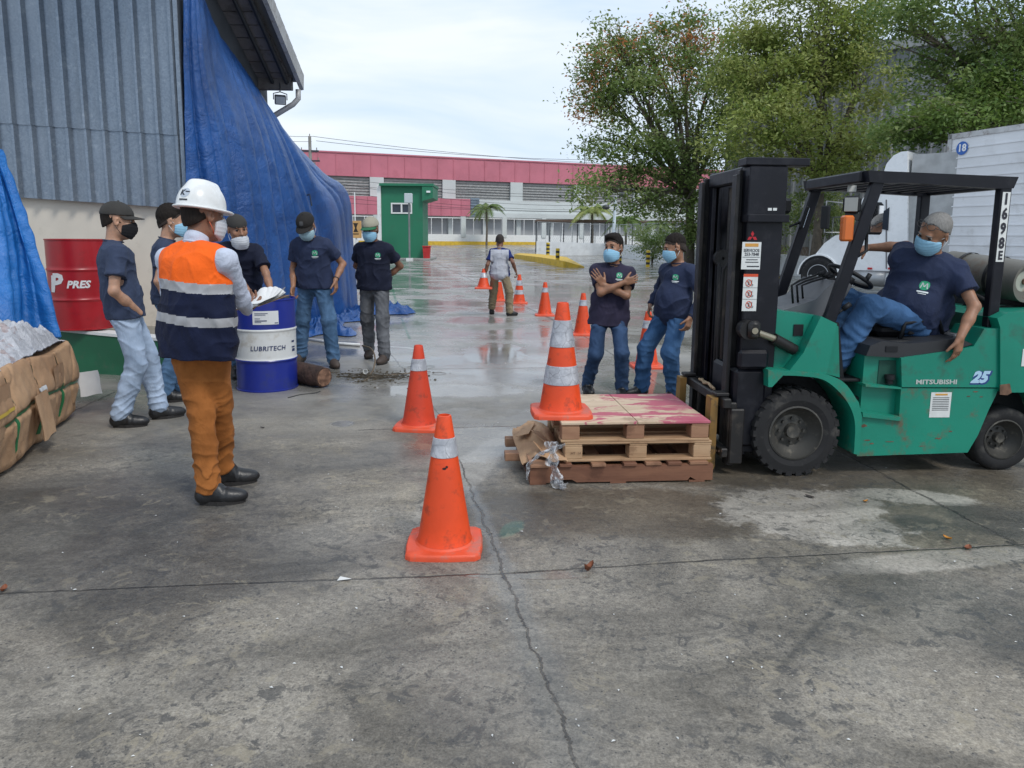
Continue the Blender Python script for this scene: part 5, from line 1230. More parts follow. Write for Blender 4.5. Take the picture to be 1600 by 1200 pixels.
mb = MB(); Mx_ = Mt @ frame((.42, -.022, zt_-.36), (1, 0, 0), (0, 0, 1), (0, -1, 0)); V, Fc = grid_decal(.34, .34, 8, 8, 1); mb.add([Mx_ @ Vector(v) for v in V], Fc, 0)
text(mb, '18', Mx_ @ TR(0, 0, .004), .25, 1, bold=.008); mb.build('number_disc', [flat('disc_blue', (.02, .12, .45), .4), flat('disc_white', (.85, .85, .85), .4)], te)
mb = MB(); mb.box(-.25, .02, -.05, -.02, P(1455, 338, 19.8).z-.15, P(1455, 322, 19.8).z, M=Mt); mb.build('notice_card', flat('card_pale', (.65, .70, .78)), te)
mb = MB(); mb.box(.4, TL, .25, .45, zb_-.28, zb_-.003, M=Mt); mb.box(.4, TL, 2.0, 2.2, zb_-.28, zb_-.003, M=Mt); mb.build('chassis', M_DKSTEEL, te)
mb = MB()
for sx in (1.9, 2.05): mb.box(sx, sx+.1, .3, .4, .05, zb_-.29, M=Mt)
mb.build('landing_leg', M_DKSTEEL, te)

# ------------------------------------------------------------------ trees
def leaf_mat(name, c1, c2, c3_=None):
    t = NT(name); g = t.n('ShaderNodeNewGeometry'); r = g.outputs['Random Per Island']; c = t.mix(r, c1, c2)
    c = t.mix(t.step(t.noise(.9, 3), .4, .65), c, t.mix(r, c2, c3_ or c2)); t.setin(t.b.inputs['Base Color'], c); t.b.inputs['Roughness'].default_value = .55
    tl = t.n('ShaderNodeBsdfTranslucent'); t.l(c, tl.inputs[0]); ms = t.n('ShaderNodeMixShader'); ms.inputs[0].default_value = .42; t.l(t.b.outputs[0], ms.inputs[1]); t.l(tl.outputs[0], ms.inputs[2]); t.l(ms.outputs[0], t.out.inputs[0]); return t.m
M_BARK = paint('bark', (.13, .11, .085), .9, vary=.3, scale=6, bump=.6, bscale=20)
LM1 = leaf_mat('leaves_mid', (.085, .15, .035, 1), (.24, .33, .09, 1), (.30, .32, .14, 1)); LM2 = leaf_mat('leaves_light', (.13, .20, .035, 1), (.36, .42, .11, 1), (.38, .39, .14, 1)); LM3 = leaf_mat('leaves_dark', (.065, .125, .03, 1), (.18, .26, .07, 1), (.24, .28, .09, 1))
LMO = leaf_mat('orange_blossom', (.48, .17, .06, 1), (.62, .27, .11, 1), (.40, .22, .12, 1)); LMB = leaf_mat('leaves_bright', (.06, .12, .02, 1), (.15, .23, .045, 1))
def leaves(centers, radii, n, size, mat, name, parent, loc, flatk=.7, seed=1, clump=44, aspect=2.2):
    """leaf sprays: twig-size clusters of little quads spread through the crown volume"""
    rg = np.random.default_rng(seed); C_ = np.array(centers, float); R_ = np.array(radii, float); wgt = (R_.prod(1)**(2/3)); wgt /= wgt.sum()
    # branches carry flattened sub-clumps; sprays hang in them, so gaps and shade stay between
    ns = 15; d = rg.normal(size=(len(C_), ns, 3)); d /= np.linalg.norm(d, axis=2)[..., None]; sc_ = C_[:, None]+d*R_[:, None]*(rg.uniform(.35, 1.08, (len(C_), ns))**.6)[..., None]
    nc = n//clump; k = rg.choice(len(C_), nc, p=wgt); j = rg.integers(0, ns, nc); wj = rg.uniform(.22, .42, (len(C_), ns))
    cc = sc_[k, j]+rg.normal(size=(nc, 3))*R_[k]*wj[k, j][:, None]*np.array((.62, .62, .34))
    idx = np.repeat(np.arange(nc), clump); sp = rg.normal(size=(nc*clump, 3))*(size*2.0); sp[:, 2] *= .6; pos = cc[idx]+sp
    nrm = rg.normal(size=(len(pos), 3)); nrm[:, 2] = np.abs(nrm[:, 2])+.5; nrm /= np.linalg.norm(nrm, axis=1)[:, None]
    a = np.cross(nrm, rg.normal(size=nrm.shape)); a /= np.linalg.norm(a, axis=1)[:, None]; b = np.cross(nrm, a); s_ = size*rg.uniform(.6, 1.3, len(pos))[:, None]
    a = a*s_*.5; b = b*s_*.5/aspect*1.0; droop = nrm*s_*.12
    V = np.stack([pos-a, pos-b-droop*0, pos+a-droop, pos+b], 1).reshape(-1, 3)-np.array(loc); m = len(pos)
    me = bpy.data.meshes.new(name); me.vertices.add(4*m); me.vertices.foreach_set('co', V.astype(np.float32).ravel()); me.loops.add(4*m); me.loops.foreach_set('vertex_index', np.arange(4*m, dtype=np.int32))
    me.polygons.add(m); me.polygons.foreach_set('loop_start', np.arange(0, 4*m, 4, dtype=np.int32)); me.polygons.foreach_set('loop_total', np.full(m, 4, np.int32)); me.materials.append(mat); me.update(calc_edges=True)
    return link(name, me, parent)
def tree(base, blobs, n, size, mat, label, trunk_r=.2, seed=1, extra=None, fork=.35):
    """blobs: (px, py, Y, rx, rz) clumps of the crown in the photograph's pixels; radii in metres"""
    t = empty('tree', base, label, 'tree', group=None); rg = random.Random(seed); cs = [Vector(P(b[0], b[1], b[2])) for b in blobs]; rs = [(b[3], b[3], b[4]) for b in blobs]
    top = max(c.z for c in cs); b0 = Vector(base); mb = MB(); fk = b0+Vector((rg.uniform(-.2, .2), 0, top*fork))
    mb.tube([b0, b0.lerp(fk, .5)+Vector((rg.uniform(-.1, .1), 0, 0)), fk], [trunk_r*1.25, trunk_r, trunk_r*.85], 9)
    for c in cs:
        m1 = fk.lerp(c, .45)+Vector((rg.uniform(-.5, .5), rg.uniform(-.5, .5), rg.uniform(-.1, .6))); mb.tube([fk-Vector((0, 0, .2)), m1, c], [trunk_r*.6, trunk_r*.36, trunk_r*.10], 6)
        for k in range(7):
            a = m1.lerp(c, rg.uniform(0, .8)); e = c+Vector((rg.uniform(-1, 1)*1.1, rg.uniform(-1, 1), rg.uniform(-.5, 1)))*rs[cs.index(c)][0]*.8; mb.tube([a, a.lerp(e, .5)+Vector((0, 0, .15)), e], [trunk_r*.20, trunk_r*.13, trunk_r*.04], 4)
    mb.v = [tuple(Vector(v)-b0) for v in mb.v]; mb.build('trunk', M_BARK, t, True)
    leaves(cs, rs, n, size, mat, 'crown', t, b0, seed=seed)
    if extra: leaves([cs[i] for i in extra['i']], [rs[i] for i in extra['i']], extra['n'], size*.9, extra['mat'], extra['name'], t, b0, seed=seed+5, clump=8)
    return t
# left tree with orange flowers
Y1 = 35
tree(P(1078, 392, Y1)*1.0 if False else Vector((P(1078, 392, Y1).x, Y1, 0)),
     [(955, 95, Y1, 1.35, 1.2), (1010, 70, Y1, 1.2, 1.0), (1070, 60, Y1+1, 1.2, 1.1), (930, 150, Y1, 1.1, 1.3), (990, 150, Y1-1, 1.5, 1.3), (1050, 130, Y1, 1.5, 1.3), (1120, 90, Y1+1, 1.3, 1.4), (945, 215, Y1, 1.3, 1.2), (1010, 215, Y1-1, 1.5, 1.3), (1080, 200, Y1, 1.5, 1.4), (965, 265, Y1-1, 1.3, 1.0), (1030, 280, Y1-1, 1.6, 1.2), (1100, 270, Y1, 1.6, 1.5), (950, 45, Y1, .6, .3), (1130, 160, Y1+1, 1.3, 1.3), (1000, 320, Y1-2, .9, .7), (930, 300, Y1-2, .9, .6), (1060, 335, Y1-1, 1.1, .9), (1110, 345, Y1-1, 1.3, 1.2)],
     34000, .20, LM1, 'broad green tree topped with orange flowers at the left of the group', .22, 3, dict(i=[0, 1, 2, 3, 5, 6], n=3000, mat=LMO, name='blossom'))
Y2 = 29
tree(Vector((P(1275, 360, Y2).x, Y2, 0)),
     [(1180, 55, Y2+2, 1.5, 1.4), (1240, 30, Y2+1, 1.6, 1.4), (1300, 60, Y2, 1.5, 1.3), (1200, 140, Y2, 1.6, 1.3), (1270, 120, Y2, 1.6, 1.3), (1340, 120, Y2, 1.4, 1.2), (1170, 210, Y2-1, 1.2, 1.0), (1235, 200, Y2-1, 1.5, 1.1), (1310, 200, Y2-1, 1.3, 1.1), (1150, 130, Y2+1, 1.2, 1.2), (1345, 245, Y2-1, .9, .6), (1290, 262, Y2-1, 1.2, .6), (1220, 262, Y2, .8, .45), (1350, 30, Y2, 1.4, 1.2), (1300, -20, Y2, 1.8, 1.2)],
     40000, .175, LM2, 'feathery light green tree behind the forklift mast', .17, 5)
Y3 = 24
tree(Vector((P(1760, 360, Y3).x, Y3, 0)),
     [(1420, 30, Y3, 1.1, .8), (1490, 20, Y3, 1.2, .8), (1560, 50, Y3-1, 1.3, 1.0), (1430, 200, Y3-3, .8, .35), (1490, 185, Y3-3, .9, .4), (1550, 150, Y3-2, 1.2, .7), (1620, 120, Y3-2, 1.5, 1.3), (1640, 20, Y3-2, 1.5, 1.2), (1500, 110, Y3, 1.0, .7), (1440, 110, Y3+1, .8, .6), (1400, 215, Y3-2, .6, .3), (1700, 100, Y3-2, 2, 2), (1460, 150, Y3-1, .8, .4), (1590, 175, Y3-3, .9, .4)],
     26000, .16, LM3, 'dark leafy tree reaching in from the right edge over the trailer', .3, 8, dict(i=[3, 4, 5, 10, 13], n=7000, mat=LMB, name='young_leaves'), fork=.45)
# shrubs behind the fence
for i, (x, y, Yd, rx, rz, lab) in enumerate(((1150, 350, 34, 1.2, 1.6, 'dark green shrub behind the fence left of the mast'), (1020, 375, 44, 1.4, .8, 'low bush behind the fence between the two men on the right'), (1215, 330, 33, .9, 1.2, 'sparse shrub behind the fence right of the mast'), (1290, 330, 30, 1.1, .8, 'leafy shrub behind the lorry bonnet'))):
    b = Vector((P(x, y, Yd).x, Yd, 0)); c = P(x, y, Yd); t = empty('shrub', b, lab, 'shrub'); leaves([c, c+Vector((.4, 0, -rz*.5))], [(rx, rx, rz), (rx, rx, rz)], 6500 if i != 2 else 2200, .13, LM3 if i % 2 == 0 else LM1, 'foliage', t, b, seed=20+i)
    mb = MB(); 
    for k in range(4): mb.tube([(0, 0, 0), (random.uniform(-.3, .3), 0, c.z*.6), (random.uniform(-.8, .8), random.uniform(-.5, .5), c.z*1.05)], [.05, .035, .01], 5)
    mb.build('stem', M_BARK, t)
def palm(px, pyb, pyt, Yd, L, lab, mat, n=17, seed=1):
    rg = random.Random(seed); b = Vector((P(px, pyb, Yd).x, Yd, 0)); top = P(px, pyt, Yd)-b; t = empty('palm_tree', b, lab, 'palm tree')
    mb = MB(); mb.tube([(0, 0, 0), (top.x*.5+.06, 0, top.z*.5), tuple(top)], [.14, .10, .09], 8); mb.build('trunk', M_BARK, t)
    mb = MB()
    for k in range(n):
        a = 2*pi*k/n+rg.uniform(-.2, .2); el = rg.uniform(.2, 1.15); ln = L*rg.uniform(.8, 1.1); prev = None; d = Vector((cos(a), sin(a), 0)); sd = Vector((-sin(a), cos(a), 0)); m = 14
        for i in range(m+1):
            u_ = i/m; p = top+d*(ln*u_*cos(el*.6))+Vector((0, 0, ln*(sin(el)*u_-.95*u_*u_))); 
            if prev is not None:
                mb.tube([prev, p], [.014, .012], 3, cap=False); w_ = ln*.23*(sin(pi*min(1, u_*.9+.1))**.7)
                for s_ in (1, -1):
                    for off in (0, .5):
                        q = prev.lerp(p, off); tip = q+sd*s_*w_*.9+(p-prev).normalized()*w_*.5-Vector((0, 0, w_*.55)); w2 = (p-prev)*.28; mb.add([q-w2, tip, q+w2], [(0, 1, 2)])
            prev = p
    mb.build('fronds', mat, t)
palm(760, 378, 326, 84, 2.7, 'small palm in front of the building to the left', LM3, seed=1)
palm(925, 390, 331, 66, 2.6, 'pale palm by the fence left of the street lamp', LM2, seed=2)
palm(977, 392, 345, 62, 2.0, 'small palm just right of the street lamp', LMB, seed=3)
palm(1030, 392, 352, 60, 1.9, 'drooping palm behind the fence near the shrubs', LM3, seed=4)
# ------------------------------------------------------------------ traffic cones
M_CONE = paint('cone_orange', (.76, .070, .011), .45, vary=.14, scale=4, bump=.05, dirt=(.22, .04, .02), dirt_amt=.7, dirt_scale=9)
M_CONEB = paint('cone_base_orange', (.72, .085, .03), .5, vary=.12, scale=6, dirt=(.36, .16, .12), dirt_amt=.6, dirt_scale=9)
def refl():
    t = NT('reflective_band'); v = t.voro(60, feature='DISTANCE_TO_EDGE'); n = t.noise(14, 6, .7)
    c = t.mix(t.step(n, .4, .65), (.36, .37, .40, 1), (.55, .56, .59, 1)); c = t.mix(t.math('MULTIPLY', t.math('LESS_THAN', t.voro(16, feature='DISTANCE_TO_EDGE'), .02), .5), c, (.15, .15, .16, 1)); return t.fin(c, .38, .15)
M_REFL = refl()
def cone(loc, label, h=.66, bands=((.70, .84),), base=.37, rz=0.0, group='orange traffic cones on the yard', mats=(None, None), scuff=False):
    loc = Vector(loc); c = empty('traffic_cone', loc, label, 'traffic cone', rz, group); r0, r1 = base*.355, .033*h/.66; zb = .028
    mb = MB(); b = base/2; nn = 40; V = []; rings = [(0, 1.0), (.018, 1.0), (.026, .985), (.030, .96)]
    for z, k in rings:
        for i in range(nn):
            a = 2*pi*(i+.5)/nn; x, y = cos(a), sin(a); m = max(abs(x), abs(y)); p = .86; sx = x/m; sy = y/m; rx = sx*(1-.07*max(0, abs(x*y)*2-.6)*1.6); ry = sy*(1-.07*max(0, abs(x*y)*2-.6)*1.6); V.append((rx*b*k, ry*b*k, z))
    for r, z in ((r0*1.10, .031), (r0*1.02, .040)):
        for i in range(nn): a = 2*pi*(i+.5)/nn; V.append((cos(a)*r, sin(a)*r, z))
    m = len(rings)+2; mb.add(V, [(j*nn+i, j*nn+(i+1) % nn, (j+1)*nn+(i+1) % nn, (j+1)*nn+i) for j in range(m-1) for i in range(nn)]+[tuple(range(nn))[::-1]])
    mb.build('base', mats[0] or M_CONEB, c, True, angle=35)
    zs = [.04]; rr = lambda z: r0+(r1-r0)*((z-.04)/(h-.04)); prof = [(rr(.04)*1.02, .0405), (rr(.06), .06)]+[(rr(z), z) for z in np.linspace(.1, h-.01, 14)]+[(r1*.97, h-.002), (r1*.80, h), (r1*.72, h-.02), (r1*.75, h-.10)]
    mb = MB(); mb.lathe(prof, 40); mb.build('body', mats[1] or M_CONE, c, True, angle=50)
    for a, b_ in bands:
        za, zb_ = a*h, b_*h; mb = MB(); mb.lathe([(rr(za)+.001, za), (rr(za)+.0035, za+.002), (rr(zb_)+.0035, zb_-.002), (rr(zb_)+.001, zb_)], 40); mb.build('reflective_collar', M_REFL, c, True, angle=40)
    if scuff:
        mb = MB(); z = .63*h; r = rr(z)+.0015
        for a0, w_, dz in ((-1.52, .16, 0), (-1.36, .10, .008)):
            V = []; 
            for i in range(9): a = 2*pi*i/8; V.append(((r)*cos(a0+cos(a)*w_*.9), (r)*sin(a0+cos(a)*w_*.9), z+dz+sin(a)*.006))
            mb.add(V, [tuple(range(9))])
        mb.build('scuff_mark', flat('scuff_black', (.03, .01, .01)), c)
    return c
H1 = .655
cone(G(695, 853), 'nearest orange cone with one cracked silver band at the front of the yard', .66, rz=.03, scuff=True)
cone(G(655, 667), 'orange cone with one silver band directly behind the nearest cone', .66, rz=-.10, mats=(None, paint('cone_orange_dirty', (.66, .055, .018), .5, dirt=(.25, .04, .02), dirt_amt=.7, dirt_scale=12)))
cone(G(910, 523), 'single banded cone just left of the man with crossed arms', .655, base=.38)
cone(G(851, 493), 'single banded cone midway between the man carrying cones and the crossed arms man', .65, base=.39)
cone(G(811, 474), 'twin banded cone under the right hand of the man in khaki trousers', .665, bands=((.32, .47), (.62, .80)), base=.40)
cone(G(1010, 573), 'orange cone standing half hidden between the two men on the right', .66, base=.38)
cone(P(779, 464, 17.8).x and Vector((P(779, 464, 17.6).x, 17.6, 0)), 'cone seen between the legs of the man in khaki trousers', .65, base=.40)
# ------------------------------------------------------------------ wooden pallets
def wood(name, c1, c2, stain=None):
    t = NT(name); n = t.noise(5, 6, .6, sc3=(.25, 1.6, 1.6), dist=.8); g = t.n('ShaderNodeNewGeometry'); r = g.outputs['Random Per Island']
    c = t.mix(t.step(n, .3, .7), c1, c2); c = t.mix(t.math('MULTIPLY', r, .35), c, (c1[0]*.55, c1[1]*.5, c1[2]*.45, 1)); gr = t.noise(60, 3, .6, sc3=(.08, 1, 1)); c = t.mix(t.math('MULTIPLY', t.step(gr, .5, .75), .35), c, (c1[0]*.4, c1[1]*.35, c1[2]*.3, 1))
    c = t.mix(t.math('MULTIPLY', t.step(t.noise(4, 6, .7), .56, .68), .5), c, (c1[0]*.35, c1[1]*.28, c1[2]*.24, 1))
    if stain:
        ob = t.tc.outputs['Object']; sp = t.n('ShaderNodeSeparateXYZ'); t.l(ob, sp.inputs[0]); sn = t.noise(2.4, 6, .68, dist=1.1, sc3=(.7, 1.8, 1)); bias = t.math('MULTIPLY', sp.outputs[0], .12)
        m = t.step(t.math('ADD', sn, bias), .54, .575); c = t.mix(t.math('MULTIPLY', m, .9), c, t.mix(t.noise(9, 4), (.34, .03, .08, 1), (.52, .12, .19, 1)))
    return t.fin(c, .72, 0, t.bump(gr, .3, .004))
W_LIGHT = wood('pale_pine', (.40, .24, .13, 1), (.58, .40, .24, 1)); W_DARK = wood('weathered_red_wood', (.15, .062, .035, 1), (.27, .125, .07, 1)); W_DECK = wood('stained_plywood', (.56, .42, .29, 1), (.74, .60, .44, 1), True); W_MID = wood('brown_pine', (.28, .14, .08, 1), (.42, .24, .14, 1))
a = G(828, 758); b = G(1113, 752.5); prz = atan2(b.y-a.y, b.x-a.x)+radians(0)
PO = a.copy(); PW = (b-a).length; PD = .92
# bottom pallet, dark stringer pallet
p1 = empty('pallet', PO, 'dark reddish stringer pallet lying at the bottom of the stack', 'pallet', prz)
for y in (0, PD/2-.02, PD-.045):
    mb = MB(); x0 = 0; mb.prism([(0, .012), (.12, .012), (.14, .03), (.26, .03), (.29, .012), (PW*.86, .012), (PW*.875, .034), (PW*.91, .012), (PW, .012), (PW, .112), (0, .112)], y, y+.042)
    mb.build('stringer', W_DARK, p1)
xs_ = [.0, .16, .36, .56, .70, .84, .98]
for k, x in enumerate(xs_):
    mb = MB(); mb.box(x+(.02 if k else 0), x+.10+random.uniform(-.01, .02)+(0.02 if k == 6 else 0), -.012+random.uniform(-.01, .01), PD+random.uniform(-.02, .02), .114, .132, bev=.002); mb.build('deck_board', W_DARK if k % 2 else W_MID, p1)
for x in (.0, .5, 1.0): mb = MB(); mb.box(x, x+.1, 0.0, PD, .001, .0115); mb.build('bottom_board', W_DARK, p1)
for b_ in ((-.13, .30, .30, .385, .06, .112), (-.10, .05, .66, .74, .05, .11)): mb = MB(); mb.box(*b_, bev=.004); mb.build('loose_plank', W_MID, p1)
c_ = frame((0, 0, 0), (1, 0, 0), (0, 1, 0), (0, 0, 1))
def blockpallet(z0, x0, w_, dep, yo, label, deckmat, name_mat, solid_top):
    o = PO+Vector((cos(prz)*x0-sin(prz)*yo, sin(prz)*x0+cos(prz)*yo, z0)); p = empty('pallet', o, label, 'pallet', prz, None); bh = .078
    for x in (0, w_/2-.06, w_-.115):
        for y in (0, dep/2-.05, dep-.10): mb = MB(); mb.box(x+random.uniform(0, .004), x+.112, y+.002, y+.10, .0165, .0165+bh, bev=.003); mb.build('block', name_mat, p)
    for y in (-.002, dep/2-.05, dep-.10): mb = MB(); mb.box(-.004, w_+.002, y, y+.10, 0, .0155, bev=.002); mb.build('bottom_board', W_LIGHT, p)
    zt = .0175+bh
    for x in (0, w_/2-.055, w_-.11): mb = MB(); mb.box(x, x+.11, 0.003, dep, zt, zt+.013, bev=.002); mb.build('cross_board', name_mat, p)
    zt += .0145
    if solid_top:
        mb = MB(); mb.box(-.003, w_*.505, -.006, dep+.004, zt, zt+.016, bev=.002); mb.build('deck_sheet', deckmat, p); mb = MB(); mb.box(w_*.51, w_+.004, -.004, dep+.002, zt, zt+.016, bev=.002); mb.build('deck_sheet', deckmat, p)
    else:
        for y in np.linspace(0, dep-.09, 7): mb = MB(); mb.box(0, w_, y, y+.085, zt, zt+.014, bev=.002); mb.build('deck_board', name_mat, p)
    return p, zt+(.016 if solid_top else .014)
PX0 = .215
p2, h2 = blockpallet(.134, PX0, PW-PX0-.005, .80, .03, 'pale pine pallet in the middle of the stack', W_LIGHT, W_LIGHT, False)
p3, h3 = blockpallet(.134+h2+.001, PX0-.02, PW-PX0-.005, .80, .03, 'top pallet of the stack with plywood deck stained magenta', W_DECK, W_MID, True)
ptop = .134+h2+.001+h3
def PL(x, y, z): return PO+Vector((cos(prz)*x-sin(prz)*y, sin(prz)*x+cos(prz)*y, z))
mb = MB(); M_ = TR(0, 0, 0)
for x, tx in ((.02, 'HT  14'), (.93-.02, '4 6 7 8 5')):
    Mx_ = frame((x+.05, -.0045, .055), (1, 0, 0), (0, 0, 1), (0, -1, 0)); text(mb, tx, Mx_, .022)
mb.build('stamp', flat('stamp_ink', (.10, .05, .03)), p2)
t_ = P(877, 650, 4.5); g = None
cl = PO+Vector((0, 0, 0)); cc = P(876, 646, 4.62); cc.z = ptop+.001
cb = cone(cc, 'tall twin banded cone standing on the stack of pallets', .715, bands=((.28, .445), (.61, .845)), base=.385, rz=radians(3), group='orange traffic cones on the yard')
# cardboard and stretch film on the left of the pallets
def cardmat():
    t = NT('cardboard'); n = t.noise(2.5, 6, .6); c = t.mix(t.step(n, .3, .7), (.36, .21, .115, 1), (.52, .33, .19, 1)); f = t.noise(160, 2, sc3=(1, .05, 1)); c = t.mix(t.math('MULTIPLY', t.step(f, .4, .6), .10), c, (.2, .11, .06, 1))
    c = t.mix(t.math('MULTIPLY', t.step(t.noise(7, 7, .7, dist=1), .58, .68), .55), c, (.16, .085, .045, 1)); return t.fin(c, .8, 0, t.bump(t.noise(9, 5, .6, dist=1), .35, .02))
M_CARD = cardmat()
def film():
    t = NT('stretch_film'); t.b.inputs['Alpha'].default_value = .45; n = t.noise(30, 4); return t.fin(t.mix(t.step(n, .4, .6), (.55, .57, .6, 1), (.85, .87, .9, 1)), .12, 0, t.bump(t.noise(35, 4, dist=2), .4, .01), Alpha=t.math('MULTIPLY_ADD', t.step(n, .45, .6), .35, .12))
M_FILM = film()
cd = empty('cardboard_sheet', PL(.1, .2, .134), 'torn brown cardboard folded over the left end of the bottom pallet', 'cardboard', prz)
ctrl = [[Vector((-.13, .02, -.05)), Vector((-.14, .30, -.02)), Vector((-.15, .55, .01)), Vector((-.13, .70, .01))], [Vector((-.04, -.02, .02)), Vector((-.05, .26, .05)), Vector((-.05, .52, .06)), Vector((-.04, .74, .04))], [Vector((.06, -.10, .012)), Vector((.05, .20, .10)), Vector((.05, .5, .09)), Vector((.05, .72, .05))], [Vector((.13, -.13, .012)), Vector((.12, .18, .02)), Vector((.11, .45, .015)), Vector((.11, .66, .012))]]
B_ = catmull(ctrl, 26, 40); uu = np.linspace(0, 1, 26)[:, None]; vv = np.linspace(0, 1, 40)[None, :]; B_[..., 1] -= .09
sheet(B_, 'sheet', M_CARD, cd, .005, .012*vnoise(uu*12, vv*9, 0, 2)+.006*np.sign(np.sin(uu*9+vv*3)))
for k, (x, y, z, w_, d_2, a_) in enumerate(((.02, .10, .085, .10, .22, .3), (-.07, .34, .07, .09, .2, -.35), (-.02, -.06, .05, .07, .12, .8))):
    mb = MB(); mb.box(-w_/2, w_/2, -d_2/2, d_2/2, 0, .004, M=TR(x, y, z) @ Matrix.Rotation(a_, 4, 'Y') @ RZ(a_)); mb.build('torn_flap', M_CARD, cd)
fm = empty('stretch_film', PL(.15, 0, .1), 'crumpled clear plastic film tied round the left end of the pallets', 'plastic film', prz)
def strip(path, w_, n=40, seed=0, name='film_strip', par=fm, mat=M_FILM, thick=.0015):
    path = [Vector(p) for p in path]; cat = catmull([[p] for p in path]+[], n, 2)[:, 0] if False else None
    A = np.array([list(p) for p in path]); t_ = np.linspace(0, len(A)-1, n); Q = np.stack([np.interp(t_, range(len(A)), A[:, k]) for k in range(3)], 1); m = 9; B = np.zeros((n, m, 3))
    tan_ = np.gradient(Q, axis=0); tan_ /= np.linalg.norm(tan_, axis=1)[:, None]; s_ = np.cross(tan_, np.array((0.25, 1, .3))); s_ /= np.linalg.norm(s_, axis=1)[:, None]; nn = np.cross(tan_, s_)
    for j in range(m):
        u_ = j/(m-1)-.5; ww = w_*(.65+.35*np.sin(np.arange(n)*.5+seed)); B[:, j] = Q+s_*(u_*ww)[:, None]+nn*(.012*np.sin(j*2.2+np.arange(n)*.45+seed)+.006*np.sin(j*4.1+np.arange(n)*.9))[:, None]
    return sheet(B, name, mat, par, thick)
strip([(-.03, -.06, .19), (-.03, -.075, .10), (-.02, -.07, .03), (.01, -.09, -.07), (.05, -.12, -.088)], .085, seed=1)
strip([(-.02, -.065, .16), (-.005, -.08, .06), (.0, -.075, -.03), (.03, -.09, -.085)], .05, seed=3)
strip([(.06, -.02, .16), (-.03, -.03, .13), (-.10, -.02, .10), (-.16, .0, .03), (-.17, -.02, -.06)], .03, seed=5)

# ------------------------------------------------------------------ drums
def drum(loc, h, r, label, mats, bandz, rz=0, lid=None, openrim=False):
    d = empty('oil_drum', loc, label, 'oil drum', rz); n = 56
    def seg(z0, z1, name, mat):
        prof = []; 
        zz = sorted(set([z0, z1]+[z for c in (h*.335, h*.665) for z in (c-.022, c-.012, c-.004, c+.004, c+.012, c+.022) if z0 < z < z1]+[z for z in np.arange(.02, h, .035) if z0 < z < z1]))
        for z in zz:
            rr = r
            for c in (h*.335, h*.665): rr += .011*max(0, 1-abs(z-c)/.018)
            prof.append((rr, z))
        mb = MB(); mb.lathe(prof, n); return mb.build(name, mat, d, True, angle=50)
    zs = [0.012]+bandz+[h-.014]
    for i in range(len(zs)-1): seg(zs[i], zs[i+1]-.0004, 'side_panel', mats[i % len(mats)])
    mb = MB(); mb.lathe([(r-.012, .0), (r+.006, .0), (r+.008, .012), (r, .016)], n); mb.build('bottom_rim', mats[0], d, True, angle=40)
    mb = MB(); mb.lathe([(r, h-.016), (r+.007, h-.012), (r+.007, h), (r-.006, h+.001), (r-.008, h-.018), (1e-3, h-.018)], n); mb.build('lid', lid or mats[-1], d, True, angle=30)
    for x, rr in ((.5*r, .035), (-.55*r, .022)):
        mb = MB(); mb.lathe([(rr, h-.0175), (rr, h-.004), (rr*.8, h-.002), (1e-3, h-.002)], 14, M=TR(x, .03, 0)); mb.build('bung', M_CHR, d, True, angle=40)
    return d
def wraptext(mb, txt, r, h, size, a0, mi=0, off=.0035, **k):
    V, Fc = text_mesh(txt, size, **k); V, Fc = subdiv(V, Fc, 1); mb.add([((r+off)*sin(v[0]/r+a0), -(r+off)*cos(v[0]/r+a0), h+v[1]) for v in V], Fc, mi)
def wrapq(mb, x0, x1, z0, z1, r, a0, mi=0, off=.002, shear=0):
    n = 8; V = []
    for i in range(n+1):
        for z in (z0, z1): x = x0+(x1-x0)*i/n+shear*(z-z0); V.append(((r+off)*sin(x/r+a0), -(r+off)*cos(x/r+a0), z))
    mb.add(V, [(2*i, 2*i+2, 2*i+3, 2*i+1) for i in range(n)], mi)
M_DBLUE = paint('drum_blue', (.012, .025, .23), .32, vary=.08, dirt=(.04, .05, .10), dirt_amt=.35, bump=.03); M_DWHITE = paint('drum_white', (.62, .63, .62), .38, vary=.05, dirt=(.35, .30, .22), dirt_amt=.5, dirt_scale=4, bump=.03)
M_DRED = paint('drum_red', (.36, .012, .018), .34, vary=.12, dirt=(.16, .02, .02), dirt_amt=.4, bump=.03); M_INKB = flat('ink_navy', (.02, .035, .11)); M_LAB = paint('label_paper', (.62, .63, .63), .6, vary=.05)
dl = P(416, 606, 7.25); dl.z = 0; dr = G(416, 606); dr = Vector((dr.x, dr.y+.05, 0)); RD = .288
fa = atan2(dr.x, dr.y)     # the side that faces the camera
dh = .895
d1 = drum(dr, dh, RD, 'blue and white oil drum the bareheaded group stands around, used as a table', [M_DBLUE, M_DWHITE, M_DBLUE], [dh*.345, dh*.68], 0)
mb = MB(); wraptext(mb, 'LUBRITECH', RD, dh*.475, .062, .06+fa*-1, bold=.0012, space=1.08, shear=.12); mb.build('lettering', M_INKB, d1)
mb = MB(); wrapq(mb, -.11, .13, dh*.735, dh*.88, RD, -fa*1-.02, 0, .0025)
for i, (x0, x1, z) in enumerate(((-.09, .03, .855), (-.09, .01, .84), (-.09, -.04, .80), (-.09, .02, .775), (-.09, -.03, .76))): wrapq(mb, x0, x1, dh*z-.004, dh*z+.002+.004*(i == 3), RD, -fa-.02, 1, .004)
wrapq(mb, .09, .125, dh*.745, dh*.755, RD, -fa-.02, 1, .004)
mb.build('label', [M_LAB, M_INKB], d1)
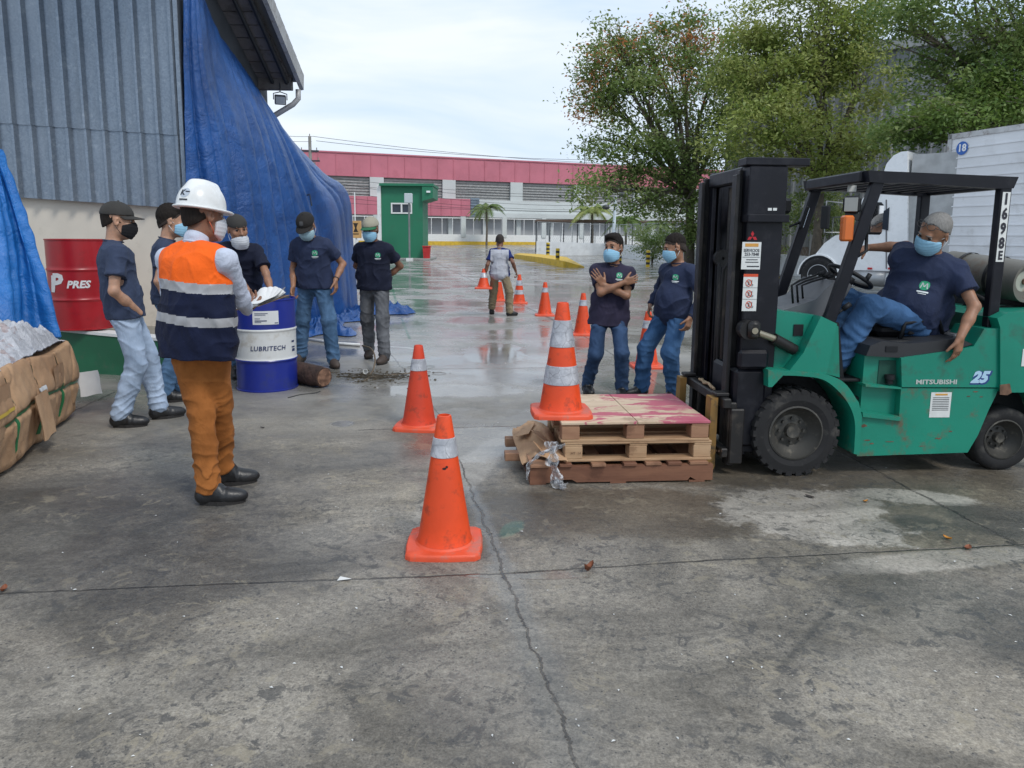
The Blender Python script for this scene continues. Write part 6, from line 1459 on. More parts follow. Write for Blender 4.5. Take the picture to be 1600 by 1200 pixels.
mb = MB(); wrapq(mb, .275, .33, dh*.46, dh*.475, RD, -fa, 0, .003); wrapq(mb, .28, .33, dh*.42, dh*.45, RD, -fa, 0, .003); wrapq(mb, .275, .32, dh*.52, dh*.54, RD, -fa, 0, .003); mb.build('print', M_INKB, d1)
rd = P(114, 372, 8.0); rz_ = rd.z; zb_r = .475
d2 = drum(Vector((rd.x+.02, 8.05, zb_r)), rz_-zb_r-.01, .31, 'red oil drum with white lettering standing on the platform behind the first man', [M_DRED, M_DRED], [.5], 0)
mb = MB(); fr = -atan2(rd.x, 8.05); fr = atan2(rd.x, 8.05); hh_ = rz_-zb_r; R_ = .31; aa = -fr
# boxed P mark and lettering
wrapq(mb, -.145, -.12, hh_*.42, hh_*.60, R_, -fr-.62, 0, .003, .12); 
wraptext(mb, 'P', R_, hh_*.51, .26, -fr-.62-.24, bold=.012, shear=.2)
wraptext(mb, 'PRES', R_, hh_*.50, .105, -fr-.10, bold=.004, shear=.25, sx=1.0); mb.build('lettering', flat('drum_lettering_white', (.7, .7, .7)), d2)

# ------------------------------------------------------------------ cardboard bale on the left
ba = G(0, 744); bb_ = G(112, 648); bdv = (bb_-ba).normalized(); bnv = Vector((bdv.y, -bdv.x, 0)); bnv = bnv if bnv.x > 0 else -bnv
bl_len = (bb_-ba).length
bale = empty('cardboard_bale', tuple(ba), 'big strapped bale of brown cardboard at the left edge', 'bale', atan2(bdv.y, bdv.x))
# local: x along the visible face (away from camera), -y outwards (towards the right)
zt_ = .62
S = SDF(); S.box((.42, .62, .34), (1.22, .66, .335), .08, k=.05)
def post(f, x, y, z):
    f = f-.06*np.exp(-((z-.38)/.2)**2)
    f = f+.022*vnoise(x*9, y*9, z*6, 3)+.010*vnoise(x*26, y*22, z*20, 6)
    for xx in (-.35, .12, .62, 1.15): f = f+.022*np.exp(-((x-xx)/.018)**2)
    f = f+.03*np.exp(-((z-.33-.03*np.sin(x*3))/.02)**2)*.8
    st = np.abs(((x*2.2+.4*np.sin(z*5)) % 1.0)-.5); f = f+.012*(st < .03)
    return np.maximum(f, z-.63-.03*np.sin(x*4))
V, Q = S.mesh(.013, post); bo_ = sdf_obj('bale_body', V, Q, M_CARD, bale); bvb = bvh_of(bo_)
def hug(path, w_, off, name, mat, vert=False, par=bale):
    """strap hugging the bale: path of (x,z) cast from outside towards +y"""
    mb = MB(); rows = []
    for i, (x, z) in enumerate(path):
        r_ = []
        for s_ in (-.5, .5):
            xx, zz = (x+s_*w_, z) if vert else (x, z+s_*w_); h = bvb.ray_cast(Vector((xx, -1.5, zz)), Vector((0, 1, 0)), 3)
            r_.append(Vector((xx, h[0].y-off, zz)) if h[0] is not None else Vector((xx, .0, zz)))
        rows.append(r_)
    V = [p for r in rows for p in r]; V2 = [p+Vector((0, .003, 0)) for p in V]; n = len(rows); mb.add(V+V2, [(2*i, 2*i+1, 2*i+3, 2*i+2) for i in range(n-1)]+[(2*n+2*i, 2*n+2*i+2, 2*n+2*i+3, 2*n+2*i+1) for i in range(n-1)]); return mb.build(name, mat, par, True)
M_STRAP = paint('green_strap', (.02, .17, .06), .35, bump=.02)
hug([(x, .335+.03*sin(x*3)) for x in np.linspace(-.7, 1.56, 60)], .022, .006, 'strap', M_STRAP)
for xx in (.12, .62, 1.15): hug([(xx+.02*sin(z*8), z) for z in np.linspace(.10, .60, 24)], .020, .005, 'strap', M_STRAP, True)
hug([(x, .42+.02*x) for x in np.linspace(-.4, .06, 14)], .02, .006, 'tape', flat('tape_yellow', (.60, .42, .06)))
rg = random.Random(4)
def flap(x, z, w_, h_, tilt, yaw_, mat=M_CARD, name='cardboard_flap', off=.02, par=bale):
    h = bvb.ray_cast(Vector((x, -1.5, z)), Vector((0, 1, 0)), 3); y = h[0].y if h[0] is not None else 0
    B = np.zeros((8, 10, 3)); M = TR(x, y-off, z) @ RZ(yaw_) @ Matrix.Rotation(tilt, 4, 'X')
    for i in range(8):
        for j in range(10):
            a, b = i/7-.5, j/9; q = M @ Vector((a*w_*(1+.03*sin(b*7)), -.008*sin(b*2.4)-.003*sin(i*1.3), -b*h_*(1+.02*sin(i*.9)))); B[i, j] = q
    return sheet(B, name, mat, par, .005)
for f_ in ((.50, .42, .26, .31, -.10, .0), (-.10, .58, .34, .30, .03, .05), (1.05, .52, .30, .16, .03, .05)): flap(*f_)
flap(.62, .44, .14, .05, 0, 0, M_LAB, 'paper_label', .03)
flap(1.66, .36, .17, .20, -.2, -.9, paint('white_card', (.6, .58, .56), .7), 'white_card', .08)
pw_ = empty('paper_waste', tuple(ba+Vector((0, 0, .6))), 'heap of crumpled white paper and film on top of the cardboard bale', 'paper waste', atan2(bdv.y, bdv.x))
def papermat():
    t = NT('paper_waste'); n = t.noise(5, 6, .7, dist=1.4); c = t.mix(t.step(n, .35, .7), (.55, .56, .60, 1), (.74, .75, .79, 1)); c = t.mix(t.math('MULTIPLY', t.step(t.noise(4, 5, .7), .60, .66), .6), c, (.45, .30, .27, 1)); c = t.mix(t.math('MULTIPLY', t.step(t.noise(9, 5, .7, dist=2), .60, .66), .5), c, (.22, .25, .36, 1)); return t.fin(c, .45, 0, t.bump(t.noise(24, 6, .7, dist=2.5), .9, .03))
n = 230; xs1 = np.linspace(-.75, 1.60, n); ys1 = np.linspace(-.015, 1.25, 110); Xg, Yg = np.meshgrid(xs1, ys1, indexing='ij')
ridge = 1-np.abs(vnoise(Xg*7, Yg*12, 0, 3)); ridge2 = 1-np.abs(vnoise(Xg*24, Yg*30, 0, 6)); ridge3 = 1-np.abs(vnoise(Xg*60, Yg*66, 0, 8)); Zg = .02+.09*ridge**2+.05*ridge2**2+.022*ridge3+.05*vnoise(Xg*4, Yg*4, 0, 5)+.08*np.exp(-((Xg-1.0)/.5)**2)
Zg *= np.clip((Xg+.75)*8, 0, 1)*np.clip((1.60-Xg)*6, .2, 1)*np.clip((Yg+.03)*7, .15, 1)
sheet(np.stack([Xg, Yg, Zg+.03], 2), 'paper_heap', papermat(), pw_, .01)

# ------------------------------------------------------------------ log, dirt, cables, litter
la, lb = P(462, 592, 7.45), P(507, 598, 7.20); ra_ = .098
la.z = .115; lb.z = .105
lg = empty('log', ((la.x+lb.x)/2, (la.y+lb.y)/2, 0), 'short sawn log with dark bark lying beside the drum', 'log'); o_ = lg.location.copy()
S = SDF(); A_, B2 = la-o_, lb-o_; dv_ = (B2-A_).normalized(); S.cap(A_-dv_*.05, B2+dv_*.05, .112, .098, 0.01)
def post(f, x, y, z):
    f = f+.006*vnoise(x*60, y*50, z*60, 2)+.004*vnoise(x*140, y*120, z*120, 5)
    t = (x-B2[0])*dv_[0]+(y-B2[1])*dv_[1]+(z-B2[2])*dv_[2]; t2_ = (x-A_[0])*dv_[0]+(y-A_[1])*dv_[1]+(z-A_[2])*dv_[2]; return np.maximum(np.maximum(f, t), -t2_-.04)
V, Q = S.mesh(.006, post); sdf_obj('bark', V, Q, paint('log_bark', (.055, .030, .022), .9, vary=.5, scale=9, bump=.8, bscale=30, dirt=(.10, .05, .035)), lg, relax=0)
mb = MB(); Mx_ = frame(B2+dv_*.002, dv_.cross(Vector((0, 0, 1))), (0, 0, 1), dv_); mb.lathe([(1e-3, .003), (.03, .003), (.06, .002), (.088, 0.001)], 24, M=Mx_)
t = NT('sawn_end'); wv = t.n('ShaderNodeTexNoise'); wv.inputs['Scale'].default_value = 22; t.l(t.tc.outputs['Object'], wv.inputs[0]); mb.build('cut_end', t.fin(t.mix(t.step(wv.outputs[0], .35, .65), (.10, .05, .03, 1), (.24, .13, .08, 1)), .8), lg)
def cable(name, pts_, r, mat, label, cat, wob=.0):
    pts_ = [Vector(p) for p in pts_]; A = catmull([[p, p] for p in pts_], len(pts_)*8, 2)[:, 0]; o = Vector((A[0][0], A[0][1], 0)); mb = MB(); mb.tube([Vector(p)-o for p in A], r, 7); x = mb.build(name, mat, None, True, loc=o); tag(x, label, cat); return x
cable('rope', [P(566, 540, 8.9), P(580, 545, 8.6), P(586, 560, 8.2), P(583, 578, 7.95), P(572, 592, 7.8)]+[G(566, 597), G(580, 590), G(610, 586), G(645, 583)], .010, paint('rope_brown', (.13, .10, .07), .9), 'loose brown rope rising from the dirt beside the second man in a cap', 'rope')
cable('cable', [G(450, 622), G(470, 617), G(490, 615), G(500, 612)], .007, M_BLK, 'short black cable on the ground in front of the log', 'cable')
cable('cable', [G(636, 586), G(600, 591), G(560, 590), G(530, 588)], .008, M_BLK, 'black cable lying in the dirt right of the log', 'cable')
rgr = random.Random(9)
def twigs():
    mb = MB()
    for k in range(90):
        c = G(rgr.gauss(585, 40), rgr.gauss(589, 5)); a = rgr.uniform(-.6, .6); L_ = rgr.uniform(.02, .10); mb.tube([(c.x-cos(a)*L_, c.y-sin(a)*L_, .008), (c.x, c.y, .016), (c.x+cos(a)*L_, c.y+sin(a)*L_, .007)], .003, 4)
    for k in range(160):
        c = G(rgr.gauss(590, 42), rgr.gauss(588, 6)); r = rgr.uniform(.005, .018); mb.add([(c.x-r, c.y, .002), (c.x, c.y-r, .002), (c.x+r, c.y, .002), (c.x, c.y+r, .002), (c.x, c.y, .004+r*.7)], [(0, 1, 4), (1, 2, 4), (2, 3, 4), (3, 0, 4)])
    o = mb.build('debris', paint('soil_debris', (.07, .055, .035), .9)); tag(o, 'scattered twigs and soil on the concrete right of the log', 'debris', kind='stuff')
twigs()
M_BIT = flat('litter_white', (.62, .62, .60))
mb = MB()
for k in range(110):
    c = G(rgr.uniform(-40, 1640), 640+560*rgr.random()**.8); r = rgr.uniform(.0008, .0028)*(1.0+.3*c.y); a = rgr.uniform(0, 3); V = [(c.x+cos(a+i*pi/2+rgr.uniform(-.4, .4))*r*(1 if i % 2 else 1.8), c.y+sin(a+i*pi/2)*r*(1 if i % 2 else 1.8), .003+.002*(i % 2)) for i in range(4)]; mb.add(V, [(0, 1, 2, 3)])
tag(mb.build('paper_flecks', M_BIT), 'tiny white flecks of paper strewn over the concrete', 'litter', kind='stuff')
def leaf_litter(px, py, label, c, s=.03, curl=1.0):
    g = G(px, py); mb = MB(); V = []; n = 9; a = rgr.uniform(0, 6)
    for j in range(3):
        for i in range(n):
            u_ = i/(n-1)*2-1; w_ = sqrt(max(0, 1-u_*u_))*.5*(j-1); x, y = u_*s, w_*s; V.append((x*cos(a)-y*sin(a), x*sin(a)+y*cos(a), .004+curl*(abs(j-1)*.5+u_*u_*.4)*s*.8))
    mb.add(V, [(j*n+i, j*n+i+1, (j+1)*n+i+1, (j+1)*n+i) for j in range(2) for i in range(n-1)]); o = mb.build('fallen_leaf', paint('leaf_'+c[0], c[1], .7, vary=.3, scale=30), None, True, loc=g); return tag(o, label, 'leaf')
BR = ('brown', (.22, .07, .03)); YE = ('yellow', (.50, .22, .03))
leaf_litter(920, 893, 'curled reddish brown leaf on the joint in the middle foreground', BR, .030, 2.0); leaf_litter(1352, 785, 'small yellow leaf near the front forklift wheel', YE, .018)
leaf_litter(1480, 843, 'yellow leaf beside the joint at the right', YE, .022); leaf_litter(1512, 858, 'reddish leaf just below the joint at the far right', BR, .03, .6); leaf_litter(6, 924, 'brown leaf on the joint at the left edge', BR, .026)
leaf_litter(1265, 777, 'dark flat leaf on the pale patch below the forklift wheel', ('dark', (.05, .04, .035)), .03, .3); leaf_litter(410, 669, 'small dark leaf on the wet concrete behind the near man', ('dark', (.05, .04, .035)), .02, .5)
pp = empty('paper_scrap', G(538, 907), 'small pale scrap of paper on the joint at the left foreground', 'paper'); mb = MB(); mb.add([(-.03, -.01, .004), (.02, -.012, .012), (.032, .006, .006), (-.02, .012, .014)], [(0, 1, 2, 3)]); mb.build('scrap', M_BIT, pp)
pp = empty('plastic_pipe', G(528, 540)*1.0, 'white plastic pipe lying on the ground behind the men with caps', 'pipe'); o_ = pp.location.copy(); mb = MB(); mb.tube([G(474, 531)-o_+Vector((0, 0, .02)), G(530, 539)-o_+Vector((0, 0, .02)), G(562, 541)-o_+Vector((0, 0, .02))], .02, 8); mb.build('pipe', M_WHITEP, pp, True)
pp = empty('paper_cup', G(572, 586), 'tiny white crumpled cup in the dirt by the rope', 'cup'); mb = MB(); mb.lathe([(.02, 0), (.028, .05), (.024, .05), (.017, .004), (1e-3, .004)], 10, M=Matrix.Rotation(1.2, 4, 'X') @ TR(0, .03, 0)); mb.build('cup', M_BIT, pp)
# papers / gloves on the drum top
gv = empty('dark_cloth', dr+Vector((.13, -.02, dh+.003)), 'crumpled dark cloth lying on top of the blue drum', 'cloth'); 
B_ = crumple((0, 0), .11, .09, .05, .3, 4, 34); B_[..., 2] -= .012; sheet(B_, 'cloth', cloth('dark_rag', (.03, .035, .05)), gv, .004)
# ------------------------------------------------------------------ forklift
FO = Vector((1.84, 4.55, 0)); FY = radians(3.5)
def FW(x, y, z): return FO+Vector((cos(FY)*x-sin(FY)*y, sin(FY)*x+cos(FY)*y, z))
def FL(px, py, c):
    ax = Vector((cos(FY), sin(FY), 0)); ay = Vector((-sin(FY), cos(FY), 0)); d = Vector(_ray(px, py)); C0_ = Vector(_C)
    t = (FO+ay*c-C0_).dot(ay)/d.dot(ay); q = C0_+d*t-FO; return q.dot(ax), q.z
fk = empty('forklift', FO, 'green counterbalance forklift numbered 1698 with black mast and driver guard', 'forklift', FY)
M_FG = paint('forklift_green', (.004, .225, .150), .38, vary=.14, scale=2, bump=.03, dirt=(.04, .07, .05), dirt_amt=.6, dirt_scale=4)
M_FGW = paint('forklift_green_worn', (.006, .22, .145), .45, vary=.12, scale=2, dirt=(.13, .085, .05), dirt_amt=.85, dirt_scale=5)
M_FB = paint('forklift_black', (.006, .0065, .011), .42, 0, vary=.25, scale=5, dirt=(.03, .03, .035), dirt_amt=.3, dirt_scale=10, spec=.3)
M_GRE = paint('greasy_steel', (.016, .015, .015), .45, .2, dirt=(.09, .075, .06), dirt_amt=.45, dirt_scale=8); M_FYEL = paint('fork_yellow', (.26, .145, .035), .6, vary=.35, dirt=(.05, .04, .03), dirt_amt=.9, dirt_scale=14)
M_ORG = paint('indicator_orange', (.70, .16, .02), .3, bump=.02); M_SEAT = paint('seat_vinyl', (.010, .010, .012), .55, spec=.3); M_GRYP = paint('grey_plastic', (.10, .105, .115), .5, vary=.08)
M_TANK = paint('tank_paint', (.17, .16, .135), .5, .2, vary=.15, dirt=(.14, .07, .035), dirt_amt=.8, dirt_scale=3.5); M_STK = flat('sticker_white', (.66, .68, .66))
def bx(name, mat, *boxes, bev=.006, parent=fk):
    mb = MB()
    for b in boxes: mb.box(*b, bev=min(bev, .45*min(abs(b[1]-b[0]), abs(b[3]-b[2]), abs(b[5]-b[4]))))
    return mb.build(name, mat, parent)
def pz(name, mat, pts_, c, y0, y1, parent=fk):
    mb = MB(); mb.prism([FL(x, y, c) for x, y in pts_], y0, y1); return mb.build(name, mat, parent)
W_ = 1.03      # overall width
# mast: outer channels, inner channels, cylinders, chains
for nm, y0 in (('near', .10), ('far', .78)):
    s_ = -1 if nm == 'near' else 1
    x0, x1 = -.385, -.185 ; yb0 = y0
    bx('mast_channel', M_FB, (x0, x1, y0+.055, y0+.080, .12, 1.965), (x0, x0+.028, y0-.0, y0+.054, .12, 1.965), (x1-.03, x1, y0-.0, y0+.054, .12, 1.965) if False else (x0+.045, x0+.07, y0+.0, y0+.054, .12, 1.96), bev=.004)
    bx('inner_mast_channel', M_GRE, (x0-.035, x0+.01, y0+.082, y0+.125, .16, 1.93), (x0-.07, x0-.045, y0+.03, y0+.11, .18, 1.90), bev=.004)
# solid outer plate with stickers seen from the near side
SP = .085
bx('mast_side_plate', M_FB, (-.385, -.165, SP, .099, .14, 1.962), bev=.005); bx('mast_side_plate', M_FB, (-.335, -.19, .90, .915, .14, 1.962), bev=.005)
for b_ in ((-.40, -.33, .20, .84, 1.86, 1.955), (-.22, -.19, .20, .84, 1.55, 1.75), (-.30, -.24, .18, .86, .16, .30)): bx('mast_crossmember', M_FB, b_, bev=.01)
for y in (.27, .73):
    mb = MB(); mb.tube([(-.27, y, .18), (-.27, y, 1.30)], .034, 14); mb.tube([(-.27, y, 1.30), (-.27, y, 1.86)], .020, 12); mb.build('lift_cylinder', M_GRE, fk, True, angle=40)
mb = MB()
for y in (.40, .46):
    z = .25
    while z < 1.30: mb.box(-.36, -.335, y-.013, y+.013, z, z+.016); mb.box(-.354, -.341, y-.017, y+.017, z+.017, z+.027); z += .030
mb.build('lift_chain', M_GRE, fk)
mb = MB(); mb.tube([(-.37, .52, .35), (-.38, .53, .8), (-.37, .52, 1.3), (-.33, .50, 1.36)], .012, 6); mb.tube([(-.37, .60, .35), (-.375, .60, 1.34)], .012, 6); mb.build('hydraulic_hose', M_RUB, fk, True)
for y in (.33, .68):
    mb = MB(); mb.lathe([(.01, -.02), (.06, -.02), (.06, .02), (.01, .02)], 20, M=TR(-.33, y, 1.37) @ Matrix.Rotation(pi/2, 4, 'X')); mb.build('chain_pulley', M_GRE, fk, True, angle=40)
# top box and bracket above the sticker plate
bx('mast_top_plate', M_FB, (FL(1163, 250, .1)[0], FL(1262, 250, .1)[0], .06, .20, FL(1200, 259, .1)[1], FL(1200, 247, .1)[1]), bev=.004)
bx('mast_top_box', M_FB, (FL(1167, 300, .1)[0], FL(1226, 300, .1)[0], .065, .20, FL(1190, 346, .1)[1], FL(1190, 260, .1)[1]), bev=.006)
bx('mast_box_shelf', M_FB, (FL(1164, 340, .1)[0], FL(1228, 340, .1)[0], .045, .21, FL(1190, 346, .06)[1]-.005, FL(1190, 335, .06)[1]), bev=.004)
mb = MB()
for x, y in ((1203, 327), (1211, 327)): q = FL(x, y, .06); mb.box(q[0]-.012, q[0]+.012, .060, .064, q[1]-.008, q[1]+.008)
mb.build('small_plate', M_STK, fk)
# three-diamond mark, service sticker, warning strip on the plate
def dec(px0, py0, px1, py1): a, b = FL(px0, py0, SP), FL(px1, py1, SP); return a[0], b[0], b[1], a[1]
y_ = SP-.0015
cx_, cz_ = FL(1175.5, 370, SP); s_ = .036; mb = MB()
for a in (90, 210, 330):
    a = radians(a); d1_ = (cos(a), sin(a)); n1 = (-sin(a), cos(a)); L_ = s_
    mb.add([(cx_, y_, cz_), (cx_+d1_[0]*L_*.5+n1[0]*L_*.29, y_, cz_+d1_[1]*L_*.5+n1[1]*L_*.29), (cx_+d1_[0]*L_, y_, cz_+d1_[1]*L_), (cx_+d1_[0]*L_*.5-n1[0]*L_*.29, y_, cz_+d1_[1]*L_*.5-n1[1]*L_*.29)], [(0, 1, 2, 3)])
mb.build('mast_emblem', flat('emblem_red', (.45, .01, .02)), fk)
def plate(name, px0, py0, px1, py1, mats, rows, parent=fk, c=SP, texts=()):
    a, b = FL(px0, py0, c), FL(px1, py1, c); x0, x1, z0, z1 = a[0], b[0], b[1], a[1]; mb = MB(); mb.box(x0, x1, c-.0025, c-.0008, z0, z1, 0)
    w_, h_ = x1-x0, z1-z0
    for (u0, u1, v0, v1, mi) in rows: mb.box(x0+w_*u0, x0+w_*u1, c-.0038, c-.0026, z1-h_*v1, z1-h_*v0, mi)
    for (tx, u_, v_, sz, mi, kw) in texts: text(mb, tx, frame((x0+w_*u_, c-.0045, z1-h_*v_), (1, 0, 0), (0, 0, 1), (0, -1, 0)), h_*sz, mi, **kw)
    return mb.build(name, mats, parent)
INK = flat('ink_black', (.02, .02, .03)); STO = flat('sticker_orange', (.60, .30, .06)); STR = flat('sticker_red', (.60, .07, .02))
plate('service_sticker', 1160, 378, 1187, 421, [M_STK, INK, STO], [(.15, .85, .05, .17, 2), (.05, .95, .545, .56, 1), (.25, .85, .63, .66, 1), (.2, .9, .72, .75, 1), (.3, .95, .87, .91, 1)], texts=(('SERVICIOS', .5, .31, .155, 1, dict(bold=.0004, sx=.82)), ('253-7848', .52, .45, .155, 1, dict(bold=.0004, sx=.92))))
q = [(0, 1, 0, .075, 2), (0, 1, .365, .372, 1), (0, 1, .675, .682, 1)]
ws_ = plate('warning_strip', 1162, 428, 1181, 486, [M_STK, INK, STR], q)
mb = MB()
for k in range(3):
    cxx, czz = FL(1169.5, 442+17*k, SP); mb.tube([(cxx+cos(t)*.018, SP-.0045, czz+sin(t)*.021) for t in np.linspace(0, 2*pi, 19)], .0022, 4); mb.tube([(cxx-.012, SP-.0045, czz+.015), (cxx+.012, SP-.0045, czz-.015)], .0022, 4)
mb.build('prohibition_ring', STR, ws_)
mb = MB()
for k in range(3):
    cxx, czz = FL(1169.5, 442+17*k, SP); mb.tube([(cxx-.004, SP-.004, czz-.014), (cxx+.002, SP-.004, czz+.002), (cxx, SP-.004, czz+.010)], .0028, 4); cxx += .022; mb.tube([(cxx-.002, SP-.004, czz-.008), (cxx-.002, SP-.004, czz+.018)], .0016, 4); mb.tube([(cxx+cos(t)*.006, SP-.0045, czz-.013+sin(t)*.006) for t in np.linspace(0, 2*pi, 11)], .0012, 4)
mb.build('warning_figure', INK, ws_)
# tilt cylinder and lower mast bracket
mb = MB(); a = FL(1172, 515, .05); b = FL(1212, 530, .05); c2 = FL(1245, 548, .05)
mb.lathe([(1e-3, -.05), (.055, -.05), (.06, -.03), (.06, .04), (1e-3, .04)], 20, M=TR(a[0]-.015, .06, a[1]) @ Matrix.Rotation(pi/2, 4, 'X')); mb.box(a[0]-.03, a[0]+.05, -.012, .03, a[1]-.055, a[1]+.06, bev=.02); mb.build('tilt_pivot', M_GRE, fk, True, angle=40)
mb = MB(); mb.tube([(a[0]+.02, .02, a[1]-.01), (b[0], .05, b[1])], .022, 12, mi=0); mb.tube([(a[0]+.005, -.018, a[1]), (a[0]+.005, -.022, a[1])], .02, 12); mb.build('tilt_rod', paint('brass_rod', (.40, .36, .27), .3, .7), fk, True, angle=40)
mb = MB(); mb.tube([(b[0]-.015, .048, b[1]+.004), (c2[0], .09, c2[1])], .036, 14); mb.build('tilt_cylinder', M_GRE, fk, True, angle=40)
q0, q1 = FL(1154, 547, .05), FL(1200, 577, .05); bx('mast_bracket', M_FB, (q0[0], q1[0], .035, .083, q1[1], q0[1]), (FL(1150, 580, .05)[0], FL(1200, 580, .05)[0], .06, .5, .18, q1[1]-.003), bev=.02)
# carriage and forks
bx('carriage_bar', M_GRE, (-.50, -.445, .03, .92, .44, .505), bev=.008); bx('carriage_bar', M_GRE, (-.50, -.45, .03, .92, .12, .18), bev=.008)
bx('carriage_plate', M_GRE, (-.455, -.40, .051, .13, .06, .475), (-.45, -.36, .02, .05, .08, .44), bev=.008); bx('carriage_plate', M_GRE, (-.44, -.37, .80, .86, .12, .5), bev=.008)
bx('carriage_roller', M_GRE, (-.47, -.40, .3, .36, .2, .46), (-.47, -.40, .6, .66, .2, .46), bev=.01)
for y in (.135, .82):
    mb = MB(); z_ = .012; mb.prism([(-.515, .50), (-.56, .50), (-.565, .09), (-.60, .05), (-.64, .047), (-1.40, .044), (-1.42, .03), (-.60, .012), (-.53, .012), (-.515, .05)], y-.05, y+.05); mb.build('fork', M_FYEL if y < .5 else M_FYEL, fk)
    bx('fork_hook', M_GRE, (-.53, -.44, y-.045, y+.045, .507, .53), bev=.005)
mb = MB(); mb.tube([(-.47, .35, .515), (-.47, .42, .53), (-.475, .5, .515), (-.47, .56, .53)], .010, 6); mb.tube([(-.47, .3, .515), (-.46, .45, .522), (-.47, .62, .52)], .009, 6); mb.build('rag', paint('straw_rope', (.38, .28, .17), .9), fk)
# wheels
def whm(x, y, z): return frame((x, y, z), (1, 0, 0), (0, 0, 1), (0, 1, 0)) @ Matrix.Identity(4)
wheel(fk, whm(-.02, .115, .283), .287, .20, .60, M_RUB, True); wheel(fk, whm(-.02, W_-.10, .283), .287, .20, .60, M_RUB, True)
R2_ = .212; wheel(fk, whm(1.425, .17, R2_), R2_, .17, .62, M_RUB); wheel(fk, whm(1.425, W_-.17, R2_), R2_, .17, .62, M_RUB)
mb = MB(); mb.tube([(-.02, .2, .283), (-.02, .85, .283)], .07, 12); mb.tube([(1.425, .2, .2), (1.425, .85, .2)], .05, 10); mb.box(-.1, 1.3, .35, .7, .2, .5); mb.build('axle_and_frame', M_GRE, fk)
# --- body side (near) as one outline with wheel arches, then mirrored far side
zz = lambda p, c=.02: FL(p[0], p[1], c)
arch = [(-.02+cos(a)*.345, .283+sin(a)*.345) for a in np.linspace(radians(18), radians(112), 14)]
side = [FL(1339, 713, .02), FL(1512, 707, .02), FL(1528, 680, .02), FL(1545, 640, .02), FL(1556, 618, .02), FL(1562, 604, .02), FL(1561, 513, .02), FL(1537, 513, .02), FL(1520, 541, .02), FL(1485, 548, .02), FL(1418, 559, .02), FL(1354, 557, .02), FL(1352, 601, .02), FL(1318, 595, .02)]
arr = [p for p in arch if p[0] > .0]
side2 = side+[(max(p[0], -.30), p[1]) for p in arr[::-1]][:0]
# lower/side panel
mb = MB(); A1 = [FL(1339, 713, .02)]+[FL(1512, 707, .02), FL(1528, 680, .02), FL(1545, 640, .02), FL(1556, 618, .02), FL(1560, 607, .02), FL(1408, 606, .02), FL(1405, 650, .02), FL(1345, 646, .02)]
rgs = random.Random(3)
for y0, y1 in ((.02, .30), (W_-.30, W_-.02)):
    mb = MB(); mb.prism(A1, y0, y1)
    if y0 < .1:
        for (px, py, w_, h_) in ((1350, 665, .05, .012), (1355, 688, .05, .005), (1466, 685, .05, .006), (1485, 674, .03, .006), (1524, 612, .04, .005), (1533, 620, .025, .005), (1362, 693, .03, .007), (1513, 619, .03, .004), (1390, 690, .06, .004), (1440, 697, .05, .003)):
            q = FL(px, py, .02); n = 12; mb.add([(q[0]+cos(2*pi*i/n)*w_/2*rgs.uniform(.6, 1.1), .0185, q[1]+sin(2*pi*i/n)*h_*rgs.uniform(.5, 1.1)) for i in range(n)], [tuple(range(n))], 1)
    mb.build('lower_side_panel', [M_FGW, paint('rusty_scrape', (.16, .09, .055), .8, vary=.4, scale=20)], fk)
mb = MB(); A2 = [FL(1408, 604.5, .02), FL(1560, 605, .02), FL(1561, 513, .02), FL(1537, 513, .02), FL(1520, 541, .02), FL(1485, 548, .02), FL(1407, 559, .02)]
for y0, y1 in ((.012, .30), (W_-.30, W_-.012)): mb = MB(); mb.prism(A2, y0, y1); mb.build('upper_side_panel', M_FG, fk)
# recessed step pocket
A3 = [FL(1353, 556, .06), FL(1408, 558, .06), FL(1407, 660, .06), FL(1345, 652, .06)]
mb = MB(); mb.prism(A3, .075, .30); mb.build('step_recess', M_FG, fk)
q0, q1 = FL(1374, 563, .07), FL(1405, 601, .07); bx('filler_recess_shade', flat('recess_shade_green', (.004, .06, .04)), (q0[0], q1[0], .070, .0745, q1[1], q0[1]), bev=.001)  # flat plate in darkened body green, paints the shade of a hollow
mb = MB(); q = FL(1390, 592, .05); mb.lathe([(1e-3, .03), (.03, .028), (.032, 0), (.022, -.002), (.022, -.03)], 14, M=TR(q[0], .05, q[1])); mb.build('filler_cap', M_BLK, fk, True, angle=40)
pz('step_plate', M_FGW, [(1345, 643), (1405, 651), (1407, 657), (1345, 650)], .02, -.004, .074)
pz('step_lip', M_FGW, [(1352, 600), (1408, 605), (1408, 608), (1352, 604)], .02, .015, .30)
# rear of the arch: fender + front cowl
fend = [(p[0], p[1]) for p in arch]
outer = [FL(1341, 710, .0), FL(1345, 650, .0), FL(1340, 628, .0), FL(1318, 598, .0), FL(1290, 585, .0), FL(1250, 581, .0), FL(1210, 577, .0), FL(1199, 577, .0), FL(1199, 604, .0)]
inner = [FL(1205, 604, .0), FL(1222, 586, .0), FL(1250, 587, .0), FL(1283, 592, .0), FL(1306, 608, .0), FL(1325, 632, .0), FL(1334, 660, .0), FL(1333, 700, .0), FL(1332, 708, .0)]
mb = MB()
dens = lambda L_: [(float(p[0]), float(p[1])) for p in catmull([[(a, b, 0), (a, b, 0)] for a, b in L_], len(L_)*5, 2)[:, 0]]
for y0, y1 in ((-.015, .27), (W_-.27, W_+.01)): mb = MB(); mb.prism(outer[:2]+dens(outer[2:7])+outer[7:]+inner[:1]+dens(inner[1:-1])+inner[-1:], y0, y1); mb.build('front_fender', M_FGW, fk)
mb = MB(); mb.prism(inner+[FL(1300, 708, 0), FL(1205, 640, 0)], .272, .30); mb.build('arch_liner', M_BLK, fk)
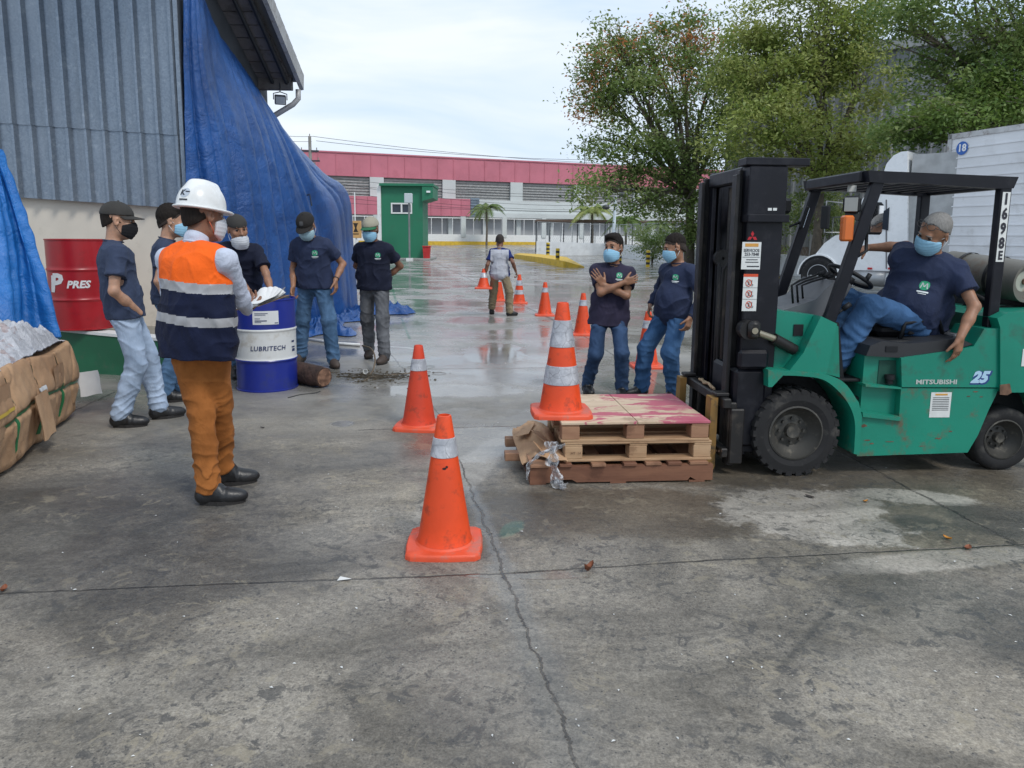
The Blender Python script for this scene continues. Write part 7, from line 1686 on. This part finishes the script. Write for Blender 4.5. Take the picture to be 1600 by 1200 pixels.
# cowl (front body between mast and cab)
cowl = [FL(1192, 482, .12), FL(1282, 494, .12), FL(1310, 510, .12), FL(1312, 590, .12), FL(1290, 584, .12), FL(1192, 575, .12)]
mb = MB(); mb.prism(cowl, .12, W_-.12); mb.build('front_cowl', M_FG, fk)
pz('cowl_gusset', M_FG, [(1283, 494), (1308, 506), (1292, 584), (1232, 581), (1255, 552)], .02, .02, .115)
q0, q1 = FL(1241, 507, .11), FL(1255, 525, .11); bx('cowl_vent', M_BLK, (q0[0], q1[0], .113, .118, q1[1], q0[1]), bev=.001)
bx('floor_deck', M_BLK, (.20, .48, .10, W_-.10, .60, .62), (.30, .66, .10, W_-.1, .48, .5), bev=.004)
mb = MB(); mb.prism([(.20, .62), (.33, .62), (.27, .98), (.17, 1.0)], .14, W_-.14); mb.build('dash_panel', M_BLK, fk)
q = [FL(1223, 485, .28), FL(1282, 497, .28), FL(1308, 440, .35), FL(1296, 437, .35), FL(1272, 468, .3)]
mb = MB(); mb.prism(q, .28, .74); mb.build('console_cover', M_GRYP, fk)
# engine hood with black rim, seat, seat side
hood = [FL(1353, 556, .03), FL(1360, 540, .03), FL(1378, 533, .03), FL(1420, 537, .03), FL(1500, 529, .03), FL(1520, 538, .03), FL(1485, 548, .03), FL(1407, 559, .03)]
mb = MB(); mb.prism(hood, .028, W_-.028); mb.build('hood_edge', paint('hood_rubber', (.022, .023, .026), .5), fk)
q0, q1 = FL(1385, 541, .02), FL(1403, 550, .02); bx('hood_latch', M_BLK, (q0[0], q1[0], .022, .027, q1[1], q0[1]), bev=.001)
zh = FL(1440, 533, .2)[1]
bx('hood_top', M_BLK, (.55, 1.18, .10, W_-.10, zh-.12, zh+.015), bev=.02)
mb = MB(); s0 = zh+.018
mb.box(.60, 1.02, .27, .76, s0, s0+.095, bev=.035); seat_ = mb.build('seat', M_SEAT, fk, True, angle=30)
mb = MB(); mb.prism([(.98, s0+.06), (1.08, s0+.04), (1.17, s0+.36), (1.10, s0+.40), (1.05, s0+.33)], .29, .74); mb.build('seat_back', M_SEAT, fk)
mb = MB(); mb.tube([(.72, .20, s0-.01), (.75, .205, s0+.10), (.98, .21, s0+.13), (1.02, .22, s0+.03)], .014, 8); mb.build('seat_rail', M_BLK, fk, True)
bx('seat_belt_buckle', M_GRE, (.80, .86, .235, .262, s0+.02, s0+.10), bev=.006); bx('rear_tray', M_GRYP, (1.06, 1.22, .16, .85, zh+.018, zh+.05), bev=.01)
# counterweight
cwz = [FL(1561.5, 500, .02), FL(1575, 488, .02), FL(1612, 487, .02)]
xr = 1.88
cw = [FL(1562, 606, .0), FL(1562, 512, .0), (FL(1557, 500, .0)[0], FL(1557, 497, .0)[1]), (FL(1575, 489, 0)[0], FL(1575, 488, 0)[1]), (xr-.1, FL(1600, 488, 0)[1]+.01), (xr, .9), (xr, .32), (xr-.1, .22), (1.74, .22), (1.72, .40), (1.64, .50), (1.55, FL(1600, 613, 0)[1]), (FL(1566, 613, 0)[0], FL(1566, 613, 0)[1])]
mb = MB(); mb.prism(cw, -.006, W_+.006); mb.build('counterweight', M_FG, fk)
mb = MB(); mb.prism([(FL(1561, 612, 0)[0], FL(1561, 616, 0)[1]), FL(1561, 601, 0), FL(1576, 599, 0), FL(1579, 613, 0), FL(1572, 617, 0)], -.011, -.0065); mb.build('rust_patch', paint('rusty_scrape', (.16, .09, .055), .8, vary=.4, scale=20), fk)
mb = MB(); mb.prism([(1.20, .30), (1.30, .50), (1.50, .55), (1.66, .50), (1.74, .3), (1.3, .3)], .30, .34); mb.build('rear_arch_liner', M_BLK, fk)
mb = MB(); q0, q1 = FL(1597, 545, 0), FL(1604, 572, 0); mb.box(q0[0], q1[0], -.010, -.007, q1[1], q0[1]); mb.build('side_sticker', M_STK, fk)
# lettering
def dtext(name, txt, px, py, size, mat, bold=0.0, shear=0.0, sx=1.0, c=.012, parent=fk, space=1.0):
    q = FL(px, py, c); mb = MB(); text(mb, txt, frame((q[0], c-.0025, q[1]), (1, 0, 0), (0, 0, 1), (0, -1, 0)), size, bold=bold, shear=shear, sx=sx, space=space); return mb.build(name, mat, parent)
dtext('lettering', 'MITSUBISHI', 1463, 597, .040, flat('lettering_silver', (.5, .55, .52), .35, .3), bold=.0014, sx=1.36)
dtext('model_number', '25', 1529.5, 590, .098, flat('number_light', (.40, .60, .75), .35), bold=.006, shear=.35, sx=1.05); dtext('model_number_shade', '25', 1530.5, 591, .100, flat('number_blue', (.02, .05, .22), .35), bold=.011, shear=.35, sx=1.05, c=.0135)
plate('data_sticker', 1455, 613, 1483, 652, [M_STK, INK, STO], [(.2, .8, .05, .12, 2)]+[(.1, .9, .20+.07*k, .222+.07*k, 1) for k in range(8)], c=.020)
# rust scrapes low on the side
# overhead guard
def bar(name, a, b, w_, d_3, mat=M_FB, up=(0, 0, 1)):
    a, b = Vector(a), Vector(b); dz_ = (b-a); L_ = dz_.length; z = dz_.normalized(); y = Vector((0, 1, 0)); x = y.cross(z).normalized(); y = z.cross(x); mb = MB(); mb.box(-w_/2, w_/2, -d_3/2, d_3/2, 0, L_, bev=.006, M=frame(a, x, y, z)); return mb.build(name, mat, fk)
yn, yf = .105, W_-.105
zt2 = 1.915
ft, fb_ = (.435, 1.87), FL(1268, 578, yn)
bar('front_pillar', (fb_[0], yn, fb_[1]), (ft[0], yn, ft[1]+.03), .075, .05); bar('front_pillar', (fb_[0], yf, fb_[1]), (ft[0], yf, ft[1]+.03), .075, .05)
rx_ = 1.255
bar('rear_pillar', (rx_, yn, .93), (rx_-.005, yn, 1.86), .072, .06); bar('rear_pillar', (rx_, yf, .93), (rx_-.005, yf, 1.86), .072, .06)
mb = MB(); xA, xB = .345, 1.315
for y in (yn, yf):
    mb = MB(); mb.prism([(xA, 1.93), (xB, 1.905), (xB-.025, 1.835), (xB-.12, 1.832), (.60, 1.86), (.46, 1.855), (xA+.015, 1.86)], y-.035, y+.035); mb.build('guard_rail', M_FB, fk)
mb = MB(); mb.box(xA-.012, xA+.06, yn+.036, yf-.036, 1.862, 1.935, bev=.01); mb.box(xB-.07, xB, yn+.036, yf-.036, 1.835, 1.903, bev=.01)
for k in range(7): x = xA+.10+k*.118; mb.box(x, x+.028, yn+.036, yf-.036, 1.86-.002*k, 1.905-.002*k, bev=.004)
mb.build('guard_slats', M_FB, fk)
mb = MB(); q = FL(1330, 289, yn+.2); mb.box(.37, .43, yn+.25, yn+.252, 1.82, 1.86); mb.build('guard_label', M_STK, fk)
# number on the rear pillar
mb = MB(); xN = rx_-.010; zN0, zN1 = FL(1560, 409, yn-.03)[1], FL(1563, 300, yn-.03)[1]; mb.box(xN-.020, xN+.030, yn-.0335, yn-.0308, zN0, zN1, 0)
for k, ch in enumerate('1698'):
    text(mb, ch, frame((xN+.004, yn-.036, zN1-(k+.5)*(zN1-zN0)/4.75), (1, 0, 0), (0, 0, 1), (0, -1, 0)), .093, 1, bold=.004, sx=.78)
text(mb, 'E', frame((xN+.004, yn-.036, zN0+(zN1-zN0)/4.75*.42), (1, 0, 0), (0, 0, 1), (0, -1, 0)), .075, 1, bold=.003, sx=.78)
mb.build('fleet_number', [flat('number_white', (.72, .73, .70)), INK], fk)
# lights, mirrors, indicators
def headlamp(px, py, y, rz_):
    q = FL(px, py, y); e = TR(q[0], y, q[1]) @ RZ(rz_); mb = MB(); mb.box(-.035, .055, -.05, .05, -.055, .055, M=e, bev=.02); h = mb.build('work_lamp', M_BLK, fk, True, angle=30); mb = MB(); mb.box(-.040, -.036, -.038, .038, -.042, .042, M=e, bev=.0015); mb.build('lens', flat('lamp_lens', (.30, .30, .28), .12, .3), h)
headlamp(1331, 320, .10, radians(55)); q = FL(1322, 357, .09); bx('turn_indicator', M_ORG, (q[0]-.036, q[0]+.034, .05, .11, q[1]-.080, q[1]+.080), bev=.012); bx('lamp_bracket', M_GRE, (q[0]-.01, q[0]+.12, .09, .10, q[1]+.05, q[1]+.095), bev=.003)
q = FL(1208, 358, yf-.1); bx('turn_indicator', M_ORG, (q[0]-.03, q[0]+.035, yf-.12, yf-.06, q[1]-.085, q[1]+.085), bev=.012); headlamp(1222, 322, yf-.1, radians(30))
def mirror(px, py, y, w_, h_, rz_, tilt, face):
    q = FL(px, py, y); e = TR(q[0], y, q[1]) @ RZ(rz_) @ Matrix.Rotation(tilt, 4, 'Y'); mb = MB(); mb.box(-.012, .012, -w_/2, w_/2, -h_/2, h_/2, M=e, bev=.011); m = mb.build('mirror', M_BLK, fk); mb = MB(); mb.box(face*.0135, face*.0150, -w_*.42, w_*.42, -h_*.42, h_*.42, M=e); mb.build('mirror_glass', flat('mirror_glass', (.7, .72, .75), .05, 1.0), m); return e
mirror(1367, 342, .20, .15, .20, radians(-62), 0, 1)
mirror(1257, 340, yf+.0, .17, .17, radians(-25), radians(14), 1)
mb = MB(); a = FL(1340, 345, .12); b = FL(1362, 342, .2); mb.tube([(a[0], .11, a[1]), (b[0], .19, b[1])], .009, 6); mb.build('mirror_arm', M_BLK, fk); mb = MB(); a = FL(1238, 350, yf); b = FL(1255, 345, yf); mb.tube([(a[0]-.02, yf, a[1]-.02), (b[0], yf, b[1])], .009, 6); mb.build('mirror_arm', M_BLK, fk)
mb = MB(); q = FL(1348, 385, .15); mb.tube([(q[0]-.03, .13, q[1]+.10), (q[0]+.03, .17, q[1]+.09), (q[0]+.035, .17, q[1]-.03), (q[0]-.035, .13, q[1]-.06)], .011, 8); mb.build('grab_handle', M_BLK, fk, True)
# steering wheel and column, levers
cS = Vector((.475, .46, 1.20)); axS = Vector((.50, 0, .87)).normalized(); u_ = Vector((0, 1, 0)); v_ = axS.cross(u_)
q = FL(1328, 432, .45); cS = Vector((q[0], .45, q[1]))
mb = MB(); mb.tube([cS+(u_*cos(t)+v_*sin(t))*.150 for t in np.linspace(0, 2*pi, 41)], .014, 10, cap=False); sw_ = mb.build('steering_wheel', M_BLK, fk, True)
mb = MB()
for a in (.3, 2.4, 4.5): mb.tube([cS-axS*.03, cS+(u_*cos(a)+v_*sin(a))*.148], .011, 6)
mb.lathe([(1e-3, .01), (.04, .0), (.045, -.03), (.03, -.06)], 16, M=frame(cS-axS*.005, u_, v_, axS)); kn = cS+(u_*cos(3.4)+v_*sin(3.4))*.15; mb.tube([kn, kn+axS*.05], .016, 8); mb.build('spokes', M_BLK, sw_, True)
mb = MB(); mb.tube([cS-axS*.05, cS-axS*.50], [.045, .06], 12); mb.build('steering_column', M_GRYP, fk, True)
for k in range(3):
    p0 = FL(1241+k*10.5, 486, .30+.07*k); p1 = FL(1238+k*11, 448, .30+.07*k); p2 = FL(1258+k*9, 437, .30+.07*k); p3 = FL(1282+k*8, 429+k*3, .30+.07*k); y = .30+.07*k
    p0, p1, p2, p3 = [(p[0], y, p[1]) for p in (FL(1239+8*k, 474, y), FL(1237+8*k, 446, y), FL(1250+9*k, 438+k, y), FL(1283+6.5*k, 427+2.5*k, y))]
    mb = MB(); mb.tube([p0, p1, p2, p3], .0075, 8); d_ = (Vector(p3)-Vector(p2)).normalized(); mb.tube([Vector(p3)-d_*.02, Vector(p3)+d_*.025], .014, 8); mb.build('control_lever', M_BLK, fk, True)
mb = MB(); a = FL(1310, 485, .2); mb.tube([(a[0]-.03, .2, a[1]-.04), (a[0]+.06, .2, a[1]+.03)], .010, 8); mb.tube([(a[0]+.03, .2, a[1]+.008), (a[0]+.075, .2, a[1]+.042)], .018, 8); mb.build('brake_lever', M_BLK, fk, True)
# gas tank and cradle behind the guard
c0, c1_ = FL(1505, 425, .60), FL(1592, 430, .40); y0, y1 = .78, .22
tA, tB = Vector((FL(1500, 418, .80)[0], .84, FL(1500, 418, .80)[1])), Vector((FL(1583, 430, .32)[0], .28, FL(1583, 430, .32)[1]))
tA = Vector((1.44, .86, 1.30)); tB = Vector((1.585, .27, 1.245)); dT = (tB-tA).normalized(); Lt = (tB-tA).length; xT = dT.cross(Vector((0, 0, 1))).normalized(); Mt_ = frame(tA, xT, dT.cross(xT), dT); r = .138
mb = MB(); mb.lathe([(1e-3, -.05), (r*.5, -.045), (r*.85, -.02), (r, .03), (r, Lt-.03), (r*.97, Lt), (r*.99, Lt+.012), (r*.99, Lt+.035), (r*.86, Lt+.035), (r*.84, Lt+.0), (r*.5, Lt-.004), (1e-3, Lt-.002)], 40, M=Mt_, mis=[0]*10+[1]); tk = mb.build('gas_cylinder', [M_TANK, paint('tank_end', (.42, .43, .36), .6, dirt=(.25, .13, .08), dirt_amt=.6, dirt_scale=10)], fk, True, angle=40)
mb = MB()
for u_2 in (.18, .42): mb.lathe([(r+.004, Lt*u_2/.6-.012), (r+.007, Lt*u_2/.6-.012), (r+.007, Lt*u_2/.6+.012), (r+.004, Lt*u_2/.6+.012)], 40, M=Mt_)
mb.box(-.02, .02, -.01, .01, 0, Lt*.9, M=Mt_ @ TR(0, r+.008, 0) if False else Mt_ @ TR(-r-.006, 0, 0)); mb.build('strap', M_GRE, tk, True, angle=40)
mb = MB(); mb.tube([Mt_ @ Vector((0, 0, Lt)), Mt_ @ Vector((0, 0, Lt+.012))], .022, 14); mb.build('end_fitting', paint('rusty_scrape', (.16, .09, .055)), tk)
bx('cradle', M_GRE, (1.38, 1.42, .25, .90, 1.06, 1.12), (1.62, 1.68, .25, .90, 1.04, 1.13), (1.36, 1.70, .30, .35, 1.03, 1.075), (1.36, 1.70, .78, .83, 1.03, 1.075), bev=.006)
bx('radiator_shroud', M_BLK, (1.30, 1.86, .12, W_-.12, .86, 1.03), bev=.02)
mb = MB(); mb.tube([(1.34, .2, .98), (1.38, .22, 1.08), (1.36, .4, 1.14), (1.3, .5, 1.02)], .014, 7); mb.tube([(1.32, .3, .98), (1.30, .35, 1.1), (1.4, .5, 1.12)], .011, 7); mb.build('gas_hose', M_RUB, fk, True)
q = FL(1566, 482, .06); mb = MB(); mb.lathe([(.012, 0), (.012, .02), (.008, .03), (1e-3, .034)], 10, M=TR(q[0], .09, 1.03)); mb.build('red_cap', STR, fk, True)
# ------------------------------------------------------------------ people
NAVY = cloth('navy_shirt', (.024, .034, .074), vary=.22); NAVY2 = cloth('navy_shirt_faded', (.036, .050, .092), vary=.2); NAVYP = cloth('navy_plum_shirt', (.030, .026, .052), vary=.22); NAVYD = cloth('navy_polo', (.009, .012, .028), vary=.25)
J_LIGHT = cloth('light_denim', (.27, .35, .47), vary=.22, c2=(.36, .44, .56), scale=5); J_MID = cloth('mid_denim', (.055, .12, .22), vary=.3, c2=(.09, .17, .29), scale=5); J_DARK = cloth('dark_denim', (.022, .052, .12), vary=.3, c2=(.045, .085, .17), scale=5); J_GREY = cloth('grey_denim', (.075, .077, .085), vary=.35, c2=(.13, .135, .145), scale=6); J_BLUE = cloth('blue_denim', (.03, .085, .19), vary=.3, c2=(.05, .12, .25), scale=5)
RUST = cloth('rust_trousers', (.25, .085, .018), vary=.18, c2=(.31, .11, .026)); KHAKI = cloth('khaki_trousers', (.27, .215, .135), vary=.2)
CAPG = cloth('grey_cap', (.045, .043, .040), vary=.15, fold=.1); CAPB = cloth('black_cap', (.022, .020, .019), vary=.15, fold=.1); CAPK = cloth('beige_cap', (.33, .31, .24), vary=.12, fold=.1)
MK_BLUE = cloth('mask_blue', (.27, .50, .66), vary=.08, fold=.1); MK_BLACK = cloth('mask_black', (.012, .012, .014), vary=.1, fold=.1); MK_WHITE = cloth('mask_white', (.55, .57, .60), vary=.08, fold=.1); MK_PALE = cloth('mask_pale', (.36, .52, .58), vary=.08, fold=.1)
SHIRTW = cloth('white_shirt', (.50, .54, .64), vary=.10, scale=5, fold=.6)
BOOT = paint('leather_black', (.013, .013, .014), .38, bump=.2, bscale=60); BOOTB = paint('boot_brown', (.055, .038, .030), .7, dirt=(.10, .085, .07)); HATW = paint('hat_white', (.74, .75, .74), .28, vary=.04, bump=.01, dirt=(.5, .48, .44), dirt_amt=.3)
BELT = flat('belt_black', (.012, .012, .013), .4)
FR = radians
# A: first man on the left, hands in pockets
person(206, 661, 1.79, FR(-62), 'man in navy t-shirt, dark cap, black mask and pale jeans with hands in pockets', dict(tone='light', seed=2, girth=1.10, shw=1.06, pelvis=(-.0, .0, .925), twist=FR(4), lean=FR(-5), hpitch=FR(14), hyaw=FR(-6),
    fr=(189, 667, -14), fl=(249, 654, 8), hr=dict(l=(.165, .085, -.055), pole=(.7, -1, 0), hide=True), hl=dict(l=(-.165, .085, -.055), pole=(-.7, -1, 0), hide=True),
    shirt=dict(mat=NAVY2, logo=True, hem=-.09, loose=.022), trousers=dict(mat=J_LIGHT, loose=.014), cap=dict(mat=CAPG), mask=dict(mat=MK_BLACK, loop=flat('loop_black', (.02, .02, .02))), shoe=BOOT, kpole={}, vox=.006))
# B: second man, mostly hidden behind the instructor
person(272, 622, 1.80, FR(-70), 'dark haired man in navy t-shirt and blue mask standing behind the instructor', dict(tone='light', seed=3, hpitch=FR(4), lean=FR(2),
    fr=(258, 628, 0), fl=(283, 620, 5), hr=dict(l=(.24, .06, -.10), curl=.5), hl=dict(l=(-.22, .12, -.05)), shirt=dict(mat=NAVY2, hem=-.08, loose=.022), trousers=dict(mat=J_MID, loose=.014), mask=dict(mat=MK_BLUE), hair_t=.016, quiff=True, fade=True, hairline=.022, shoe=BOOT))
# instructor
VEST = [cloth('vest_orange', (.88, .13, .012), vary=.08, fold=.4), cloth('vest_navy', (.005, .009, .032), vary=.2, fold=.4), paint('vest_stripe', (.36, .36, .37), .45, .15, vary=.08, scale=30)]
def vmi(c): z = c[:, 2]; w = z+.010*np.sin(c[:, 0]*9); return np.where(((w > .058) & (w < .108)) | ((w > .232) & (w < .285)), 2, np.where(w >= .285, 0, 1))
insp = dict(tone='brown', seed=4, girth=1.20, pelvis=(0, 0, .935), twist=FR(0), lean=FR(3), hpitch=FR(5), hyaw=FR(-12), fr=(350, 757, -46), fl=(328, 787, -54), shw=1.24, vox=.0055,
    hr=dict(px=(386, 484, 4.42), pole=(.9, -.8, -.5), dir=(-.5, .8, .35), palm=(-.3, .1, .9), curl=.5), hl=dict(l=(-.10, .17, .03), pole=(-1, -.05, .05), dir=(.5, .8, .1), palm=(.2, 0, 1), curl=.6),
    shirt=dict(vw=1.12, mat=VEST, mi=vmi, vest=True, inner=SHIRTW, loose=.030, hem=-.13, name='safety_vest', collar_mat=SHIRTW, amp=.005), trousers=dict(mat=RUST, loose=.008), hardhat=HATW, hairline=.0, mask=dict(mat=MK_WHITE, loop=flat('loop_orange', (.6, .12, .05))), shoe=BOOT, laces=False)
person(322, 778, 1.785, FR(-24), 'instructor in white hard hat, orange and navy vest and rust trousers seen from behind', insp)
# papers held by the instructor
hw_ = insp['_']['wr'][1]; wp_ = insp['_']['Minv'].inverted() @ Vector(hw_)
pa = empty('paper_sheets', wp_+Vector((.04, .09, .03)), 'white papers on a clipboard held by the instructor above the drum', 'papers', FR(-30))
mb = MB(); mb.box(-.12, .12, -.10, .15, -.004, .0, bev=.0015, M=Matrix.Rotation(FR(12), 4, 'X') @ Matrix.Rotation(FR(-10), 4, 'Y')); mb.build('clipboard', paint('board_brown', (.25, .16, .09), .6), pa)
for k in range(4):
    u = np.linspace(-1, 1, 14)[:, None]*np.ones((1, 14)); v = np.linspace(-1, 1, 14)[None, :]*np.ones((14, 1)); B = np.stack([u*.105+.012*k, v*.115+.02-.006*k, .004+.005*k+.035*np.clip(v-.1+.1*k, 0, 1)**1.5*(1+.6*np.sin(u*3+k))+.006*np.sin(u*4+k)], 2)
    M3 = np.array((Matrix.Rotation(FR(12), 3, 'X') @ Matrix.Rotation(FR(-10), 3, 'Y') @ Matrix.Rotation(FR(9*k-12), 3, 'Z'))); sheet(B @ M3.T, 'sheet', paint('paper_white', (.72, .73, .72), .7, vary=.04), pa, .0012)
# C: leaning on the drum with both hands
person(372, 578, 1.80, FR(-162), 'man in navy t-shirt with a backward cap leaning with both hands on the blue drum', dict(tone='tan', seed=5, at=Vector((P(378, 500, 7.62).x, 7.62, 0)), pelvis=(0, -.06, .92), lean=FR(20), hpitch=FR(-6), hyaw=FR(22),
    fr=(Vector((P(378, 500, 7.62).x-.12, 7.72, 0)), 0), fl=(Vector((P(378, 500, 7.62).x+.14, 7.74, 0)), 0), hrel=True,
    hl=dict(w=(dr.x+.05, dr.y+.08, dh+.025), pole=(-.5, -.4, .3), dir=(0, 1, -.65), palm=(0, -.6, -.8), curl=.15), hr=dict(w=(dr.x-.17, dr.y+.11, dh+.025), pole=(.5, -.4, .3), dir=(0, 1, -.65), palm=(0, -.6, -.8), curl=.15),
    shirt=dict(mat=NAVYD, hem=-.09, loose=.024, sleeve=.75), trousers=dict(mat=J_MID), cap=dict(mat=CAPG, back=True), mask=dict(mat=MK_WHITE, drop=-.055), shoe=BOOT))
# D: looking down, walking by the tarp
person(494, 571, 1.83, FR(170), 'man in navy t-shirt and dark cap looking down at the log beside the blue drum', dict(tone='tan', seed=6, pelvis=(0, -.02, .935), lean=FR(8), hpitch=FR(34), hyaw=FR(2), side=FR(0), watch=-1,
    fr=(470, 566, 160-170), fl=(521, 573, 205-170), hr=dict(px=(458, 448, 8.35), pole=(.6, -1, -.1), dir=(.1, .35, -1), curl=.9), hl=dict(px=(524, 438, 8.35), pole=(-.3, -1, 0), dir=(-.1, .2, -1), curl=.5),
    shirt=dict(mat=NAVY, logo=-.09, hem=-.06, loose=.026), trousers=dict(mat=J_MID, loose=.018), cap=dict(mat=CAPB, logo=flat('cap_emblem', (.06, .06, .06))), mask=dict(mat=MK_PALE), shoe=BOOTB))
# E: hands behind the back
person(587, 562, 1.775, FR(172), 'man in dark polo shirt and beige cap with hands behind his back and grey jeans', dict(tone='brown', seed=7, girth=1.04, hpitch=FR(17), hyaw=FR(-8), lean=FR(2),
    fr=(577, 558, 12), fl=(601, 567, -6), hr=dict(l=(.08, -.14, .02), pole=(1, -.6, -.2), dir=(-1, 0, -.3)), hl=dict(l=(-.08, -.13, .03), pole=(-1, -.6, -.2), dir=(1, 0, -.3)),
    shirt=dict(mat=NAVYD, logo=-.09, hem=-.08, loose=.024, polo=True), trousers=dict(mat=J_GREY, loose=.016), cap=dict(mat=CAPK, brim_mat=cloth('cap_brim_green', (.03, .14, .07))), mask=dict(mat=MK_BLUE), hairline=-.02, shoe=BOOTB))
# F: carrying cones, seen from behind
fm_ = [cloth('polo_grey', (.44, .45, .49), vary=.06), cloth('polo_blue', (.012, .025, .13), vary=.15)]
fopt = dict(tone='brown', seed=8, at=Vector((P(780, 494, 14.1).x, 14.1, 0)), lean=FR(2), hpitch=FR(10), buzz=.012,
    fr=(796, 493.5, -62), fl=(768, 491, -5), hr=dict(px=(806, 424, 14.1), pole=(.1, -1, .0), curl=.9, dir=(.35, .1, -1)), shw=.92, hl=dict(px=(757, 431, 14.1), pole=(-.1, -1, 0), curl=.9, dir=(-.1, .1, -1)), watch=-1,
    shirt=dict(mat=fm_, mi=lambda c: ((np.abs(c[:, 0]) > .186) | (c[:, 2] > .452)).astype(int), tucked=True, hem=-.0, loose=.018, sleeve=.68), trousers=dict(mat=KHAKI, loose=.024, belt=BELT), shoe=BOOT, vox=.007)
person(780, 494, 1.61, FR(0), 'man in grey polo with blue sleeves and khaki trousers walking away carrying cones', fopt)
cone(P(755.5, 451, 14.05), 'short banded cone hanging from the left hand of the man in khaki trousers', .38, bands=((.55, .80),), base=.34, group='orange traffic cones on the yard')
# G: arms crossed
gopt = dict(tone='tan', seed=9, at=G(948, 617), pelvis=(0, -.0, .875), twist=FR(-4), lean=FR(-3), side=FR(-4), hpitch=FR(6), hyaw=FR(-36), hroll=FR(4),
    fr=(917, 614, 6), fl=(971, 619, -12), girth=.95, hr=dict(l=(-.10, .205, .305), pole=(1, .1, -.9), dir=(-1, .05, .35), palm=(0, -1, .1), curl=.6), hl=dict(l=(.10, .165, .265), pole=(-1, .3, -.8), dir=(.7, .2, .75), palm=(0, -1, .0), curl=.2),
    shirt=dict(mat=NAVYP, logo=-.055, logo_z=.37, hem=-.15, loose=.020), trousers=dict(mat=J_DARK, loose=.012), mask=dict(mat=MK_BLUE, drop=-.012), hair_t=.015, quiff=True, fade=True, hairline=.024, shoe=BOOT, vox=.006)
person(948, 617, 1.63, FR(183), 'slim man in plum navy t-shirt and blue mask with his arms crossed beside the cone', gopt)
# H: heavy man in a long sleeved shirt
person(1035, 620, 1.62, FR(124), 'heavy man in long sleeved navy shirt looking down beside the forklift mast', dict(tone='tan', seed=10, girth=1.10, belly=.30, at=G(1043, 621), pelvis=(.0, -.03, .90), lean=FR(-6), hpitch=FR(22), hyaw=FR(-30),
    fr=(1002, 618, -15), fl=(1052, 626, 8), hr=dict(px=(1016, 476, 7.12), pole=(.8, -1, 0), dir=(-.2, .35, -1), palm=(-.6, -.6, 0), curl=.6), hl=dict(px=(1078, 497, 6.62), pole=(-.6, -1, 0), dir=(0, .2, -1), curl=.7), watch=-1,
    shirt=dict(mat=NAVY, logo=-.085, sleeve=1.9, hem=.028, loose=.016), trousers=dict(mat=J_BLUE, loose=.020, belt=BELT), mask=dict(mat=MK_BLUE), hair_t=.010, fade=True, hairline=.034, shoe=BOOT, vox=.006))
# driver
sw = FW(.90, .40, zh+.12)
drv = dict(tone='tan', seed=11, girth=1.18, belly=.4, at=Vector((sw.x, sw.y, 0)), pelvis=(0, 0, zh+.155), twist=FR(54), lean=FR(8), side=FR(-12), hip_yaw=FR(0),
    hyaw=FR(-27), hpitch=FR(28), hroll=FR(-6), grey=True, buzz=.018, glasses=True, laces=False,
    fr=(FW(.385, .60, .625), -10), fl=(FW(.33, .25, .625), 8), kpole={1: np.array((.1, .5, 1)), -1: np.array((-.25, .5, 1))},
    hr=dict(px=(1354, 387, 5.34), pole=(.6, -1, .0), dir=(.7, .6, -.45), palm=(-.2, -.2, -1), curl=.7), hl=dict(px=(1500, 528, 4.585), pole=(-1, -.3, .0), dir=(-.15, .05, -1), palm=(.8, -.4, -.1), curl=.35),
    shirt=dict(mat=NAVY, logo=-.03, logo_z=.28, hem=-.07, loose=.022), trousers=dict(mat=J_BLUE, loose=.022), mask=dict(mat=MK_BLUE), shoe=paint('shoe_grey', (.05, .055, .06), .7), vox=.006)
person(0, 0, 1.70, FR(90)+FY, 'grey haired driver in navy t-shirt and blue mask leaning out of the forklift seat', drv)
